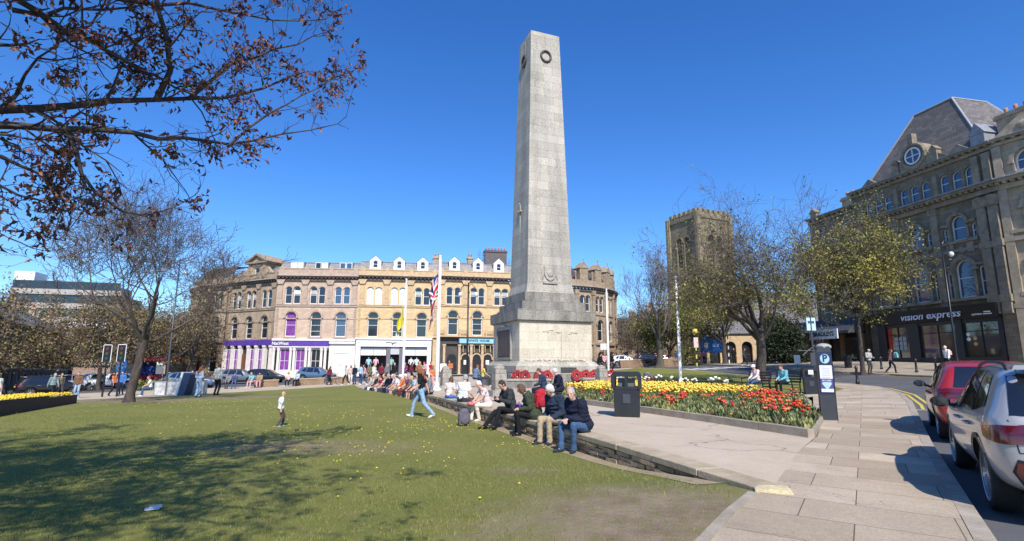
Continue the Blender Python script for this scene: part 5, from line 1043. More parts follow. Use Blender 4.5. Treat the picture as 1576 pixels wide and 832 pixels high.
def tree(name, label, x, y, H, tr, cw, seed, zmin=None, leaf=None, nper=3, lsize=.1, group=None, bark=None, twig=None, prob=None, z=None, lspread=.35, thick=1.0, **kw):
    zz = float(T(x, y)) if z is None else z
    t = thing(name, label, 'tree', (x, y, zz), 0, group); lines, ends = tree_mesh(seed, H, tr, cw, **kw)
    if zmin: lines = [l for l in lines if l[2] == 0 or min(p.z for p in l[0]) > zmin]; ends = [e for e in ends if e[0].z > zmin]
    link('trunk', lines_mesh('trunk', [l for l in lines if l[2] <= 1], bark or m_bark), t); link('branches', lines_mesh('branches', [l for l in lines if l[2] > 1], twig or m_twig, thick), t)
    if leaf:
        me = leaves_mesh('crown', ends, nper, lsize, leaf, seed, lspread, prob)
        if me: link('crown', me, t)
    return t
tx = gp(198, 619, L)
tree('bare_tree', 'leaning bare tree with a fan of fine twigs on the left edge of the lawn', tx.x, tx.y, 12.0, .19, 12.4, 11, levels=7, nmain=7, lean=(.13,0), fork=.28, spread=(22,52), up=.3, wob=.10, kids=(2,3), minr=.0115, z=float(L(tx.x, tx.y)), bark=m_bark, leaf=lf_ol, nper=1, lsize=.045, lspread=.1, prob=lambda p: .12)
tree('bare_tree', 'bare purplish brown tree between the memorial and the church tower', 16.0, 58.5, 14.3, .38, 9.0, 23, levels=6, nmain=7, fork=.22, spread=(20,46), up=.34, twig=m_twigp, minr=.012, bark=m_barkg)
tree('large_tree', 'large spreading tree with bare top and olive lower leaves standing behind the benches', 13.95, 30.6, 13.0, .27, 11.2, 37, lean=(.05,0), levels=6, nmain=9, fork=.24, spread=(25,58), up=.22, minr=.010, leaf=lf_yg[:3], nper=3, lsize=.07, lspread=.22, prob=lambda p: .95 if p.z < 5.6 else (.4 if p.z < 7 else .08), leader=False)
tree('leafy_tree', 'yellow green leafy street tree in front of the dark shop building', 24.9, 38.6, 13.0, .15, 9.6, 41, zmin=3.7, levels=6, nmain=9, fork=.36, spread=(25,58), up=.16, minr=.010, leaf=lf_yg, nper=4, lsize=.08, lspread=.2, kids=(2,4), prob=lambda p: .35+.6*(math.sin(p.x*1.9)*math.sin(p.y*1.6+1)*math.sin(p.z*1.7) > -.12))
tree('olive_tree', 'olive leaved tree just in front of the church tower', 24.0, 61, 11.0, .25, 9.5, 43, levels=5, nmain=8, fork=.25, spread=(25,60), up=.12, minr=.014, leaf=lf_yg[:3], nper=5, lsize=.10, lspread=.4, kids=(2,4))
tree('olive_tree', 'smaller olive tree low behind the blue church notice board', 19.2, 66, 8.0, .2, 7.5, 45, levels=5, nmain=8, fork=.22, spread=(25,60), up=.12, minr=.014, leaf=lf_yg[:3], nper=6, lsize=.11, lspread=.5, kids=(2,4))
tree('evergreen_tree', 'dark evergreen tree between the big tree and the shop canopy', 26.6, 53.0, 4.6, .2, 3.4, 47, levels=4, nmain=9, fork=.2, up=.1, leaf=lf_dg, nper=16, lsize=.12, lspread=.4, kids=(3,4))
# trees on the left
LT = [('first leafy brown olive tree at the left edge behind the planter', -43.5, 47, 10.6, 10.5, 51),('second brown olive tree from the left, above the black parked car', -40.0, 53, 10.2, 10.0, 52),('third brown olive tree from the left, above the white parked cars', -41.5, 63, 10.4, 9.5, 53),('olive leaved tree in front of the rounded end of the crescent', -36.3, 61.5, 11.6, 10.5, 54),('low olive tree behind the traffic lights', -47.5, 80, 9.5, 9.5, 55),('brown olive tree in front of the office block, between two street trees', -46.5, 57.5, 9.8, 9.0, 57),('broad brown tree behind the office block side of the street', -62, 92, 12, 12, 56)]
for lb, x, y, H, cw, sd in LT:
    tree('street_tree', lb, x, y, H, .2, cw, sd, zmin=2.35, levels=5, nmain=8, fork=.2 if y < 60 else .3, spread=(28,62), up=.06 if y < 60 else .14, droop=.6 if y<60 else .2, minr=.014, leaf=lf_ol, nper=2 if sd == 54 else 5, lsize=.11, lspread=.4, kids=(2,4), group='olive brown street trees on the left')
tree('bare_tree', 'bare brown tree far behind the white car, right of the memorial', 17.5, 96, 11, .3, 13, 61, levels=5, nmain=8, fork=.2, minr=.02, leaf=lf_ol[1:], nper=2, lsize=.1, kids=(3,4), twig=m_twigp)
tree('bare_tree', 'second bare brown tree far behind the white car, nearer the church tower', 25.0, 97, 12, .3, 13, 62, levels=5, nmain=8, fork=.2, minr=.02, leaf=lf_ol[1:], nper=2, lsize=.1, kids=(3,4), twig=m_twigp)
tree('bare_tree', 'low bare brown tree behind the side lawn hedge', 21.5, 84, 8, .3, 10, 63, levels=5, nmain=8, fork=.2, minr=.02, leaf=lf_ol[1:], nper=2, lsize=.1, kids=(3,4), twig=m_twigp)
# ---- the tree overhead: its limbs reach in from the left, dead brown leaves still on the twigs
m_dead = [M('dead_leaf_brown', (.15,.058,.042), .75, .3, 8), M('dead_leaf_dark', (.07,.03,.028), .75, .3, 8), M('dead_leaf_tan', (.25,.115,.075), .75, .3, 8)]
m_obark = M('oak_bark', (.075,.06,.055), .95, .4, 7, .8, 16, aniso=(1,1,1))
ot = thing('oak_tree', 'overhanging tree with dark limbs and dead brown leaves reaching in from the upper left', 'tree', (-9.5, 1.5, float(T(-9.5, 1.5))))
O0 = Vector(ot.location); rnd = random.Random(77); TL = []; TE = []
def P3(px, py, Yd): return at(px, py, Yd)-O0
def limb(pts, r0, r1, lv=1):
    pts = [Vector(p) for p in pts]; out = []
    for a, b in zip(pts[:-1], pts[1:]):
        k = max(2, int((b-a).length/.35)); out += [a.lerp(b, i/k) for i in range(k)]
    out.append(pts[-1]); sm = [out[0]]+[(out[i-1]+out[i]*2+out[i+1])/4+Vector([rnd.gauss(0,.022) for _ in range(3)]) for i in range(1, len(out)-1)]+[out[-1]]
    rad = [.78*(r0+(r1-r0)*(i/(len(sm)-1))**.7) for i in range(len(sm))]; TL.append((sm, rad, lv)); return sm, rad
def twigs(sm, rad, every, ln, lv, spread=(30,75), s0=0.0, bias=Vector((0,0,0))):
    n = len(sm); dist = 0
    for i in range(1, n):
        dist += (sm[i]-sm[i-1]).length
        if i/n < s0 or dist < every*rnd.uniform(.6, 1.3): continue
        dist = 0; d = (sm[i]-sm[i-1]).normalized(); ax = Matrix.Rotation(rnd.uniform(0, 6.28), 3, d) @ d.orthogonal().normalized(); nd = (Matrix.Rotation(R(rnd.uniform(*spread)), 3, ax) @ d+bias).normalized()
        sub_twig(sm[i], nd, ln*rnd.uniform(.5, 1.25)*(1.15-.5*i/n), max(.006, rad[i]*.45), lv)
def sub_twig(p, d, ln, r, lv):
    n = 4; pts = [p]; q = p.copy(); dd = d.copy()
    for k in range(n): dd = (dd+Vector([rnd.gauss(0,.19) for _ in range(3)])+Vector((0,0,.05 if lv < 3 else .11))).normalized(); q = q+dd*ln/n; pts.append(q.copy())
    TL.append((pts, [r, r*.85, r*.7, r*.55, max(.0022, r*.35)], lv+1))
    if ln < .22 or lv > 4: TE.append((pts[-1], dd, lv)); return
    if ln < .5: TE.append((pts[-2], dd, lv))
    for c in range(rnd.randint(2, 4)):
        idx = rnd.randint(1, n); ax = Matrix.Rotation(rnd.uniform(0, 6.28), 3, dd) @ dd.orthogonal().normalized(); nd = Matrix.Rotation(R(rnd.uniform(22, 62)), 3, ax) @ dd
        sub_twig(pts[idx], nd, ln*rnd.uniform(.42, .72), max(.0035, r*.6), lv+1)
TL.append(([Vector((0,0,-.3)), Vector((.05,0,.4)), Vector((.1,.1,1.6)), Vector((.2,.2,3.0)), Vector((.4,.3,4.4))], [.62,.46,.38,.34,.3], 0))
fk = Vector((.35,.3,3.9)); fk2 = Vector((.3,.25,3.4)); fk3 = Vector((.4,.3,4.4))
LIMBS = [
 ([fk, P3(-260,190,4.6), P3(0,168,5.4), P3(110,162,5.8), P3(215,154,6.1), P3(290,152,6.4), P3(400,140,7.0), P3(470,110,7.5)], .17, .012),
 ([fk2, P3(-250,215,4.4), P3(0,188,5.0), P3(80,192,5.3), P3(200,206,5.8), P3(280,214,6.1), P3(350,226,6.5), P3(430,205,7.0), P3(520,190,7.6)], .14, .008),
 ([fk3, P3(-200,-60,4.2), P3(30,-10,5.0), P3(100,45,5.3), P3(165,75,5.6), P3(215,110,5.9), P3(270,130,6.3), P3(330,165,6.6)], .13, .012),
 ([fk3, P3(-100,-200,4.0), P3(120,-20,5.2), P3(250,10,5.9), P3(330,5,6.3), P3(420,35,6.8), P3(500,30,7.2)], .12, .008),
 ([P3(240,155,6.2), P3(270,105,6.1), P3(255,50,5.9), P3(238,-20,5.7)], .05, .03),
 ([P3(90,190,5.4), P3(115,235,5.5), P3(140,300,5.7), P3(230,350,6.0), P3(300,300,6.3)], .045, .006),
 ([P3(0,240,4.9), P3(60,270,5.2), P3(100,300,5.4), P3(100,370,5.6)], .03, .006),
 ([P3(290,152,6.4), P3(360,90,6.8), P3(420,80,7.1), P3(490,60,7.4), P3(515,30,7.5)], .035, .006),
 ([P3(350,226,6.5), P3(420,170,6.8), P3(460,150,7.2), P3(540,110,7.8)], .025, .005),
 ([P3(20,15,5.0), P3(100,20,5.3), P3(210,10,5.6)], .04, .015),
 ([fk2, P3(-300,300,4.3), P3(-60,270,4.7), P3(30,300,5.0), P3(80,320,5.2), P3(160,310,5.6)], .07, .006),
 ([P3(-40,60,4.9), P3(20,75,5.0), P3(60,60,5.2)], .04, .008),
 # limbs above and behind the picture that shade the grass
 ([fk3, Vector((1.6,.2,5.4)), Vector((3.6,.8,6.4)), Vector((5.4,1.0,7.0)), Vector((7.0,1.2,7.4))], .16, .02),
 ([fk3, Vector((1.5,1.2,5.8)), Vector((3.2,2.2,6.9)), Vector((4.9,2.8,7.7))], .14, .02),
 ([fk, Vector((1.4,-1.0,4.8)), Vector((3.2,-1.6,5.4)), Vector((5.2,-1.8,5.8)), Vector((7.6,-1.6,6.0))], .15, .02),
 ([fk3, Vector((.6,1.2,6.2)), Vector((1.0,2.4,8.0)), Vector((1.6,3.2,9.4))], .16, .02),
 ([fk3, Vector((2.2,-.6,5.2)), Vector((4.6,-.9,6.0)), Vector((8.0,-.4,6.9))], .14, .02),
 ([fk3, Vector((1.6,-1.6,5.6)), Vector((3.4,-3.0,6.8)), Vector((6.0,-4.2,7.8))], .14, .02),
 ([fk3, Vector((2.2,.6,5.0)), Vector((4.2,.4,5.0)), Vector((6.6,-.3,5.2)), Vector((7.8,-1.0,5.3))], .12, .02),
 ([fk3, Vector((.6,-.9,6.0)), Vector((1.8,-1.2,8.2)), Vector((3.4,-1.0,9.6))], .13, .02),
 ([fk3, Vector((2.8,1.4,5.6)), Vector((5.0,1.6,5.9)), Vector((7.2,1.0,6.2))], .13, .02),
 ([fk, Vector((2.4,-.2,4.8)), Vector((4.8,-.6,5.4)), Vector((7.2,-1.0,6.2)), Vector((8.4,-1.6,6.4))], .13, .02),
 ([fk3, Vector((2.4,2.0,6.6)), Vector((4.2,2.6,7.2)), Vector((6.4,2.4,7.8))], .13, .02),
 ([fk3, Vector((-1.2,.8,6.0)), Vector((-2.4,1.6,7.5))], .14, .02),
]
for i, (pts, r0, r1) in enumerate(LIMBS):
    sm, rad = limb(pts, r0, r1); big = i < 4
    if i >= 12: twigs(sm, rad, .24, 1.6, 1, s0=.12); twigs(sm, rad, .22, .8, 2, s0=.15)
    else: twigs(sm, rad, .26 if big else .2, .95 if big else .6, 2, s0=.28 if big else .1); twigs(sm, rad, .3, .35, 3, s0=.2)
# keep the low open sky of the picture free: drop what strays across it
def stray(p):
    w = p+O0; cp, sp = math.cos(PITCH), math.sin(PITCH); z = w.z-EYE; dpt = w.y*cp+z*sp
    if dpt < .3: return False
    px = 788+F*w.x/dpt; py = 416-F*(z*cp-w.y*sp)/dpt
    return (py > -60) and (px > 560 or (px > 300 and py > 330-(px-300)*.55) or py > 392 or dpt < 3.4)
TL = [l for l in TL if l[2] <= 1 or not any(stray(p) for p in (l[0][-1], l[0][0]))]; TE = [e for e in TE if not stray(e[0])]
link('trunk', lines_mesh('trunk', [l for l in TL if l[2] <= 1], m_obark), ot); link('branches', lines_mesh('branches', [l for l in TL if l[2] > 1], m_obark), ot)
def dead_leaves():
    rs = np.random.RandomState(3); V = []; Fq = []; mi = []
    for p, d, lv in TE:
        if rs.rand() > .62: continue
        n = rs.randint(2, 8) if rs.rand() < .6 else 1
        if rs.rand() < .08: n = rs.randint(10, 22)
        for _ in range(n):
            c = np.array(p[:])+rs.normal(0, .045 if n > 1 else .02, 3)+np.array([0,0,-.02]); a = rs.normal(0,1,3)+np.array([0,0,-.9]); a /= np.linalg.norm(a); b = np.cross(a, rs.normal(0,1,3)); b /= np.linalg.norm(b); nn = np.cross(a, b)
            s = rs.uniform(.03, .06); w = s*.42; k = len(V)
            # a lobed, curled leaf: five cross stations
            st = [(0,.12,0),(.35,.75,.10),(.6,.45,.16),(.95,1.0,.12),(1.35,.5,-.05),(1.75,.08,-.25)]; cu = rs.uniform(.2, 1.2)
            for t, ww, zz in st:
                m_ = c+a*s*t+nn*s*zz*cu*1.6
                V += [m_-b*w*ww+nn*w*ww*cu*.6, m_, m_+b*w*ww+nn*w*ww*cu*.6]
            for i in range(5):
                for j in range(2): Fq.append((k+3*i+j, k+3*i+j+1, k+3*i+4+j, k+3*i+3+j)); mi.append(0)
            q = rs.choice(3, p=[.5,.28,.22]); mi[-10:] = [q]*10
    return npmesh('leaves', np.array(V), np.array(Fq), m_dead, mi)
link('leaves', dead_leaves(), ot)
# ============================================================ FLOWERS
from mathutils import noise as mnoise
m_lg = M('tulip_leaf', (.14,.19,.06), .6, .3, 6); m_lgd = M('tulip_leaf_dark', (.05,.085,.03), .6, .3, 6); m_lgy = M('bedding_leaf_yellow', (.27,.27,.08), .6, .3, 6)
m_yt = M('yellow_petals', (.78,.46,.015), .5, .25, 12); m_yt2 = M('yellow_petals_pale', (.82,.60,.05), .5, .2, 12); m_rt = M('red_petals', (.62,.045,.018), .5, .25, 12); m_rt2 = M('orange_red_petals', (.68,.13,.025), .5, .25, 12); m_wt = M('white_petals', (.85,.83,.72), .5, .1, 12)
def tulip(mb, x, y, z, h, mh, ml, rr, s=1.0):
    tx_, ty_ = rr.uniform(-.05,.05), rr.uniform(-.05,.05); mb.tube([(x,y,z),(x+tx_*.4,y+ty_*.4,z+h*.5),(x+tx_,y+ty_,z+h)], .004, 3, ml, False)
    mb.lathe([(.006,h-.005),(.028*s,h+.015),(.034*s,h+.04),(.024*s,h+.068),(.008,h+.06)], 6, (x+tx_,y+ty_,z), mh)
    for _ in range(2):
        a = rr.uniform(0,6.28); l = .85*h*rr.uniform(.6,.85); w = .022; dx, dy = math.cos(a), math.sin(a)
        mb.add([(x-dy*w*.4,y+dx*w*.4,z),(x+dy*w*.4,y-dx*w*.4,z),(x+dx*.07+dy*w,y+dy*.07-dx*w,z+l*.6),(x+dx*.07-dy*w,y+dy*.07+dx*w,z+l*.6),(x+dx*.15,y+dy*.15,z+l)], [(0,1,2,3),(3,2,4)], ml)
def scatter(poly, n, rr):
    x0, x1 = min(p[0] for p in poly), max(p[0] for p in poly); y0, y1 = min(p[1] for p in poly), max(p[1] for p in poly); out = []
    while len(out) < n:
        x, y = rr.uniform(x0,x1), rr.uniform(y0,y1)
        if inpoly(np.array([x]), np.array([y]), poly)[0]: out.append((x, y))
    return out
rr = random.Random(12); YP = [(2.3,24),(4.6,28.8),(6.6,30.2),(9.9,25.4),(9.9,21.6),(7.4,19.0),(4.2,19.2),(2.6,21)]
mb = MB()
for x, y in scatter(YP, 1900, rr): tulip(mb, x, y, float(T(x,y))+.05, rr.uniform(.24,.42), 0 if rr.random() < .6 else 1, 2, rr, 1.45)
tag(mb.build('yellow_tulips', [m_yt, m_yt2, m_lg]), 'dense band of bright yellow tulips filling the back of the flower bed', 'tulips', kind='stuff')
def low_leaves(name, poly, n, h, mats, seed, w=.03, label=''):
    rs = np.random.RandomState(seed); rr = random.Random(seed); P = np.array(scatter(poly, n, rr)); z = T(P[:,0], P[:,1])+.06; a = rs.uniform(0,6.28,n); l = h*rs.uniform(.5,1.25,n); o = rs.uniform(.15,.75,n)*l; ww = w*rs.uniform(.6,1.3,n)
    dx, dy = np.cos(a), np.sin(a); V = np.empty((n,4,3)); V[:,0] = np.c_[P[:,0],P[:,1],z]; V[:,1] = np.c_[P[:,0]+dx*o*.6-dy*ww,P[:,1]+dy*o*.6+dx*ww,z+l*.62]; V[:,2] = np.c_[P[:,0]+dx*o,P[:,1]+dy*o,z+l]; V[:,3] = np.c_[P[:,0]+dx*o*.6+dy*ww,P[:,1]+dy*o*.6-dx*ww,z+l*.62]
    k = np.arange(n)*4; cl = np.array([mnoise.noise(Vector((p[0]*1.1,p[1]*1.1,seed))) for p in P]); mi = np.clip((cl*1.4+.5)*len(mats)+rs.normal(0,.8,n), 0, len(mats)-.01).astype(int)
    o_ = link(name, npmesh(name, V.reshape(-1,3), np.c_[k,k+1,k+2,k+3], mats, mi)); return tag(o_, label, 'bedding plants', kind='stuff')
low_leaves('bedding_foliage', BED, 42000, .165, [m_lgd, M('bedding_leaf_brown', (.12,.08,.05), .7, .3, 6), m_lg, m_lgy], 4, .032, 'low green and yellowish leaves covering the flower bed soil')
low_leaves('bedding_foliage', [(5.6,10.9),(7.3,13.4),(8.7,16.5),(9.6,18.4),(7.5,19),(4,19),(2.8,19.5),(3.3,15.9)], 2600, .2, [m_lgd, m_lg, m_lgy], 6, .022, 'taller pointed tulip leaves in the front half of the flower bed')
mb = MB(); rs_ = rr
for x, y in scatter(BED, 260, rr):
    if inpoly(np.array([x]), np.array([y]), YP)[0]: continue
    z = float(T(x,y))+.2; mb.ball((x,y,z), (.03,.03,.02), 5, 3, rr.choice([0,0,1,2]))
tag(mb.build('small_blossoms', [m_yt2, m_wt, M('wine_blossom', (.2,.03,.06), .6, .1)]), 'tiny yellow, white and wine coloured blossoms dotted through the front of the flower bed', 'blossoms', kind='stuff')
mb = MB(); tulip(mb, 0,0,0,.4, 0, 1, rr, 1.7); tulip(mb, .09,.04,0,.34, 0, 1, rr, 1.5); tulip(mb, -.08,.05,0,.37, 0, 1, rr, 1.4); wtul = mb.mesh('white_tulip', [m_wt, m_lg])
spots = [(8.6,27.2),(8.2,27.9),(7.7,28.3),(7.2,29.0),(6.9,29.4),(6.5,29.6),(8.95,26.8),(9.6,26.2),(9.75,25.9),(5.9,30.0),(6.2,29.9),(5.5,30.3),(9.9,25.2)]
for i, (x, y) in enumerate(spots):
    o = link('white_tulip', wtul, None, (x, y, float(T(x,y))+.06), i*1.1); o.scale = (1.5,1.5,1.35+.12*(i%3)); tag(o, 'white tulip standing at the back edge of the yellow tulips', 'tulip', 'white tulips behind the yellow ones')
ms = []
for v in range(4): mb = MB(); [tulip(mb, rr.uniform(-.13,.13), rr.uniform(-.13,.13), 0, rr.uniform(.2,.42), 0, 1, rr, rr.uniform(1.1,1.8)) for _ in range(4)]; ms.append(mb.mesh('red_tulip_clump', [m_rt if v%2 else m_rt2, m_lg]))
RP = [(9.2,19.0,.8,14),(8.4,18.2,.7,12),(7.4,17.2,.7,9),(7.2,15.2,.55,9),(7.3,14.2,.35,6),(6.2,13.6,.5,6),(6.7,12.9,.4,5),(4.9,16.3,.5,6),(5.6,14.6,.4,5),(3.6,18.4,.5,7),(4.4,17.8,.6,6),(5.4,17.9,.7,8),(6.3,18.3,.5,6),(2.7,20.4,.5,4),(4.3,14.8,.4,3)]
for cx, cy, r_, n_ in RP:
    for _ in range(max(3, int(n_*.85))):
        x, y = rr.gauss(cx, r_*.6), rr.gauss(cy, r_*.6)
        if not inpoly(np.array([x]), np.array([y]), BED)[0]: continue
        o = link('red_tulip_clump', ms[rr.randrange(4)], None, (x, y, float(T(x,y))+.04), rr.uniform(0,6)); s = rr.uniform(.6,1.0); o.scale = (s,s,s); tag(o, 'clump of red tulips among green leaves in the front half of the flower bed', 'tulips', 'red tulip clumps in the flower bed')
# raised planter on the left
pa, pb = Vector((-15.6,16.4)), Vector((-22.3,28.2)); dd = (pb-pa).normalized(); nn = Vector((dd.y,-dd.x)); m_plk = M('planter_timber', (.055,.032,.026), .85, .35, 2, .3, 10, aniso=(1,1,6))
t = thing('raised_planter', 'long dark timber raised planter full of yellow flowers at the left edge', 'planter', (pa.x, pa.y, float(L(pa.x,pa.y))), math.atan2(dd.y, dd.x)); ln = (pb-pa).length; slope = math.atan2(float(L(pb.x,pb.y))-float(L(pa.x,pa.y)), ln)
t.rotation_euler = Euler((0,-slope,math.atan2(dd.y,dd.x)))
mb = MB(); mb.box(0,ln*.55,-.04,.04,-.15,.5); mb.box(ln*.55,ln,-.04,.04,-.15,.42); mb.box(0,ln,1.9,1.98,-.15,.45); mb.box(0,.08,.04,1.9,-.15,.48); mb.box(ln-.08,ln,.04,1.9,-.15,.42); mb.build('timber_sides', m_plk, t)
MB().box(.08,ln-.08,.04,1.9,0,.36).build('soil', m_soil, t); mb = MB()
for _ in range(1500): x = rr.uniform(.2,ln-.2); y = rr.uniform(.1,1.8); mb.ball((x,y,.47+rr.uniform(-.05,.08)), (.05,.05,.035), 5, 3, rr.choice([0,0,1])); 
for _ in range(700): x = rr.uniform(.1,ln-.1); y = rr.uniform(.1,1.85); mb.add([(x,y,.36),(x+.05,y+.02,.46),(x+rr.uniform(-.08,.08),y+rr.uniform(-.08,.08),.53)], [(0,1,2)], 2)
fo = mb.build('yellow_flowers', [m_yt2, m_yt, m_lg], t); fo['kind'] = 'stuff'
# low flower strip at the foot of the memorial
# ============================================================ STREET FURNITURE
m_pole = M('white_pole_paint', (.80,.80,.78), .4, .04, 2); m_bin = M('dark_grey_plastic', (.018,.02,.026), .45, .2, 3, spec=.5); m_gunm = M('gunmetal', (.05,.055,.065), .4, .1, 3)
def flagpole(lb, px, py, top_py, r=.09, hf=T, lean=0):
    p = gp(px, py, hf); zt_ = at(px, top_py, p.y).z-p.z
    t = thing('flagpole', lb, 'flagpole', (p.x,p.y,p.z)); MB().lathe([(r,-.1),(r,1),(r*.62,zt_)], 12).build('pole', m_pole, t, True); MB().lathe([(.26,0),(.26,.08),(.15,.16),(r*1.3,.3),(r*1.25,.42)], 14).build('base', m_pole, t, True)
    MB().ball((0,0,zt_+.06), (r*.9,r*.9,.08), 10, 6).build('finial', m_pole, t, True); MB().tube([(r*.9+.02,-.02,1.2),(r*.6+.03,-.02,zt_-.1)], .008, 4).build('halyard', m_pole, t); return p, zt_
fp1 = flagpole('tall thick white flagpole carrying the red, white and blue flag in front of the bar', 672, 601, 396, .092)
fp2 = flagpole('thin white flagpole carrying the limp yellow flag in front of the clothes shop', 619, 602, 432, .06)
flagpole('bare white flagpole nearest the memorial on its right', 937, 588, 447, .075); flagpole('bare white flagpole on the side lawn, behind the yellow tulips', 1048, 594, 428, .085)
def hanging_flag(name, lb, p, ztop, h, w, seed, colf, mats):
    """a flag hanging limp: its width gathered into folds beside the pole"""
    nx_, nz_ = 44, 40; V = []; rs = np.random.RandomState(seed); ph = rs.uniform(0,6,6)
    for j in range(nz_+1):
        v = j/nz_
        for i in range(nx_+1):
            u = i/nx_; g = .20+.06*math.sin(v*3+ph[3]); x = -(.1+u*w*g*(1-.25*v)+.05*math.sin(u*9+v*2+ph[0])); y = .17*math.sin(u*15+v*3.5+ph[1])*(.35+.65*u)+.07*math.sin(u*31+ph[2]+v*4); z = -v*h*.9-u*w*.8*(.85+.15*math.sin(ph[4]+v*2)); V.append((x,y,z))
    Fq = []; mi = []
    for j in range(nz_):
        for i in range(nx_): k = j*(nx_+1)+i; Fq.append((k,k+1,k+nx_+2,k+nx_+1)); mi.append(colf((i+.5)/nx_, (j+.5)/nz_))
    o = link(name, npmesh(name, np.array(V), np.array(Fq), mats, mi, True), None, (p.x,p.y,p.z+ztop)); return tag(o, lb, 'flag')
def union(u, v):
    x, y = u*2-1, (v*2-1); X_, Y_ = x*1.0, y*.5
    if abs(X_) < .1 or abs(Y_) < .1: return 1
    if abs(X_) < .17 or abs(Y_) < .17: return 2
    d = min(abs(X_*.5-Y_), abs(X_*.5+Y_))/1.118
    if d < .035: return 1
    if d < .1: return 2
    return 0
m_fb, m_fr, m_fw = M('flag_blue', (.02,.04,.20), .8, .1), M('flag_red', (.55,.02,.05), .8, .1), M('flag_white', (.78,.78,.76), .8, .05)
hanging_flag('national_flag', 'limp red, white and blue flag hanging down the tall flagpole', fp1[0], fp1[1]-.6, 1.6, 2.5, 3, union, [m_fb, m_fr, m_fw])
hanging_flag('yellow_flag', 'limp yellow flag with a pale corner hanging from the thin flagpole', fp2[0], fp2[1]-1.2, 1.1, 1.7, 5, lambda u, v: 1 if (u > .75 and v > .6) else 0, [M('flag_yellow', (.72,.62,.06), .8, .15), m_fw])
# litter bins
def bin_(lb, px, py, rz, w=.68, h=1.10):
    p = gp(px, py); t = thing('litter_bin', lb, 'litter bin', p, rz); a = w/2
    MB().frustum(a*.88,a*.88,0,a*.94,a*.94,h*.64).build('body', m_bin, t)
    mb = MB()
    for s in (-1, 1):
        for q in (-1, 1): mb.box(s*a*.94-.045,s*a*.94+.045,q*a*.94-.045,q*a*.94+.045,h*.62,h*.9)
    mb.box(-a*.97,a*.97,-a*.97,a*.97,h*.6,h*.66)
    for s in (-1, 1): mb.box(-.035,.035,s*a*.93-.02,s*a*.93+.02,h*.66,h*.9); mb.box(s*a*.93-.02,s*a*.93+.02,-.035,.035,h*.66,h*.9)
    mb.build('opening_frame', m_bin, t)
    MB().box(-a*.6,a*.6,-a*.6,a*.6,h*.6,h*.84).build('liner', M('bin_liner', (.10,.12,.11), .6, .2), t)
    mb = MB(); mb.prism([(-a*1.04,h*.88),(a*1.04,h*.88),(a*1.04,h*.93),(a*.85,h*.985),(-a*.85,h*.985),(-a*1.04,h*.93)], -a*1.0, a*1.0, 'y'); l = mb.build('lid', m_bin, t); bv = l.modifiers.new('bevel','BEVEL'); bv.width = .03; bv.segments = 3
    MB().box(-.09,.09,-a*.97,-a*.93,h*.3,h*.5).build('label_plate', M('bin_label', (.05,.055,.07), .4, .1), t); return t
bin_('large dark four sided litter bin on the terrace in front of the yellow tulips', 966, 640, R(-14))
b2 = bin_('dark litter bin with a pale notice behind the parking machine', 1249, 606, R(-20), .6, 1.15); MB().box(-.1,.1,-.31,-.29,.86,1.05).build('notice', m_card, b2)
p = gp(1306,566); bb = thing('litter_bin', 'small round bin outside the shop with the white sign', 'litter bin', p); MB().lathe([(.22,0),(.25,.05),(.27,.85),(.29,.88),(.2,1.0),(.05,1.05)], 14).build('body', m_bin, bb, True); MB().lathe([(.28,.5),(.285,.53)],14).build('band', m_gunm, bb)
# parking payment machine
p = gp(1277, 646); t = thing('parking_machine', 'tall dark parking machine with a pale P sign at the corner of the flower bed', 'parking machine', p, R(-22)); t.scale = (.88,.85,1.0)
mb = MB(); mb.prism([(-.19,0),(.19,0),(.185,1.66),(.12,1.74),(-.12,1.74),(-.185,1.66)], -.11, .17, 'y'); o = mb.build('cabinet', m_gunm, t); bv = o.modifiers.new('bevel','BEVEL'); bv.width = .02; bv.segments = 2
MB().box(-.175,.175,-.121,-.11,.62,1.62).build('front_panel', M('machine_navy', (.02,.03,.075), .35, .1), t)
MB().box(-.15,.15,-.129,-.122,.98,1.3).build('notice', m_card, t); pn = MB().box(-.15,.15,-.128,-.122,.66,.975).build('lower_notice', M('notice_purple', (.09,.07,.25), .5, .1), t)
MB().box(-.148,.148,-.133,-.129,.662,.74).build('white_strip', m_card, pn)
mb = MB(); mb.prism([(-.1,.9),(.1,.9),(.12,.86),(0,.71),(-.12,.86)], -.134, -.129, 'y'); mb.build('heart_emblem', M('emblem_pale_blue', (.45,.65,.72), .5, 0), pn)
mb = MB(); [mb.box(-.1,.1,-.134,-.1291,1.0+k*.045,1.012+k*.045) for k in range(6)]; mb.build('printed_lines', M('print_grey', (.45,.45,.5), .6, 0), t)
mb = MB(); mb.lathe([(.115,-.004),(.115,.004)], 24); o = mb.build('sign_disc', M('sign_pale_blue', (.42,.62,.74), .4, 0), t, loc=(0,-.126,1.46)); o.rotation_euler = (R(90),0,0)
lettering('sign_letter', 'P', .24, M('sign_navy', (.01,.03,.16), .4, 0), t, (0,-.131,1.462), .008, .003)
MB().ball((.02,.03,1.75), (.2,.15,.09), 12, 8).build('hood', M('machine_grey_top', (.35,.34,.33), .6, .15, 4), t, True); lettering('lower_lettering', 'PAY HERE', .05, m_card, pn, (0,-.131,.935), .001, .001)
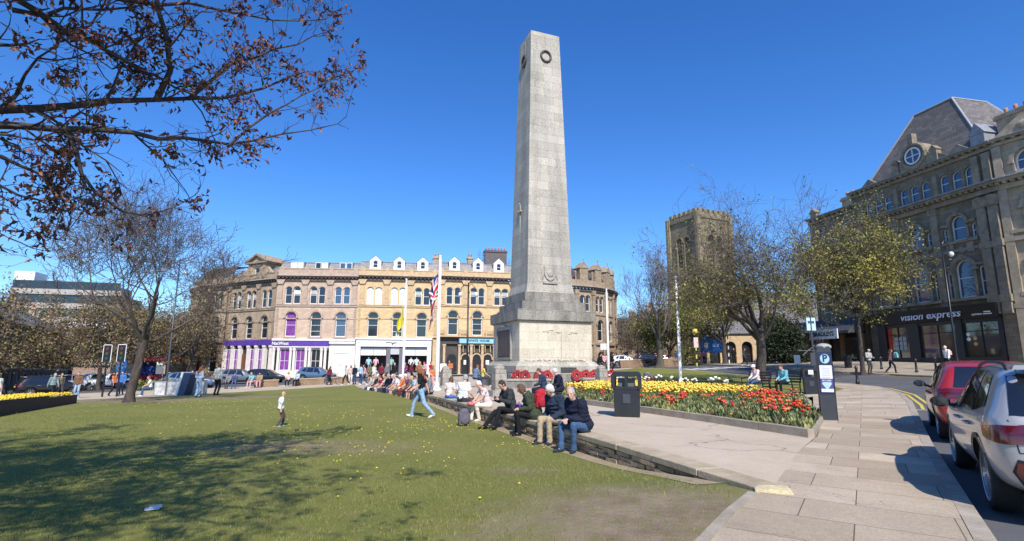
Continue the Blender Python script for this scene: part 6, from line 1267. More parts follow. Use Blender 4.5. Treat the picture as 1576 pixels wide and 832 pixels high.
# bus stop pole behind it, bollards, lamp posts
p = gp(1257, 603); t = thing('bus_stop', 'bus stop pole with a pale blue flag sign behind the parking machine', 'bus stop', p, 0); h_ = at(1255,484,p.y).z-p.z
MB().lathe([(.06,0),(.05,.3),(.045,h_)], 8).build('pole', m_gunm, t); MB().box(-.2,.22,-.03,.03,h_-.75,h_-.15).build('flag_sign', M('sign_pale_teal', (.5,.68,.70), .5, 0), t); MB().box(-.14,.16,-.04,-.031,h_-.42,h_-.3).build('sign_mark', M('sign_navy2', (.03,.09,.2), .5, 0), t); mb = MB(); mb.tube([(-.7,0,h_-1.7),(.1,0,h_-1.7)], .02, 5); mb.tube([(-.5,0,h_-1.9),(.1,0,h_-1.45)], .015, 5); mb.build('bracket', m_gunm, t); MB().box(-.17,.17,-.07,.0,1.2,1.8).build('timetable_case', m_gunm, t)
for px, py, lb in ((1320,590,'black bollard with a red band standing alone at the corner of the near pavement'),(1411,573,'black bollard outside the opticians, in front of its left window'),(1441,570,'black bollard outside the opticians, beside the person in white'),(1357,568,'black bollard on the far pavement between the two walking people')):
    p = gp(px, py); t = thing('bollard', lb, 'bollard', p, 0, 'black bollards by the road'); MB().lathe([(.1,-.05),(.1,.12),(.07,.16),(.062,.78),(.085,.82),(.085,.88),(.06,.93),(.02,.97)], 12).build('post', m_black, t, True); MB().lathe([(.088,.83),(.088,.87)], 12).build('band', M('band_dull_red', (.25,.05,.04), .5, .1), t)
def lamppost(lb, x, y, z, h, arms=2, col_=None, glob=True):
    t = thing('street_lamp', lb, 'street lamp', (x,y,z)); m_ = col_ or m_black; MB().lathe([(.13,-.1),(.13,.5),(.09,.6),(.075,1.2),(.05,h)], 10).build('column', m_, t, True)
    for k in range(arms):
        s = -1 if k else 1; mb = MB(); mb.tube([(0,0,h*.96),(s*.25,0,h*.99),(s*.5,0,h*.95),(s*.6,0,h*.9)], .025, 6); a = mb.build('arm', m_, t); MB().ball((s*.6,0,h*.9-.16), (.16,.16,.19), 12, 8).build('lamp_globe', M('lamp_glass', (.72,.74,.76), .2, 0, spec=.8), a, True)
    return t
p = gp(681, 600); lamppost('black twin globe street lamp behind the tall flagpole, in front of the bar', p.x+.4, 40, float(T(p.x+.4,40)), 7.4)
p = at(1463, 480, 36.5); lamppost('slim black street lamp standing in front of the opticians', p.x, p.y, float(T(p.x,p.y)), 9.0, 1)
x_ = (262-788)/F*44; t = lamppost('tall dark leaning lamp column behind the bare tree on the left', x_, 44.5, float(T(x_,44.5)), 11.0, 1, m_gunm)
for i, (px, lb) in enumerate(((165,'left traffic light with a white edged backing board beside the crossing'),(187,'right traffic light of the pair at the crossing, nearer the leaning tree'))):
    y_ = 37.5; x_ = (px-788)/837*y_; t = thing('traffic_light', lb, 'traffic light', (x_, y_, float(T(x_,y_)))); MB().lathe([(.06,-.1),(.06,2.5)], 8).build('pole', m_black, t)
    mb = MB(); mb.box(-.28,.28,-.05,0,2.35,3.5); mb.build('backing_board', m_black, t); mb = MB(); 
    for q in ((-.3,-.265,2.35,3.52),(.265,.3,2.35,3.52),(-.3,.3,3.49,3.53)): mb.box(q[0],q[1],-.06,-.03,q[2],q[3])
    mb.build('white_border', m_card, t)
    for k, c in enumerate(((.18,.02,.02),(.10,.06,.01),(.01,.08,.04))): o = MB().lathe([(.1,-.01),(.1,.01)], 12).build('signal_lens', M('lens_%d' % k, c, .3, 0), t, loc=(0,-.07,3.25-k*.33)); o.rotation_euler = (R(90),0,0)
# belisha beacons, church notice board, small signs
for px, Y, lb in ((1073,54,'zebra crossing beacon with a yellow globe on the near side of the road'),(1123,63,'zebra crossing beacon with a pinkish globe on the far side of the road')):
    x_ = (px-788)/837*Y; z_ = float(T(x_,Y)); t = thing('crossing_beacon', lb, 'beacon', (x_,Y,z_))
    for k in range(8): MB().lathe([(.07,k*.4),(.07,k*.4+.4)], 10).build('pole_band', m_black if k%2 else (M('beacon_yellow_pole', (.6,.6,.12), .5, 0) if Y < 60 else m_card), t)
    MB().ball((0,0,3.5), .29, 14, 10).build('globe', M('beacon_globe' if Y < 60 else 'beacon_globe_pale', (.72,.50,.10) if Y < 60 else (.75,.58,.5), .3, 0), t, True)
    if Y < 60: MB().box(-.22,.22,-.1,-.05,1.9,2.9).build('white_board', M('pale_pink_board', (.7,.5,.48), .5, 0), t)
x_ = (1097-788)/837*66; t = thing('notice_board', 'blue church notice board with pale panels on posts', 'notice board', (x_,66,float(T(x_,66))), R(-5)); MB().box(-1.3,1.3,-.06,.0,1.3,3.3).build('board', M('notice_blue', (.02,.16,.52), .5, .1), t); mb = MB(); mb.box(-1.35,-1.27,-.05,.05,-.2,3.4); mb.box(1.27,1.35,-.05,.05,-.2,3.4); mb.build('posts', m_lead, t); MB().box(-.85,-.4,-.08,-.06,1.9,2.5).build('white_panel', m_card, t); MB().box(.1,.9,-.08,-.06,2.0,2.4).build('pale_panel', M('pale_blue_panel', (.3,.55,.85), .5, 0), t)
for px, Y, z0, w, h, lb in ((930,50,2.0,.55,.55,'small square white sign on a pole left of the bare flagpole'),(1228,46,0.2,.5,.8,'white pavement notice standing by the dark canopy')):
    x_ = (px-788)/837*Y; t = thing('small_sign', lb, 'sign', (x_,Y,float(T(x_,Y)))); MB().box(-w/2,w/2,-.02,.02,z0,z0+h).build('board', m_card, t); MB().lathe([(.03,-.1),(.03,z0+.1)], 6).build('post', m_gunm, t)
# benches and bottle
m_bench = M('bench_slats', (.035,.03,.03), .6, .3, 6)
def make_bench():
    t = thing('park_bench', 'x', 'bench')
    mb = MB(); [mb.box(-.75,.75,-.42+i*.1,-.34+i*.1,.42,.45) for i in range(5)]; mb.build('seat', m_bench, t)
    mb = MB(); [mb.box(-.75,.75,.06+i*.03,.09+i*.03,.52+i*.12,.6+i*.12) for i in range(4)]; mb.build('backrest', m_bench, t)
    for s in (-1, 1):
        mb = MB(); x = s*.68; mb.tube([(x,-.38,0),(x,-.36,.42)], .028, 6); mb.tube([(x,.1,0),(x,.06,.45),(x,.2,1.0)], .028, 6); mb.tube([(x,-.36,.3),(x,.08,.3)], .02, 6); mb.tube([(x,-.38,.42),(x,-.4,.66),(x,.1,.68)], .024, 6); mb.build('bench_end', m_black, t)
    return t
FL = R(-72)       # benches face left, a little towards the camera
b1 = make_bench(); pb1 = gp(1168,603); b1.location = pb1; b1.rotation_euler = (0,0,FL); tag(b1, 'black park bench on which the person in the pale pink top sits', 'bench', 'park benches by the flower bed')
b2_ = copy_tree(b1); pb2 = gp(1212,606); b2_.location = pb2; b2_.rotation_euler = (0,0,FL); tag(b2_, 'black park bench on which the person in the turquoise top sits', 'bench', 'park benches by the flower bed')
p = gp(1219,606); t = thing('drink_bottle', 'pale green bottle standing on the path beside the right bench', 'bottle', p); MB().lathe([(.045,0),(.05,.02),(.05,.2),(.02,.26),(.02,.31)], 12).build('body', M('bottle_green', (.25,.5,.38), .3, 0), t, True); MB().lathe([(.024,.31),(.024,.34)], 10).build('cap', m_card, t)
# small stones behind the tulips
for px, py, lb in ((998,590,'small upright grey stone marker with a red wreath, behind the tulips'),(958,588,'small grey stone marker behind the litter bin')):
    p = gp(px, py); t = thing('stone_marker', lb, 'stone marker', p, R(10)); MB().frustum(.28,.14,-.05,.24,.12,.62).build('stone', m_post, t); MB().frustum(.24,.12,.62,.08,.05,.7).build('cap', m_post, t)
o = copy_tree(wr); p = gp(998,591); o.location = (p.x, p.y-.22, p.z+.3); o.rotation_euler = (R(-12),0,0); o.scale = (.8,.8,.8); tag(o, 'lone red poppy wreath leaning on the stone marker behind the tulips', 'wreath', 'poppy wreaths laid round the memorial')
# low walls in front of the parked cars, printed barriers
def lowwall(lb, a, b, h=.55, w=.35):
    A, B = Vector(a), Vector(b); z0 = float(T(*A)); sl = math.atan2(float(T(*B))-z0, (B-A).length); t = thing('low_brick_wall', lb, 'wall', (A.x,A.y,z0)); t.rotation_euler = Euler((0,-sl,math.atan2(B.y-A.y,B.x-A.x))); ln = (B-A).length
    MB().box(0,ln,-w/2,w/2,-.2,h).build('brickwork', stone('low_wall_brick', (.30,.19,.12), (.38,.26,.17), .3, .12, (.2,.15,.1), .008, .4, bump=.3), t); MB().box(-.05,ln+.05,-w/2-.04,w/2+.04,h,h+.08).build('coping', m_cop, t)
def pxw(px, Y): return ((px-788)/837*Y, Y)
lowwall('low brown brick wall in front of the black parked car by the bank', pxw(395,48.5), pxw(432,49.3)); lowwall('low brown brick wall in front of the silver blue parked car', pxw(456,49.8), pxw(502,51.0)); lowwall('short low brick wall right of the walking cyclist', pxw(512,51.5), pxw(538,52.2)); lowwall('low brick wall between the memorial lawn and the white car', pxw(955,61), pxw(990,61.5), .8); lowwall('low brick wall left of the pale blue crossing pedestrians', pxw(1018,61.8), pxw(1048,62.2), .8)
m_bar = M('printed_grey_hoarding', (.30,.30,.31), .7, .5, 2.6, c2=(.66,.64,.63), w=.35)
A = gp(243,609); B = gp(320,608)
for i in range(4):
    u0, u1 = i/4, (i+1)/4-.02; a = Vector(pxw(243+u0*78, 37.2)); b = Vector(pxw(243+u1*78, 37.2)); t = thing('barrier_panel', ['first printed grey barrier panel from the left, under the seated man in white','second printed grey barrier panel from the left','third printed grey barrier panel, beside the leaning white board','fourth printed grey barrier panel, behind the standing pair'][i], 'barrier', (a.x,a.y,float(T(*a))), math.atan2(b.y-a.y,b.x-a.x), 'printed barrier panels'); ln = (b-a).length
    MB().box(0,ln,-.03,.35,.05,.92).build('printed_panel', m_bar, t); mb = MB(); mb.box(0,.05,-.05,.0,0,.95); mb.box(ln-.05,ln,-.05,.0,0,.95); mb.box(0,ln,-.06,.38,.92,.97); mb.build('frame', m_lead, t)
p_ = pxw(287,36.3); t = thing('leaning_board', 'tall white and dark blue board leaning back beside the printed barriers', 'board', (p_[0],p_[1],float(T(*p_))), R(-8)); t.scale = (.75,.75,.85); mb = MB(); mb.prism([(-.35,0),(-.15,0),(.28,1.75),(.08,1.78)], -.5, .5, 'y'); mb.build('white_panel', m_card, t); mb = MB(); mb.prism([(-.14,0),(.45,0),(.95,1.6),(.29,1.74)], -.45, .45, 'y'); mb.build('dark_panel', M('board_dark_blue', (.03,.05,.12), .4, .3, 3), t)
# hedge band and market stall beyond the path on the left
h_ = thing('low_hedge', 'low yellowish hedge beyond the path behind the leaning tree', 'hedge', (0,0,0)); a, b = pxw(208,47), pxw(262,48); rsx = [( (a[0]+(b[0]-a[0])*k/60, a[1]+(b[1]-a[1])*k/60) ) for k in range(61)]
me = leaves_mesh('foliage', [(Vector((x+dx, y+dy, float(T(x,y))+z)), None, 0) for x, y in rsx for z in (.15,.4,.6) for dx, dy in ((0,0),(.3,.3))], 7, .09, [lf_yg[1], lf_yg[2], m_lg], 5, .18); link('foliage', me, h_)
x_, y_ = pxw(228,62); t = thing('market_stall', 'blue and dark red market stall beyond the road, left of the tall lamp column', 'stall', (x_,y_,float(T(x_,y_))), R(4)); MB().box(-2.2,1.8,0,2,0,1.1).build('counter', M('stall_maroon', (.22,.03,.06), .6, .3, 1.5), t); MB().box(-1.4,1.0,-.05,.0,1.1,2.5).build('blue_panel', M('stall_blue', (.03,.06,.30), .6, .2), t); mb = MB(); mb.prism([(-.6,2.5),(2.4,2.5),(.9,3.2)], -2.4, 2.0, 'x'); mb.build('awning', M('awning_red', (.36,.05,.09), .7, .2), t); mb = MB(); [mb.box(x-.04,x+.04,-.04,.04,0,2.6) for x in (-2.2,1.8)]; mb.build('stall_posts', m_card, t)
m_umb = M('cafe_umbrella_blue', (.05,.25,.62), .7, .1); x_, y_ = pxw(189,52); t = thing('blue_parasol', 'closed bright blue parasol by the traffic lights', 'parasol', (x_,y_,float(T(x_,y_)))); MB().lathe([(.05,0),(.05,1.4)], 8).build('pole', m_card, t); MB().lathe([(.12,1.2),(.4,1.5),(.46,2.2),(.3,2.9),(.04,3.15)], 10).build('canopy', m_umb, t, True)
# ============================================================ CARS
m_tyre = M('tyre_rubber', (.014,.014,.015), .85, .2, 20); m_rim = M('alloy_rim', (.45,.46,.48), .3, .05, metal=.7); m_cglass = M('car_glass', (.012,.014,.018), .05, 0, spec=1.0, coat=.3); m_trim = M('black_car_trim', (.015,.015,.017), .55, 0); m_tail = M('tail_light_red', (.11,.004,.006), .2, 0, spec=.8, coat=.6); m_taild = M('tail_light_dark', (.09,.004,.008), .15, 0, coat=.5); m_head = M('head_light', (.6,.62,.65), .15, 0, spec=.9); m_liner = M('arch_liner', (.006,.006,.006), .9, 0); m_gap = M('panel_gap', (.02,.02,.022), .8, 0); m_plate_y = M('plate_yellow', (.70,.50,.04), .5, 0)
def paint_mat(name, c, metal=.35, rough=.32): return M(name, c, rough, .02, 2, 0, metal=metal, coat=.8, spec=.5)
pw = paint_mat('paint_silver_white', (.40,.40,.405), .25, .3); prd = paint_mat('paint_red', (.36,.018,.022), .1); pbk = paint_mat('paint_black', (.012,.014,.018), .1); pbl = paint_mat('paint_slate_blue', (.10,.17,.27), .3); pwh = paint_mat('paint_white', (.72,.73,.74), .0); pgr = paint_mat('paint_grey', (.16,.18,.21), .3)
SUV = dict(L=4.23, W=.91, wb=(-1.33,1.33), wr=.345,
 st=[(-2.13,.60,.40,.62,.60,.50),(-2.09,.76,.33,.97,.90,.66),(-2.03,.84,.30,1.07,.99,.70),(-1.90,.885,.28,1.22,1.02,.68),(-1.74,.90,.27,1.43,1.03,.655),(-1.55,.905,.26,1.525,1.03,.66),(-1.1,.91,.25,1.562,1.01,.67),(-.4,.91,.24,1.572,.98,.68),(.15,.91,.24,1.545,.96,.66),(.5,.91,.24,1.46,.94,.64),(.85,.905,.24,1.24,.95,.68),(1.12,.90,.25,1.06,.97,.74),(1.45,.89,.26,1.00,.93,.74),(1.8,.86,.28,.93,.88,.70),(2.0,.80,.31,.84,.78,.62),(2.09,.66,.36,.68,.62,.5)],
 win=[[(.62,.97),(.33,1.42),(-.10,1.475),(-.13,.985)],[(-.19,.985),(-.16,1.475),(-.85,1.465),(-1.0,1.01)],[(-1.06,1.02),(-.93,1.46),(-1.28,1.42),(-1.56,1.10)]],
 rear=[(-.72,1.04),(.72,1.04),(.63,1.485),(-.63,1.485)], wsc=[(-.66,1.0),(.66,1.0),(.52,1.44),(-.52,1.44)])
HATCH = dict(L=4.0, W=.86, wb=(-1.25,1.27), wr=.31,
 st=[(-2.0,.58,.36,.60,.58,.48),(-1.97,.74,.30,.95,.86,.62),(-1.92,.81,.28,1.12,.98,.64),(-1.80,.84,.26,1.34,1.0,.62),(-1.62,.85,.25,1.46,1.01,.61),(-1.2,.86,.24,1.52,1.0,.62),(-.5,.86,.22,1.54,.96,.63),(.1,.86,.22,1.51,.93,.62),(.5,.86,.22,1.40,.91,.60),(.9,.855,.22,1.16,.92,.66),(1.2,.85,.23,.98,.90,.70),(1.55,.83,.25,.90,.85,.68),(1.85,.76,.28,.78,.73,.60),(1.97,.6,.33,.62,.58,.48)],
 win=[[(.66,.93),(.32,1.35),(-.10,1.42),(-.13,.95)],[(-.19,.95),(-.16,1.42),(-.85,1.42),(-1.0,.98)],[(-1.06,.99),(-.93,1.41),(-1.22,1.38),(-1.5,1.05)]],
 rear=[(-.56,1.02),(.56,1.02),(.48,1.40),(-.48,1.40)], wsc=[(-.62,.96),(.62,.96),(.5,1.36),(-.5,1.36)])
def car_body(sp):
    V = []; 
    for x, hw, zb, zt, zbelt, rw in sp['st']:
        zbelt = min(zbelt, zt-.02); z1 = zb+.16; zm = zb+(zbelt-zb)*.55
        pr = [(0,zb),(hw*.80,zb),(hw*.955,z1),(hw,zm),(hw*.975,zbelt-.03),(hw*.93,zbelt+.02 if zt-zbelt > .1 else zbelt),(hw*.93+(rw-hw*.93)*.55,zbelt+(zt-zbelt)*.55),(rw*.985,zt-.055 if zt-zbelt > .15 else zt-.012),(rw*.78,zt-.006),(0,zt+.006)]
        V.append([(x,y,z) for y, z in pr]+[(x,-y,z) for y, z in pr[-2:0:-1]])
    n = len(V[0]); mb = MB(); vs = [p for r in V for p in r]; fs = []
    for i in range(len(V)-1):
        for j in range(n): fs.append((i*n+j, i*n+(j+1)%n, (i+1)*n+(j+1)%n, (i+1)*n+j))
    mb.add(vs, fs); k = len(V)-1
    for base, rev in ((0, False), (k*n, True)):
        # close the ends with quads between mirrored points
        h = n//2
        for j in range(h):
            a, b = j, j+1; c, d = (n-j-1)%n, (n-j)%n; q = [base+b, base+a, base+d, base+c] if not rev else [base+a, base+b, base+c, base+d]
            q2 = []; [q2.append(t) for t in q if t not in q2]
            if len(q2) > 2: mb.add([], [])
            if len(q2) > 2: mb.f.append(tuple(q2)); mb.m.append(0)
    me = mb.mesh('body', [pw], True); o = bpy.data.objects.new('tmp', me); col.objects.link(o)
    bm = bmesh.new(); bm.from_mesh(me); bmesh.ops.recalc_face_normals(bm, faces=bm.faces); bm.to_mesh(me); bm.free()
    ss = o.modifiers.new('s', 'SUBSURF'); ss.levels = 3; ss.render_levels = 3
    dg = bpy.context.evaluated_depsgraph_get(); dg.update(); m2 = bpy.data.meshes.new_from_object(o.evaluated_get(dg)); bpy.data.objects.remove(o)
    bm = bmesh.new(); bm.from_mesh(m2); bvh = BVHTree.FromBMesh(bm); bm.free()
    # wheel wells
    o = bpy.data.objects.new('tmp', m2); col.objects.link(o); c = MB()
    for xw in sp['wb']:
        for s in (-1, 1):
            M4 = Matrix.Translation((xw, s*.80, sp['wr']+.01)) @ Matrix.Rotation(R(90), 4, 'X'); q = MB().lathe([(sp['wr']+.055,-.24),(sp['wr']+.055,.24)], 40); c.add([M4 @ Vector(p) for p in q.v], q.f)
    cm = c.mesh('cut', [m_liner]); bmc = bmesh.new(); bmc.from_mesh(cm); bmesh.ops.recalc_face_normals(bmc, faces=bmc.faces); bmc.to_mesh(cm); bmc.free()
    co = bpy.data.objects.new('cut', cm); col.objects.link(co); b = o.modifiers.new('b', 'BOOLEAN'); b.operation = 'DIFFERENCE'; b.solver = 'EXACT'; b.object = co; b.material_mode = 'TRANSFER'
    dg = bpy.context.evaluated_depsgraph_get(); dg.update(); m3 = bpy.data.meshes.new_from_object(o.evaluated_get(dg)); bpy.data.objects.remove(o); bpy.data.objects.remove(co)
    m3.polygons.foreach_set('use_smooth', np.ones(len(m3.polygons), bool)); m3.name = 'body'; return m3, bvh
def panel(bvh, poly, axis, sgn, mat, off=.006, step=.07, name='panel', thick=.0):
    """an outline laid onto the bodywork by projection along an axis"""
    pts = [Vector(p) for p in poly]; bp = []
    for i in range(len(pts)):
        a, b = pts[i], pts[(i+1)%len(pts)]; k = max(1, int((b-a).length/step)); bp += [a.lerp(b, t/k) for t in range(k)]
    nb = len(bp); gx_, gy_ = np.meshgrid(np.arange(min(p.x for p in bp)+step/2, max(p.x for p in bp), step), np.arange(min(p.y for p in bp)+step/2, max(p.y for p in bp), step)); gx_, gy_ = gx_.ravel(), gy_.ravel(); ok = inpoly(gx_, gy_, [(p.x, p.y) for p in bp])
    ins = [Vector((a,b)) for a, b in zip(gx_[ok], gy_[ok]) if min((Vector((a,b))-q).length for q in bp) > step*.4]
    r = delaunay_2d_cdt(bp+ins, [(i,(i+1)%nb) for i in range(nb)], [], 1, 1e-5); V = []; last = None
    for a, b in r[0]:
        if axis == 'y': o_, d_ = Vector((a, 3*sgn, b)), Vector((0,-sgn,0))
        elif axis == 'x': o_, d_ = Vector((4*sgn, a, b)), Vector((-sgn,0,0))
        else: o_, d_ = Vector((a, b, 4)), Vector((0,0,-1))
        loc, nor, idx, dist = bvh.ray_cast(o_, d_)
        if loc is None: loc = (last or Vector((a, .8*sgn, b))).copy(); nor = -d_
        last = loc; nor = nor if nor.dot(d_) < 0 else -nor; V.append(loc+nor*off)
    me = bpy.data.meshes.new(name); me.from_pydata([tuple(v) for v in V], [], [tuple(f) for f in r[2]]); me.materials.append(mat)
    bm = bmesh.new(); bm.from_mesh(me); bmesh.ops.recalc_face_normals(bm, faces=bm.faces); bm.to_mesh(me); bm.free()
    me.polygons.foreach_set('use_smooth', np.ones(len(me.polygons), bool)); return me
def wheel_meshes(r):
    ty = MB(); pr = [(r*.70,-.1),(r*.9,-.105),(r*.985,-.09),(r,-.04),(r,.04),(r*.985,.09),(r*.9,.105),(r*.70,.1)]
    q = MB().lathe(pr, 40); ty.add([(p[0],p[2],p[1]) for p in q.v], [f for f in q.f if len(f) == 4]); rm = MB(); q = MB().lathe([(r*.71,-.1),(r*.74,-.1),(r*.74,.105),(r*.70,.095),(r*.68,.05)], 32); rm.add([(p[0],p[2],p[1]) for p in q.v], [f for f in q.f if len(f) == 4])
    for k in range(5):
        a = k*2*math.pi/5+.3; M4 = Matrix.Rotation(a, 4, 'Y')
        for s in (-.045,.045): rm.box(s-.017+0, s+.017, .045, .085, .02, r*.71, 0, M4)
    q = MB().lathe([(.055,.03),(.055,.085),(.03,.09)], 14); rm.add([(p[0],p[2],p[1]) for p in q.v], q.f)
    dk = MB(); q = MB().lathe([(r*.70,-.02),(r*.70,.0)], 28); dk.add([(p[0],p[2],p[1]) for p in q.v], q.f)
    return ty.mesh('tyre', [m_tyre], True), rm.mesh('rim', [m_rim]), dk.mesh('brake_disc', [m_trim])
_cars = {}
def make_car(kind, paint, detail=True):
    sp = {'suv': SUV, 'hatch': HATCH}[kind]; t = thing('parked_car', 'x', 'car'); body, bvh = car_body(sp); b = link('body', body, t)
    for i in range(len(b.material_slots)):
        if b.material_slots[i].material == pw: b.material_slots[i].link = 'OBJECT'; b.material_slots[i].material = paint
    W = sp['W']; ty, rm, dk = wheel_meshes(sp['wr'])
    for xw in sp['wb']:
        for s in (-1, 1):
            e = link('wheel', dk, t, (xw, s*(W-.15), sp['wr'])); 
            if s < 0: e.rotation_euler = (0,0,math.pi)
            link('tyre', ty, e); link('rim', rm, e)
            c, r0, r1 = (xw, sp['wr']+.01), sp['wr']+.045, sp['wr']+.10
            ring = [(c[0]+r1*math.cos(a), c[1]+r1*math.sin(a)) for a in np.linspace(-.25, math.pi+.25, 22)]+[(c[0]+r0*math.cos(a), c[1]+r0*math.sin(a)) for a in np.linspace(math.pi+.25, -.25, 22)]
            link('arch_trim', panel(bvh, ring, 'y', s, m_trim, .010, .12), t)
    for s in (-1, 1):
        for k, w in enumerate(sp['win']):
            cx_ = sum(p[0] for p in w)/len(w); cz_ = sum(p[1] for p in w)/len(w); wi = link('side_window', panel(bvh, w, 'y', s, m_cglass, .006), t)
        x0, x1 = sp['wb'][0]+sp['wr']+.1, sp['wb'][1]-sp['wr']-.1; zb = sp['st'][7][2]
        link('sill', panel(bvh, [(x0,zb+.03),(x1,zb+.03),(x1,zb+.15),(x0,zb+.15)], 'y', s, m_trim, .008), t)
        if detail:
            for pts in ([(-.16,zb+.16),(-.16,.96)],[(.74,zb+.2),(.70,.92)],[(-.98,.62),(-1.0,.98)],[(-.98,.62),(-.86,zb+.17)]):
                a, b_ = Vector(pts[0]), Vector(pts[1]); d = (b_-a).normalized(); nn = Vector((d.y,-d.x))*.004; link('door_gap', panel(bvh, [a-nn,b_-nn,b_+nn,a+nn], 'y', s, m_gap, .003, .2), t)
            for x in (-.02, -.86): 
                lc = bvh.ray_cast(Vector((x, 3*s, .86)), Vector((0,-s,0)))[0]; mb = MB(); mb.tube([(x-.1,lc.y+s*.005,.86),(x-.07,lc.y+s*.035,.865),(x+.06,lc.y+s*.035,.87),(x+.1,lc.y+s*.005,.87)], .014, 6); link('door_handle', mb.mesh('door_handle', [paint], True), t)
            link('body_crease', panel(bvh, [(1.0,.80),(-1.6,.83),(-1.6,.822),(1.0,.792)], 'y', s, m_gap, .0015, .2), t) if False else None
        lc = bvh.ray_cast(Vector((.52, 3*s, .98)), Vector((0,-s,0)))[0]; mb = MB(); mb.ball((.55, lc.y+s*.16, 1.02), (.075,.11,.075), 12, 8); mb.tube([(.53,lc.y-s*.02,.96),(.54,lc.y+s*.1,.99)], .025, 6); mi_ = mb.build('wing_mirror', m_trim, t, True); MB().box(.475,.482,lc.y+s*.16-.08,lc.y+s*.16+.08,.965,1.07).build('mirror_glass', m_cglass, mi_)
        if kind == 'suv':
            mb = MB(); xs = np.linspace(-1.45,.35,12); pts = []
            for i, x in enumerate(xs): lc = bvh.ray_cast(Vector((x, s*.60, 4)), Vector((0,0,-1)))[0]; pts.append((x, s*.60, lc.z+(.045 if 0 < i < 11 else .0)))
            mb.tube(pts, .018, 6); mb.build('roof_rail', m_trim, t, True)
    link('rear_window', panel(bvh, sp['rear'], 'x', -1, m_cglass, .006), t); link('windscreen', panel(bvh, sp['wsc'], 'x', 1, m_cglass, .006), t)
    z = .86 if kind == 'suv' else .90
    for s in (-1, 1):
        o = link('tail_light', panel(bvh, [(s*.34,z-.06),(s*.34,z+.09),(s*.66,z+.10),(s*.80,z+.06),(s*.80,z-.09),(s*.60,z-.08)], 'x', -1, m_tail, .012, .05), t)
        link('light_side', panel(bvh, [(sp['st'][0][0]+.06,z-.09),(sp['st'][0][0]+.06,z+.09),(sp['st'][0][0]+.42,z+.05),(sp['st'][0][0]+.36,z-.05)], 'y', s, m_tail, .012, .04), o)
        link('light_band', panel(bvh, [(s*.4,z+.0),(s*.4,z+.025),(s*.74,z+.025),(s*.74,z+.0)], 'x', -1, m_taild, .016, .1), o)
        if kind == 'suv':
            o = link('bumper_recess', panel(bvh, [(s*.48,.40),(s*.48,.60),(s*.72,.64),(s*.76,.52),(s*.70,.40)], 'x', -1, m_trim, .006, .05), t); link('reflector', panel(bvh, [(s*.64,.43),(s*.66,.6),(s*.72,.61),(s*.735,.52),(s*.70,.44)], 'x', -1, m_tail, .012, .05), o)
        link('headlight', panel(bvh, [(s*.42,.70),(s*.42,.80),(s*.70,.84),(s*.74,.74)], 'x', 1, m_head, .01, .05), t)
    link('lower_bumper', panel(bvh, [(-.66,.36),(.66,.36),(.6,.46),(-.6,.46)], 'x', -1, m_trim, .006, .08), t)
    link('number_plate', panel(bvh, [(-.26,.72),(.26,.72),(.26,.83),(-.26,.83)], 'x', -1, m_plate_y, .012, .08), t)
    link('grille', panel(bvh, [(-.4,.5),(.4,.5),(.36,.66),(-.36,.66)], 'x', 1, m_trim, .008, .08), t)
    MB().box(sp['wb'][0]-.2, sp['wb'][1]+.2, -W*.72, W*.72, .22, .5).build('underbody', m_liner, t)
    if detail:
        for pts in ([(-.70,.70),(-.74,1.0)],[(.70,.70),(.74,1.0)],[(-.70,.70),(.70,.70)]):
            a, b_ = Vector(pts[0]), Vector(pts[1]); d = (b_-a).normalized(); nn = Vector((d.y,-d.x))*.005; link('tailgate_gap', panel(bvh, [a-nn,b_-nn,b_+nn,a+nn], 'x', -1, m_gap, .003, .1), t)
        lc = bvh.ray_cast(Vector((-4, 0, 1.08)), Vector((1,0,0)))[0]; MB().tube([(lc.x-.02,0,1.06),(lc.x+.03,-.2,1.16),(lc.x+.07,-.38,1.2)], .01, 5).build('rear_wiper', m_trim, t)
        lc = bvh.ray_cast(Vector((-4, 0, .93)), Vector((1,0,0)))[0]; o = MB().lathe([(.05,-.006),(.05,.006)], 18).build('badge', m_rim, t, loc=(lc.x-.008,0,.93)); o.rotation_euler = (0,R(90),0)
    if kind == 'suv' and detail:
        mb = MB(); mb.prism([(-.62,1.485),(.62,1.485),(.60,1.53),(-.60,1.53)], -1.78, -1.6, 'x'); mb.build('spoiler', paint, t)
    return t
def put_car(t, x, y, az, z=None, lb='', group=None, s=1.0, roll=0):
    """az: compass direction the car points to, degrees from straight ahead to the right"""
    t.location = (x, y, float(road_h(x,y)) if z is None else z); t.rotation_euler = (0,0,R(90-az)); t.scale = (s,s,s); tag(t, lb, 'car', group)
def repaint(t, mat):
    for c in t.children:
        if c.name.startswith('body'):
            for sl in c.material_slots:
                if sl.link == 'OBJECT': sl.material = mat
c_w = make_car('suv', pw); c_r = make_car('hatch', prd)
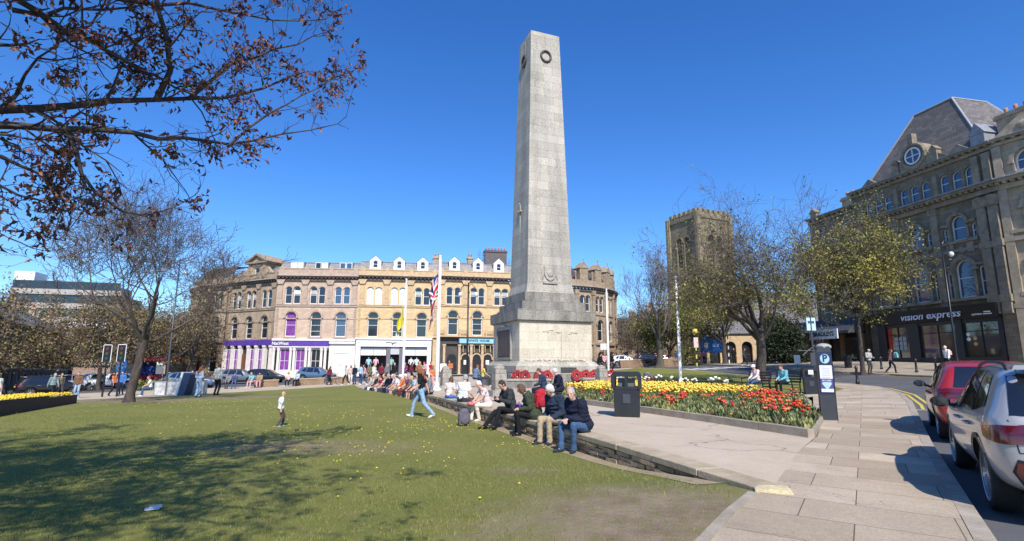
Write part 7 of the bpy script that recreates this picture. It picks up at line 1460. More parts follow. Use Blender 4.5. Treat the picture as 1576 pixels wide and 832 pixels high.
# rear left wheel of the white car stands at the kerb
az = 33.5; th = R(az); fx, fy = math.sin(th), math.cos(th); lx, ly = -fy, fx
rw = Vector((5.02, 5.95)); s_ = 1.06; ctr = rw+Vector((fx,fy))*1.33*s_-Vector((lx,ly))*.86*s_
put_car(c_w, ctr.x, ctr.y, az, None, 'silver white crossover with black roof rails, nearest car at the right edge', None, s_); c_w.scale = (s_, s_, s_*.915)
ctr2 = Vector((8.45, 10.95))+Vector((fx,fy))*1.25-Vector((lx,ly))*.80
put_car(c_r, ctr2.x+.05, ctr2.y, 34.5, None, 'red hatchback parked in front of the silver white crossover', None, 1.04); c_r.scale = (1.04, 1.04, .99)
FC = [('hatch',412,61,88,pbk,'black car parked in front of the purple bank, behind people on the low wall'),('suv',372,60,82,pgr,'dark grey car parked behind the seated people left of the teal shirt'),('suv',490,63,91,pbl,'slate blue car parked in front of the bank side door, behind the right low wall'),
      ('suv',298,50,78,pbl,'blue car behind the printed barriers, largely hidden by the leaning board'),
      ('suv',84,43.5,38,pbk,'black car with a yellow number plate parked under the left trees'),('suv',112,52,28,pwh,'white car with red lights just beyond the black one on the left'),('hatch',147,62,205,pwh,'white car on the left road, between the black car and the traffic light'),('suv',172,55,200,pwh,'white car facing us, seen behind the traffic light pole'),
      ('hatch',963,79,95,pwh,'white car parked side on, right of the memorial'),('hatch',1025,80,95,prd,'small red car half hidden behind the side lawn tree'),('suv',1000,76,80,pbk,'dark car beside the bare tree right of the white car'),('suv',905,80,90,pbk,'dark car between the memorial and the bare flagpole')]
for k, px, Y, a, pm, lb in FC:
    c = copy_tree(c_w if k == 'suv' else c_r); repaint(c, pm); x_ = (px-788)/837*Y; put_car(c, x_, Y, a, float(T(x_,Y))-.1, lb, 'cars parked beyond the lawn')
# ============================================================ PEOPLE
m_skin = M('skin', (.62,.36,.26), .6, .06, 8, spec=.35); m_skin2 = M('skin_tan', (.50,.27,.18), .6, .06, 8, spec=.35)
def V3(*a): return Vector(a)
def capsule(mb, a, b, ra, rb, n=12):
    a, b = Vector(a), Vector(b); mb.tube([a, b], [ra, rb], n); mb.ball(a, ra, n, 8); mb.ball(b, rb, n, 8)
def ik(a, c, l1, l2, pole):
    d = c-a; D = min(d.length, (l1+l2)*.999); dn = d.normalized(); c2 = a+dn*D; x = (l1*l1-l2*l2+D*D)/(2*D); h = math.sqrt(max(0, l1*l1-x*x)); p = pole-dn*pole.dot(dn); p = p.normalized() if p.length > 1e-5 else dn.orthogonal()
    return a+dn*x+p*h, c2
def skeleton(pose, h=1.75, seat=.45):
    s = h/1.75; g = lambda k, d: pose.get(k, d); J = {}
    if g('sit', False): pel = V3(0, 0, seat+.115*s)
    else: pel = V3(*g('pelvis', (0,0,.93)))*s
    lean = g('lean', .05); twist = g('twist', 0); side = g('side', 0)
    Mt = Matrix.Rotation(twist, 3, 'Z') @ Matrix.Rotation(side, 3, 'Y') @ Matrix.Rotation(lean, 3, 'X')       # +lean tips the top towards -y (forward)
    up = Mt @ V3(0,0,1); fw = Mt @ V3(0,-1,0); lf = Mt @ V3(1,0,0)
    J['pel'] = pel; J['up'] = up; J['fw'] = fw; J['lf'] = lf; J['waist'] = pel+up*.16*s; J['chest'] = pel+up*.34*s-fw*.01*s; cr = g('crouch', 0)
    J['neck'] = pel+up*.515*s+fw*(.01+cr)*s; hd = (up*.72+V3(0,0,.28)+fw*g('nod', .12)).normalized(); J['head'] = J['neck']+hd*.15*s+fw*.035*s; J['hup'] = hd
    yaw = g('yaw', 0); J['hf'] = (Matrix.Rotation(yaw, 3, hd) @ (fw-hd*fw.dot(hd))).normalized()
    J['Mt'] = Mt; J['s'] = s
    for k, sg in (('L', 1), ('R', -1)):
        J['sh'+k] = pel+up*.455*s+lf*sg*.175*s+fw*cr*.6*s; wr_ = g('w'+k, (sg*.24, -.05, .80)); W_ = V3(*wr_)*s if not g('sit', False) else V3(wr_[0]*s, wr_[1]*s, seat+wr_[2]*s)
        J['el'+k], J['wr'+k] = ik(J['sh'+k], W_, .275*s, .245*s, V3(*g('ep'+k, (sg*.35, .8, -.2))))
        J['hip'+k] = pel+V3(sg*.085*s, 0, -.03*s); an = g('a'+k, (sg*.1, .02, .08)); A_ = V3(*an)*s if not g('sit', False) else V3(an[0]*s, an[1]*s, an[2]*s)
        J['kn'+k], J['an'+k] = ik(J['hip'+k], A_, .43*s, .425*s, V3(*g('kp'+k, (sg*.12, -1, .15)))); J['toe'+k] = V3(*g('t'+k, (sg*.25, -1, 0))).normalized()
        J['hd'+k] = V3(*g('h'+k, (0,0,0)))
    return J
def remesh(mb, vox, name, mat, smooth=3, wr_=0.0, seed=0):
    me = mb.mesh('tmp', [mat]); o = bpy.data.objects.new('tmp', me); col.objects.link(o); r = o.modifiers.new('r', 'REMESH'); r.mode = 'VOXEL'; r.voxel_size = vox; r.use_smooth_shade = True
    if smooth: q = o.modifiers.new('q', 'SMOOTH'); q.factor = .5; q.iterations = smooth
    dg = bpy.context.evaluated_depsgraph_get(); dg.update(); m2 = bpy.data.meshes.new_from_object(o.evaluated_get(dg)); bpy.data.objects.remove(o); bpy.data.meshes.remove(me); m2.name = name
    if wr_:
        n = len(m2.vertices); co = np.empty(n*3); m2.vertices.foreach_get('co', co); no = np.empty(n*3); m2.vertices.foreach_get('normal', no); co = co.reshape(-1,3); no = no.reshape(-1,3)
        d = np.array([mnoise.noise(Vector((c[0]*9, c[1]*9+seed, c[2]*14)))+.5*mnoise.noise(Vector((c[0]*22, c[1]*22, c[2]*26+seed))) for c in co]); co += no*(d*wr_)[:,None]; m2.vertices.foreach_set('co', co.ravel()); m2.update()
    if not len(m2.materials): m2.materials.append(mat)
    m2.polygons.foreach_set('use_smooth', np.ones(len(m2.polygons), bool)); return m2
def hand(mb, J, k, s, fine, curl=.6):
    el, w = J['el'+k], J['wr'+k]; d = (w-el).normalized()+J['hd'+k]; d = d.normalized(); sg = 1 if k == 'L' else -1
    side = d.cross(V3(0,0,1)); side = side.normalized() if side.length > .1 else J['lf']*sg; nrm = side.cross(d).normalized()       # palm normal, pointing roughly down or inward
    if nrm.z > 0: nrm = -nrm
    c = w+d*.045*s; M4 = Matrix((side, d, nrm)).transposed().to_4x4(); mb.ball(c, (.04*s,.052*s,.02*s), 10, 7, 0, M4)
    if not fine: mb.ball(c+d*.06*s+nrm*.015*s, (.034*s,.042*s,.018*s), 8, 6, 0, M4); capsule(mb, c-d*.01*s+side*.02*s, c+d*.035*s+side*.05*s+nrm*.015*s, .012*s, .010*s, 6); return
    for i, (off, ln) in enumerate(((-.030,.066),(-.010,.076),(.010,.072),(.029,.056))):
        p0 = c+side*off*s+d*.035*s; p1 = p0+(d*math.cos(curl*.5)+nrm*math.sin(curl*.5)+side*off*.8)*ln*.48*s; p2 = p1+(d*math.cos(curl*1.4)+nrm*math.sin(curl*1.4))*ln*.5*s
        capsule(mb, p0, p1, .0105*s, .0095*s, 7); capsule(mb, p1, p2, .0095*s, .008*s, 7)
    t0 = c-d*.02*s-side*sg*.03*s; t1 = t0+(d*.5-side*sg*.8+nrm*.3).normalized()*.035*s; t2 = t1+(d*.85-side*sg*.25+nrm*.4).normalized()*.028*s; capsule(mb, t0, t1, .014*s, .011*s, 7); capsule(mb, t1, t2, .011*s, .009*s, 7)
def figure(pose, h=1.75, seat=.45, vox=.02, fine=False, build=1.0, top='shirt', sleeve=1.0, legs=1.0, hair='short', female=False, skirt=False, seed=0, hem=.0, hood=False):
    """returns dict part name -> mesh"""
    J = skeleton(pose, h, seat); s = J['s']; b = build; out = {}; mb = MB(); Mt4 = J['Mt'].to_4x4()
    # body
    sh = .93 if female else 1.0
    mb.ball(J['pel'], (.155*s*b*(1.04 if female else 1), .115*s*b, .12*s), 14, 9, 0, Mt4); mb.ball(J['waist'], (.135*s*b, .105*s*b, .15*s), 14, 9, 0, Mt4); mb.ball(J['chest'], (.160*s*b*sh, .112*s*b, .18*s), 14, 9, 0, Mt4)
    capsule(mb, J['neck']-J['up']*.06*s, J['head']-J['hup']*.06*s, .062*s, .052*s)
    for k in 'LR':
        q = 1 if k == 'L' else -1
        capsule(mb, J['neck']-J['up']*.08*s, J['sh'+k], .06*s, .055*s*b); capsule(mb, J['sh'+k], J['el'+k], .05*s*b, .038*s); capsule(mb, J['el'+k], J['wr'+k], .038*s, .025*s); hand(mb, J, k, s, fine, pose.get('curl', .6))
        capsule(mb, J['hip'+k], J['kn'+k], .082*s*b, .054*s); capsule(mb, J['kn'+k], J['an'+k], .053*s, .034*s); capsule(mb, J['kn'+k].lerp(J['an'+k], .25)+V3(0,.012*s,0), J['kn'+k].lerp(J['an'+k], .5), .05*s, .04*s)
        capsule(mb, J['an'+k]-V3(0,0,.02*s), J['an'+k]+J['toe'+k]*.11*s-V3(0,0,.05*s), .034*s, .028*s)
    hc, hu, hf = J['head'], J['hup'], J['hf']; hl = hu.cross(hf).normalized(); H4 = Matrix((hl, hf, hu)).transposed().to_4x4()
    mb.ball(hc+hu*.02*s, (.073*s,.090*s,.098*s), 16, 11, 0, H4); mb.ball(hc-hu*.048*s+hf*.028*s, (.052*s,.056*s,.058*s), 12, 8, 0, H4); mb.ball(hc-hu*.088*s+hf*.055*s, (.026*s,.022*s,.02*s), 8, 6, 0, H4)
    nz = .0155 if fine else .018; capsule(mb, hc+hu*.028*s+hf*.082*s, hc-hu*.018*s+hf*.105*s, .009*s, nz*s, 8); mb.ball(hc+hu*.038*s+hf*.076*s, (.05*s,.014*s,.012*s), 10, 6, 0, H4)
    if fine:
        for q in (-1, 1): mb.ball(hc+hl*q*.035*s-hu*.02*s+hf*.062*s, (.02*s,.018*s,.02*s), 8, 6, 0, H4)
        mb.ball(hc-hu*.052*s+hf*.082*s, (.024*s,.010*s,.006*s), 8, 5, 0, H4); mb.ball(hc-hu*.062*s+hf*.080*s, (.02*s,.010*s,.006*s), 8, 5, 0, H4)
    for q in (-1, 1): mb.ball(hc+hl*q*.075*s-hu*.005*s-hf*.005*s, (.011*s,.02*s,.032*s), 8, 6, 0, H4)
    out['body'] = remesh(mb, min(vox, .0075) if fine else vox, 'body', m_skin, 2)
    # trousers
    e = .016*s; mb = MB(); mb.ball(J['pel']-J['up']*.0*s, (.165*s*b*(1.04 if female else 1)+.004, .125*s*b+.006, .125*s), 14, 9, 0, Mt4)
    for k in 'LR':
        kn = J['kn'+k]; capsule(mb, J['hip'+k], kn, .092*s*b, .066*s)
        if legs >= 1: capsule(mb, kn, J['an'+k]+(kn-J['an'+k])*.02, .066*s, .050*s); capsule(mb, kn.lerp(J['an'+k], .75), J['an'+k]+V3(0,0,.0), .056*s, .058*s)
        elif legs > .6: capsule(mb, kn, kn.lerp(J['an'+k], .6), .062*s, .052*s)
        elif legs < .5: mb = mb
    if skirt: mb.lathe([(.16*s,-.0),(.2*s,-.28*s),(.24*s,-.48*s)], 14, tuple(J['pel']))
    out['trousers'] = remesh(mb, max(vox*.75, .011), 'trousers', m_skin, 3, .010*s if fine else .004, seed)
    # upper garment
    mb = MB(); bulk = {'shirt': .010, 'jumper': .018, 'jacket': .030, 'puffer': .042}[top]*s; Up = J['up']
    mb.ball(J['chest'], (.160*s*b*sh+bulk, .112*s*b+bulk, .185*s), 16, 10, 0, Mt4); mb.ball(J['waist'], (.138*s*b+bulk*1.15, .108*s*b+bulk*1.15, .16*s), 16, 10, 0, Mt4); mb.ball(J['pel']+Up*.02*s, (.158*s*b+bulk*1.1, .118*s*b+bulk*1.1, .10*s+hem*s), 16, 10, 0, Mt4)
    if hem > .05 and not pose.get('sit'): capsule(mb, J['pel'], J['pel']-V3(0,0,hem*1.6*s), .15*s*b+bulk, .165*s*b+bulk, 14)
    for k in 'LR':
        capsule(mb, J['neck']-Up*.075*s, J['sh'+k], .062*s+bulk*.5, .062*s*b+bulk*.6); el, w = J['el'+k], J['wr'+k]
        if sleeve >= 1: capsule(mb, J['sh'+k], el, .058*s*b+bulk*.7, .046*s+bulk*.6); capsule(mb, el, w-(w-el).normalized()*.01, .046*s+bulk*.6, .034*s+bulk*.5)
        elif sleeve > 0: capsule(mb, J['sh'+k], J['sh'+k].lerp(el, sleeve), .058*s*b+bulk*.6, .054*s*b+bulk)
    if top in ('jacket', 'puffer', 'jumper'): mb.tube([J['neck']-Up*.06*s, J['neck']+Up*(.035 if top != 'jumper' else .0)*s+J['fw']*.005], [.08*s+bulk*.3, .068*s+bulk*.2], 12)
    if hood: mb.ball(J['neck']-J['fw']*.07*s-Up*.01*s, (.10*s,.06*s,.07*s), 12, 8)
    if top == 'puffer' and fine:
        for i in range(6): zc = J['pel']+Up*(.0+i*.075)*s; mb.ball(zc, ((.165-.01*abs(i-3)*.4)*s*b*sh+bulk*1.05, .122*s*b+bulk*1.05, .035*s), 16, 6, 0, Mt4)
    out[{'shirt':'shirt','jumper':'jumper','jacket':'jacket','puffer':'padded_jacket'}[top]] = remesh(mb, max(vox*.75, .011), 'top', m_skin, 3, .015*s if fine else .006, seed+5)
    # shoes
    for k in 'LR':
        mb = MB(); a = J['an'+k]; t = J['toe'+k]; dn = V3(0,0,-1); capsule(mb, a-V3(0,0,.018*s)-t*.005, a-V3(0,0,.035*s), .045*s, .046*s); capsule(mb, a-t*.03*s-V3(0,0,.042*s), a+t*.075*s-V3(0,0,.046*s), .036*s, .036*s); capsule(mb, a+t*.06*s-V3(0,0,.046*s), a+t*.15*s-V3(0,0,.052*s), .042*s, .030*s)
        out['shoe'+k] = remesh(mb, max(vox*.6, .009), 'shoe', m_skin, 2)
    if hair:
        mb = MB(); mb.ball(hc+hu*.034*s-hf*.016*s, (.083*s,.094*s,.098*s), 14, 10, 0, H4)
        if hair == 'short': mb.ball(hc+hu*.0*s-hf*.04*s, (.078*s,.062*s,.085*s), 12, 8, 0, H4)
        if hair == 'bald': mb = MB(); mb.ball(hc+hu*.0*s-hf*.03*s, (.081*s,.070*s,.062*s), 12, 8, 0, H4)
        if hair in ('long', 'bob'):
            mb.ball(hc-hf*.035*s-hu*.02*s, (.088*s,.07*s,.11*s), 12, 8, 0, H4)
            for q in (-1, 1): capsule(mb, hc+hl*q*.072*s+hu*.03*s-hf*.0, hc+hl*q*.075*s-hu*(.09 if hair == 'bob' else .17)*s-hf*.02*s, .028*s, .03*s)
            if hair == 'long': capsule(mb, hc-hf*.06*s, J['neck']-Up*.16*s-J['fw']*.11*s, .07*s, .055*s); mb.ball(J['neck']-Up*.04*s-J['fw']*.09*s, (.11*s,.05*s,.12*s), 12, 8)
        if hair == 'cap': mb.ball(hc+hu*.05*s, (.086*s,.098*s,.08*s), 12, 8, 0, H4); mb.ball(hc+hu*.045*s+hf*.10*s, (.06*s,.05*s,.012*s), 10, 6, 0, H4)
        if hair == 'hat': mb.ball(hc+hu*.06*s, (.086*s,.098*s,.075*s), 12, 8, 0, H4); mb.ball(hc+hu*.045*s, (.15*s,.16*s,.014*s), 14, 6, 0, H4)
        out['cap' if hair == 'cap' else ('hat' if hair == 'hat' else 'hair')] = remesh(mb, max(vox*.6, .010), 'hair', m_skin, 2, .008*s if fine else .004, seed+9)
    if fine:
        mb = MB()
        for q in (-1, 1): mb.ball(hc+hl*q*.030*s+hu*.016*s+hf*.078*s, (.011*s,.009*s,.0065*s), 8, 6, 0, H4)
        out['eyes'] = mb.mesh('eyes', [m_skin])
    return out, J
_cl = {}
def cloth(c, rough=.85):
    k = tuple(round(v, 3) for v in c)
    if k not in _cl: _cl[k] = M('cloth_%02x%02x%02x' % tuple(int(v**.45*255) for v in c), c, rough, .14, 14, .12, 160, spec=.25)
    return _cl[k]
m_eye = M('eye_dark', (.02,.015,.012), .3, 0)
def person(lb, loc, rz, parts, colr, group=None, skin=None, scale=1.0):
    """colr: top, trousers, shoes, hair"""
    t = thing('person', lb, 'person', loc, rz, group); t.scale = (scale,)*3
    for k, me in parts.items():
        nm = 'shoe' if k.startswith('shoe') else k; o = link(nm, me, t)
        mt = {'body': skin or m_skin, 'trousers': colr[1], 'shoeL': colr[2], 'shoeR': colr[2], 'hair': colr[3], 'cap': colr[3], 'hat': colr[3], 'eyes': m_eye}.get(k, colr[0])
        o.material_slots[0].link = 'OBJECT'; o.material_slots[0].material = mt
    return t
def face(dx, dy): return math.atan2(dx, -dy)
navy = cloth((.012,.016,.035)); navy2 = cloth((.02,.035,.06)); blk = cloth((.012,.012,.014)); dgrey = cloth((.05,.052,.058)); grey = cloth((.2,.2,.21)); beige = cloth((.42,.33,.22)); jeans = cloth((.05,.10,.20)); ljeans = cloth((.26,.38,.52)); djeans = cloth((.03,.06,.13)); white = cloth((.78,.77,.75)); cream = cloth((.74,.64,.54)); pink = cloth((.62,.34,.36)); palep = cloth((.76,.58,.54)); green = cloth((.045,.06,.035)); red = cloth((.40,.02,.035)); purple = cloth((.22,.04,.16)); teal = cloth((.16,.42,.46)); blue = cloth((.06,.16,.42)); lblue = cloth((.35,.5,.68)); brown = cloth((.16,.09,.05)); olive = cloth((.15,.14,.08)); maroon = cloth((.17,.025,.035)); orange = cloth((.60,.18,.06)); yellow = cloth((.62,.5,.1)); tan = cloth((.35,.26,.16))
h_w = M('hair_white', (.66,.64,.6), .85, .15, 30); h_g = M('hair_grey', (.34,.33,.32), .85, .2, 30); h_b = M('hair_dark', (.03,.022,.018), .75, .2, 30); h_br = M('hair_brown', (.11,.06,.035), .8, .2, 30); h_r = M('hair_auburn', (.26,.09,.035), .8, .25, 30); h_bl = M('hair_blond', (.52,.36,.17), .8, .2, 30)
def wallpt(px, inset=.17):
    """point on the coping seen at column px"""
    best = None
    for y in np.arange(6.6, 34.5, .05):
        x = float(wall_x(y))+inset; v = ray(px, 600); X = v[0]/v[1]*y
        if best is None or abs(X-x) < best[0]: best = (abs(X-x), x, y)
    return best[1], best[2]
WF = face(-.93, -.36)      # facing the lawn from the wall
def sit_wall(lb, px, parts, J, colr, rz=WF, skin=None, group=None, inset=.17, dz=0):
    x, y = wallpt(px, inset); z = float(T(x,y))+.02; return person(lb, (x, y, z-J['seat']+dz), rz, parts, colr, group, skin), x, y
def seat_h(px, inset=.17, fwd=.5): x, y = wallpt(px, inset); d = Vector((-.93,-.36)); return float(T(x,y))+.02-float(L(x+d.x*fwd, y+d.y*fwd))
VN = .011
# --- two older men nearest the camera
sh_ = seat_h(898)
P, J = figure(dict(sit=True, lean=.42, yaw=.55, nod=.05, wL=(.05,-.40,.26), wR=(-.03,-.42,.25), aL=(.12,-.36,.075), aR=(-.10,-.47,.075), kpL=(.3,-1,.8), kpR=(-.25,-1,.8), tL=(.5,-1,0), tR=(-.2,-1,0), hL=(-.5,0,-.3), hR=(.5,0,-.3), curl=.9), 1.76, sh_, VN, True, 1.16, 'puffer', hair='short', seed=1, hem=.06); J['seat'] = sh_
sit_wall('older man with grey hair in a navy jacket and jeans, nearest on the wall', 897, P, J, [navy, jeans, navy2, h_g], WF+.28)
sh_ = seat_h(862)
P, J = figure(dict(sit=True, lean=.30, yaw=-.45, nod=.35, wL=(.14,-.34,.18), wR=(-.24,-.22,.14), aL=(.11,-.40,.075), aR=(-.13,-.44,.075), kpL=(.1,-1,.8), kpR=(-.1,-1,.8), curl=.7), 1.75, sh_, VN, True, 1.1, 'puffer', hair='short', seed=2, hem=.02); J['seat'] = sh_
sit_wall('white haired man in a navy padded jacket and beige trousers on the wall', 860, P, J, [cloth((.022,.035,.062)), beige, navy2, h_w], WF+.35)
# --- person in the green coat with a red rucksack, turned away
sh_ = seat_h(822)
P, J = figure(dict(sit=True, lean=.35, yaw=-.3, nod=.3, crouch=.03, wL=(.12,-.34,.24), wR=(-.12,-.36,.24), aL=(.14,-.38,.08), aR=(-.06,-.42,.08), kpL=(.2,-1,.7), kpR=(-.1,-1,.7)), 1.68, sh_, VN, True, 1.28, 'puffer', hair='bob', female=True, seed=3, hem=.16, hood=True); J['seat'] = sh_
o, gx0, gy0 = sit_wall('person in a dark green padded coat and black trousers on the wall, back half turned', 822, P, J, [green, blk, blk, h_br], WF-.35)
# --- person in black with a phone, legs stretched and crossed
sh_ = seat_h(788)
P, J = figure(dict(sit=True, lean=.30, yaw=.0, nod=.45, wL=(.10,-.40,.36), wR=(-.06,-.46,.36), aL=(.16,-.56,.10), aR=(-.12,-.70,.08), kpL=(.1,-1,1.2), kpR=(-.1,-1,.9), epL=(.5,.3,-.8), epR=(-.5,.3,-.8), curl=.9), 1.75, sh_, VN, True, 1.05, 'jacket', hair='short', seed=4, hem=.03); J['seat'] = sh_
o, phx, phy = sit_wall('dark haired person in a black jacket looking at a phone, legs stretched out', 788, P, J, [cloth((.035,.037,.042)), blk, blk, h_b], WF+.12)
wp = Matrix.Translation(o.location) @ Matrix.Rotation(WF+.12, 4, 'Z') @ (J['wrR']*.5+J['wrL']*.5+V3(0,-.09,.02)); ph = thing('mobile_phone', 'black mobile phone held by the person in the black jacket', 'phone', wp, WF+.12); ph.rotation_euler = Euler((R(-35),0,WF+.12)); b_ = MB().box(-.036,.036,-.004,.004,-.072,.072).build('case', m_black, ph); MB().box(-.032,.032,.0045,.0055,-.066,.066).build('screen', m_cglass, ph)
# --- woman in pale pink and cream, leaning forward
sh_ = seat_h(752)
P, J = figure(dict(sit=True, lean=.42, yaw=.2, nod=.2, wL=(.10,-.50,.16), wR=(-.08,-.52,.15), aL=(.02,-.30,.08), aR=(-.08,-.52,.10), kpL=(.1,-1,.9), kpR=(-.1,-1,.9)), 1.64, sh_, VN, True, 1.0, 'shirt', .45, 1.0, 'short', True, seed=5); J['seat'] = sh_
o, wx_, wy_ = sit_wall('white haired woman in a pale pink shirt and cream trousers leaning forward on the wall', 752, P, J, [palep, cream, cloth((.7,.62,.5)), h_w], WF+.05)
wp = Matrix.Translation(o.location) @ Matrix.Rotation(WF+.05, 4, 'Z') @ (J['wrL']+V3(-.04,-.08,-.02)); mb = MB(); mb.ball((0,0,0), (.15,.11,.07), 10, 7); hb = thing('handbag', 'soft pinkish red bag on the lap of the woman in pale pink', 'bag', wp, WF); mb.build('bag_body', cloth((.55,.16,.18)), hb, True); MB().tube([(-.1,0,.04),(-.06,0,.14),(.06,0,.14),(.1,0,.04)], .01, 5).build('strap', cloth((.4,.1,.12)), hb)
# --- broad man in a white T-shirt and the person in pink beside him, backs to us
P, J = figure(dict(sit=True, lean=.12, yaw=.35, wL=(.30,-.22,.16), wR=(-.22,-.28,.16), aL=(.14,-.44,.0), aR=(-.14,-.44,.0)), 1.78, .40, VN, True, 1.28, 'shirt', .6, .55, 'short', seed=6); J['seat'] = .40
sit_wall('broad man in a white T-shirt on the wall with his back to the lawn', 712, P, J, [white, dgrey, navy2, h_g], face(.6, .8), inset=.12)
P, J = figure(dict(sit=True, lean=.15, yaw=.8, wL=(.2,-.3,.16), wR=(-.2,-.3,.16), aL=(.14,-.42,.0), aR=(-.14,-.42,.0)), 1.58, .38, VN, True, .95, 'shirt', .6, 1, 'bob', True, seed=7); J['seat'] = .38
sit_wall('smaller person in a pink top and blue jeans beside the broad man in white', 691, P, J, [palep, blue, white, h_br], face(.4, .9), inset=.12)
# --- young woman striding across the grass
g = gp(648, 642, L)
P, J = figure(dict(pelvis=(0,0,.87), lean=.10, nod=.2, wL=(.20,-.16,.86), wR=(-.24,.16,.80), aL=(.09,.42,.125), aR=(-.09,-.34,.08), kpL=(.05,-1,.1), kpR=(-.05,-1,.1), tL=(0,-1,-.45), tR=(0,-1,.2)), 1.66, .45, VN, True, .95, 'shirt', .9, 1, 'long', True, seed=8)
person('young woman with long auburn hair, black top and light blue jeans striding across the grass', (g.x, g.y, g.z), face(-1, .12), P, [blk, ljeans, white, h_r])
# --- toddler
g = gp(430, 657, L)
P, J = figure(dict(pelvis=(0,0,.90), lean=.03, nod=.15, yaw=0, wL=(.22,-.12,.78), wR=(-.26,.04,.78), aL=(.10,-.14,.09), aR=(-.10,.14,.09)), 1.75, .45, .019, True, 1.12, 'jumper', .6, 1, 'short', seed=9, hem=.05)
tod = person('blond toddler in a white T-shirt and dark trousers walking alone on the grass', (g.x, g.y, g.z), face(.8, .55), P, [white, cloth((.10,.075,.06)), cloth((.3,.36,.42)), h_bl], scale=.52)
for c in tod.children:
    if c.name.startswith(('hair', 'eyes')): pass
# --- rucksacks
def rucksack(lb, loc, rz, c, s=1.0, tilt=0):
    t = thing('rucksack', lb, 'rucksack', loc, rz); t.rotation_euler = Euler((tilt,0,rz)); t.scale = (s,s,s); mb = MB(); mb.ball((0,0,.2), (.16,.11,.2), 14, 10); mb.box(-.14,.14,-.09,.09,.02,.3); mb.ball((0,0,.34), (.13,.095,.09), 12, 8); link('bag_body', remesh(mb, .014, 'bag_body', c, 4, .012, 3), t)
    mb = MB(); mb.ball((0,-.11,.14), (.12,.05,.11), 12, 8); link('front_pocket', remesh(mb, .014, 'front_pocket', c, 2, .006, 4), t)
    mb = MB()
    for q in (-1, 1): mb.tube([(q*.08,.09,.36),(q*.1,.15,.26),(q*.1,.14,.12),(q*.09,.09,.05)], .014, 6)
    mb.tube([(-.04,.04,.42),(-.02,.04,.46),(.02,.04,.46),(.04,.04,.42)], .01, 5); mb.build('straps', blk, t, True); return t
g = gp(714, 655, L); rucksack('dark grey and purplish rucksack standing on the grass at the foot of the wall', (g.x, g.y, g.z), R(20), cloth((.12,.11,.135)), 1.05)
wd = Vector((.62, -.55)); rucksack('red rucksack on the back of the person in the green coat', (gx0+.13, gy0-.10, float(T(gx0,gy0))+.28), face(.4,-.9), red, 1.02, R(6))
wx2, wy2 = wallpt(806); rucksack('small purple and pink bag on the wall beside the person in the black jacket', (wx2-.12, wy2-.05, float(T(wx2,wy2))+.02), 0, cloth((.16,.06,.3)), .72)
# --- prototypes for everyone further off
VF = .024
PR = {}
def proto(k, **kw): P, J = figure(kw.pop('pose'), kw.pop('h', 1.74), kw.pop('seat', .45), VF, False, kw.pop('build', 1.0), **kw); PR[k] = P
st0 = dict(pose=dict(yaw=.2), top='jumper'); 
proto('stand_m', pose=dict(yaw=.2, wL=(.22,-.16,.92)), top='jacket', hair='short', hem=.04); proto('stand_f', pose=dict(yaw=-.4, wL=(.1,-.22,1.1), wR=(-.12,-.2,.95)), top='jumper', hair='long', female=True, build=.95)
proto('walk_m', pose=dict(pelvis=(0,0,.90), lean=.06, wL=(.24,-.18,.84), wR=(-.24,.16,.82), aL=(.09,.3,.12), aR=(-.09,-.28,.08), tL=(0,-1,-.3)), top='jacket', hair='short'); proto('walk_f', pose=dict(pelvis=(0,0,.90), lean=.05, wL=(.22,.16,.84), wR=(-.22,-.16,.84), aL=(.08,-.26,.08), aR=(-.08,.28,.12), tR=(0,-1,-.3)), top='shirt', sleeve=.5, hair='bob', female=True, build=.93)
sp_ = dict(sit=True, lean=.22, nod=.25, wL=(.12,-.38,.2), wR=(-.12,-.38,.2), aL=(.12,-.42,.08), aR=(-.12,-.46,.08))
proto('sit_m', pose=sp_, top='jacket', hair='short', build=1.08); proto('sit_f', pose=dict(sp_, lean=.12, yaw=.5), top='shirt', sleeve=.5, hair='bob', female=True); proto('sit_s', pose=dict(sp_, lean=.3, wL=(.2,-.42,.16), wR=(-.2,-.42,.16)), top='shirt', sleeve=.5, legs=.55, hair='short'); proto('sit_c', pose=dict(sp_, lean=.15, aL=(.1,-.56,.08), aR=(-.05,-.52,.1)), top='jumper', hair='cap')
proto('stand_c', pose=dict(yaw=0, wL=(.14,-.3,1.1), wR=(-.14,-.3,1.1)), top='puffer', hair='cap'); proto('walk_l', pose=dict(pelvis=(0,0,.9), wL=(.22,-.16,.84), wR=(-.22,.14,.84), aL=(.08,.28,.12), aR=(-.08,-.26,.08), tL=(0,-1,-.3)), top='jumper', hair='long', female=True, build=.93)
def crowd(lb, px, Y, kind, rz, cols, hf=T, z=None, scale=1.0, group=None, seatdrop=0):
    x = (px-788)/837*Y; zz = (float(hf(x, Y)) if z is None else z)-seatdrop; return person(lb, (x, Y, zz), rz, PR[kind], cols, group, scale=scale)
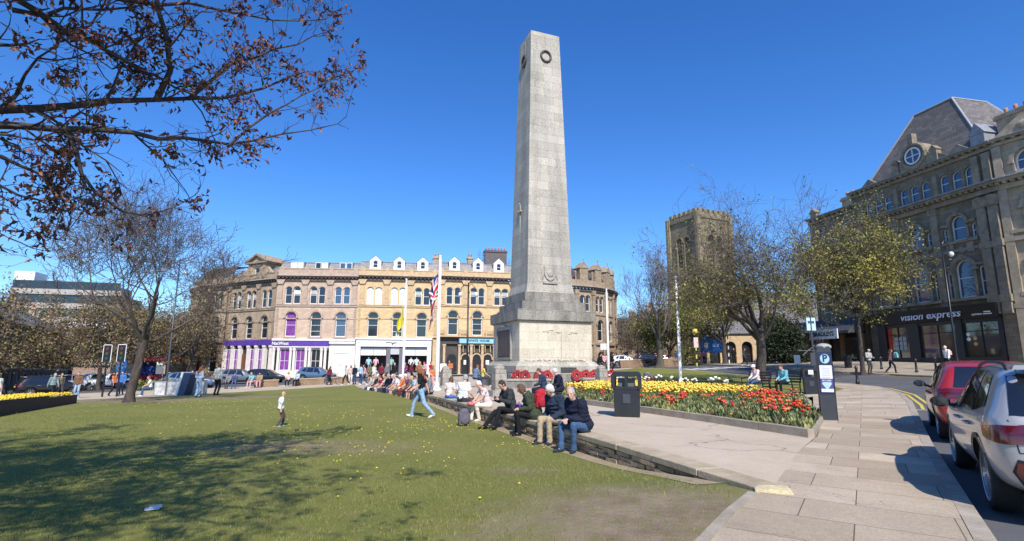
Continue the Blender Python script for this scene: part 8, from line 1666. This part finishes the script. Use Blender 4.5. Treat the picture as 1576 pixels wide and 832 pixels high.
# along the wall, further off (seated facing the lawn)
WL = [(640,'sit_s','child in a blue T-shirt and white trainers on the wall, beside the striding woman',[lblue,cloth((.25,.05,.07)),white,h_bl],.92),(662,'sit_m','seated person in a grey jacket on the wall, just behind the striding woman',[grey,blk,blk,h_b],1),
 (628,'sit_f','seated person in purple top and maroon trousers on the wall near the striding woman',[purple,maroon,blk,h_w],1),(614,'sit_s','man in a white shirt and pale shorts with bare legs on the wall',[white,tan,brown,h_g],1.04),(603,'sit_m','person in a navy jacket on the wall, left of the man in pale shorts',[navy,navy,blk,h_g],1.03),
 (594,'sit_f','fair person in white top and blue jeans on the wall left of the navy jacket',[white,djeans,white,h_bl],1),(586,'sit_c','person in a pink top and dark jeans sitting far along the wall',[pink,djeans,white,white],1),(578,'sit_f','person in a pale shirt with white trousers at the far end of the wall',[cream,white,white,h_br],1)]
WL += [(648,'sit_f','seated person in a pale blue top half hidden behind the striding woman',[lblue,dgrey,white,h_br],1),(635,'sit_m','person in a khaki jacket on the wall between the child and the purple top',[olive,navy,blk,h_g],1),(621,'sit_c','person in a peach top and white cap on the wall by the purple top',[orange,dgrey,white,white],.97),
 (608,'sit_f','person in a pale lilac top on the wall beside the man in pale shorts',[cloth((.5,.42,.55)),jeans,white,h_w],.98),(598.5,'sit_m','person in a black jacket on the wall between navy jacket and white top',[blk,dgrey,blk,h_b],1),(590,'sit_s','person in a red T-shirt and pale shorts far along the wall',[red,cream,white,h_br],1),(582,'sit_m','person in a green jacket and dark trousers near the far end of the wall',[green,navy,blk,h_g],1),(573,'sit_c','person in a light grey top at the very end of the wall',[cloth((.45,.45,.46)),djeans,white,navy],1)]
for px, k, lb, c, s in WL:
    x, y = wallpt(px, .15); person(lb, (x, y, float(T(x,y))+.02-.45*s+.0), WF+random.uniform(-.3,.3), PR[k], c, 'people sitting along the far part of the wall', scale=s)
# crowd on the terrace between the wall end and the shops
CR = [(541,50,'stand_f','standing woman in a peach top at the left of the crowd by the clothes shop',[cloth((.7,.45,.36)),cream,white,h_br],.6),(548,48,'stand_m','standing man in dark navy, second from the left of the crowd',[navy,djeans,blk,h_b],-.4),(556,49,'stand_m','standing man in a blue grey shirt near the left of the crowd',[lblue,djeans,white,h_b],2.6),
 (563,46,'walk_f','walking woman in a pink top in the left of the crowd',[pink,djeans,white,h_br],-1.2),(571,47,'stand_c','person in a khaki jacket standing in the middle of the crowd',[olive,tan,brown,olive],.2),(577,44,'stand_f','fair woman in white standing behind the wall sitters',[white,cream,white,h_bl],1.2),(588,45,'stand_m','man in a maroon top standing in the crowd',[maroon,blk,blk,h_b],2.9),
 (596,52,'walk_m','man in grey walking past the shop doorway',[grey,dgrey,blk,h_g],1.4),(609,46,'stand_m','tall man in a black jacket in front of the shop doorway',[blk,djeans,blk,h_g],-.2),(624,44,'stand_f','woman in a purple jumper just left of the thin flagpole',[purple,blk,blk,h_b],.4),(634,48,'walk_l','woman in a dark red top right of the thin flagpole',[maroon,blk,white,h_b],1.5),
 (646,45,'stand_f','woman in a pale green top in front of the right shop window',[cloth((.45,.58,.5)),djeans,white,h_bl],.8),(655,47,'stand_c','person with a red cap and pink top beside the tall flagpole',[pink,dgrey,white,red],-.7),(663,44,'walk_f','woman in a red top with pale trousers close left of the tall flagpole',[red,cream,white,h_br],1.1),
 (683,41,'stand_m','person in a white top standing right of the tall flagpole, by the bar',[white,dgrey,blk,h_g],.3),(694,43,'stand_f','person in an orange top in front of the bar doors',[orange,djeans,white,h_b],-.5)]
for px, Y, k, lb, c, rz in CR: crowd(lb, px, Y, k, rz, c)
crowd('seated person in orange and pink left of the memorial posts', 667, 36, 'sit_f', .5, [orange,pink,white,h_r]); crowd('seated man in a grey blue shirt in front of the bar, behind the broad man', 732, 33, 'sit_m', 2.4, [cloth((.12,.17,.24)),djeans,brown,h_r]); crowd('seated person in a yellow top beside the man in grey blue', 744, 34, 'sit_f', 1.6, [yellow,dgrey,white,h_b])
# pair on the flower bed kerb by the memorial
crowd('man in a dark gilet with pale blue sleeves sitting on the flower bed kerb', 838, 21.3, 'sit_m', face(-.9,.1), [cloth((.03,.045,.08)),navy,blk,h_br], seatdrop=.2); crowd('white haired person in a navy jumper sitting beside the man in the gilet', 863, 20.6, 'sit_m', face(-.9,-.2), [navy,navy,blk,h_w], seatdrop=.2)
# bench sitters
for (bp, lb, k, c) in ((pb1, 'person in a pale pink top, cap and blue jeans sitting on the left bench', 'sit_c', [palep,jeans,cream,white]), (pb2, 'dark haired person in a turquoise top and black trousers sitting on the right bench', 'sit_m', [teal,blk,white,h_br])):
    d = Vector((math.sin(FL), -math.cos(FL))); person(lb, (bp.x+d.x*.05, bp.y+d.y*.05, bp.z), FL, PR[k], c)
# left side groups
LG = [(8,34,'walk_f','person in a pale green jacket and pink trousers at the left edge behind the planter',[cloth((.55,.66,.58)),palep,white,h_b],-1.2),(88,37,'walk_m','person in a grey green jacket bending behind the planter, beside the black car',[cloth((.2,.28,.27)),navy,blk,h_g],1.2),(99,37.5,'walk_f','person in a khaki jacket just right of the grey green one behind the planter',[olive,dgrey,blk,h_br],1.0),(126,36.8,'stand_m','person in a dark brown top and light jeans at the end of the planter',[brown,ljeans,white,h_r],.3),
 (181,38.5,'walk_f','person in a red orange jacket leaning by the traffic lights',[orange,navy,blk,h_r],1.4),(193,41,'stand_m','person in blue standing by the blue parasol',[blue,navy,blk,h_b],.2),
 (310,30.8,'stand_f','person in a pale blue jacket and faded jeans standing by the printed barriers',[cloth((.34,.40,.50)),ljeans,blk,h_r],3.0),(338,34.2,'stand_m','broad person in a patterned pale jacket and black trousers standing by the barriers',[cloth((.50,.49,.44)),blk,blk,h_b],2.9),(297,44,'walk_m','person in a pinkish jacket walking beyond the barriers',[pink,dgrey,blk,h_b],1.2),
 (535,48.5,'walk_m','person in a pale grey top and dark trousers walking left of the crowd',[cloth((.5,.48,.45)),blk,white,h_b],-.6),(509,49.5,'walk_l','person in dark red and black walking beside a bicycle',[maroon,blk,blk,h_b],1.3)]
for px, Y, k, lb, c, rz in LG: crowd(lb, px, Y, k, rz, c, scale=1.12 if px == 338 else 1)
for px, Y, k, lb, c, rz in ((237,37,'sit_f','man in a white and orange top and blue jeans sitting on the first barrier panel',[white,jeans,white,h_r],-.9),(365,47.6,'sit_m','person in a dark blue jacket sitting just left of the teal shirt',[cloth((.05,.08,.16)),jeans,blk,h_b],.3),(356,47.4,'sit_c','person in grey sitting at the left end of the low brick wall group',[grey,dgrey,blk,blk],.1),(391,47.6,'sit_f','person in a bright teal shirt and pink shorts sitting by the low brick wall',[teal,pink,white,h_g],-.1),(403,48.2,'sit_m','person in a beige top half hidden right of the teal shirt',[tan,pink,brown,h_b],.2),(447,49,'sit_f','fair person in pale pink and dark trousers on the wall by the blue car',[palep,blk,white,h_bl],.1),(461,49.2,'sit_m','grey haired person in light grey top on the low wall by the blue car',[cloth((.45,.5,.55)),blk,blk,h_g],-.2)): crowd(lb, px, Y, k, rz, c)
# right side walkers
RG = [(924,47,'walk_m','person in a dark coat walking between the memorial and the bare flagpole',[blk,dgrey,blk,h_b],.8),(931,49,'stand_f','person in a pinkish top right beside the memorial corner',[pink,dgrey,blk,h_br],.2),(943,52,'stand_m','person in black standing right of the bare flagpole',[blk,blk,blk,h_b],1.2),(1042,66,'walk_m','person in a pale blue top beyond the side lawn, left of the beacon',[lblue,navy,blk,h_b],-1),(1057,67,'stand_m','person with a white shirt under a dark jacket beyond the side lawn',[blk,navy,blk,h_b],.1),(1078,64,'walk_f','woman in a bright pink top beside the crossing beacon',[pink,maroon,white,h_br],-.9),(1084,66,'stand_f','person in pink and navy just right of the woman in bright pink',[cloth((.6,.2,.3)),navy,white,h_b],.3),
 (1146,52,'walk_l','young person in dark clothes with a bag striding across the road behind the big tree',[dgrey,navy,white,h_b],1.2),(1131,60,'stand_m','person in black beside the second crossing beacon',[blk,blk,blk,h_b],-.4),(1187,56,'stand_m','person in a dark top right of the big tree trunk',[cloth((.05,.04,.06)),dgrey,blk,h_b],.2),(1197,57,'stand_f','person in a light blue top and bare legs right of the big tree trunk',[lblue,palep,white,h_br],.3),
 (1338,38.6,'stand_c','person in a pale grey padded jacket and hat on the far pavement',[cloth((.42,.41,.38)),dgrey,brown,cream],.2),(1371,38.2,'walk_l','person in dark patterned clothes walking on the far pavement by the opticians',[cloth((.14,.07,.07)),navy,brown,h_b],1.2),(1460,36.6,'walk_m','white haired person in a white jacket walking past the opticians with a phone',[white,navy,blk,h_w],-1.4)]
for px, Y, k, lb, c, rz in RG: crowd(lb, px, Y, k, rz, c)
x_ = (1378-788)/837*38.2; rucksack('turquoise rucksack on the person walking by the opticians', (x_-.02, 38.0, float(T(x_,38))+1.02), face(-.8,-.4)+math.pi, teal, 1.0); x_ = (1464.5-788)/837*36.5; rucksack('pink rucksack on the person in the white jacket', (x_+.05, 36.6, float(T(x_,36.6))+1.02), R(90), pink, .9)
# bicycle pushed by the walker
x_, y_ = pxw(516, 49.3); t = thing('bicycle', 'black bicycle wheeled by the person in dark red', 'bicycle', (x_,y_,float(T(x_,y_))), R(6))
for s in (-.5, .5):
    ring = [(s+.33*math.cos(a), 0, .34+.33*math.sin(a)) for a in np.linspace(0, 2*math.pi, 21)]; w = MB().tube(ring, .02, 5, cap=False).build('wheel', m_tyre, t, True); mb = MB(); [mb.tube([(s,0,.34),(s+.32*math.cos(a),0,.34+.32*math.sin(a))], .004, 3) for a in np.linspace(0, 6.28, 11)]; mb.build('spokes', m_rim, w)
mb = MB(); A_, B_, C_, D_ = (-.5,0,.34), (-.18,0,.78), (.34,0,.8), (-.08,0,.3); mb.tube([A_,B_,C_,D_,A_], .018, 6); mb.tube([D_,B_], .018, 6); mb.tube([(.5,0,.34),(.34,0,.8),(.31,0,.98)], .016, 6); mb.build('frame', m_black, t, True); mb = MB(); mb.tube([(.28,-.25,1.0),(.34,-.1,.99),(.34,.1,.99),(.28,.25,1.0)], .013, 6); mb.build('handlebar', m_black, t); mb = MB(); mb.ball((-.2,0,.88), (.12,.06,.03), 8, 5); mb.build('saddle', m_black, t, True)
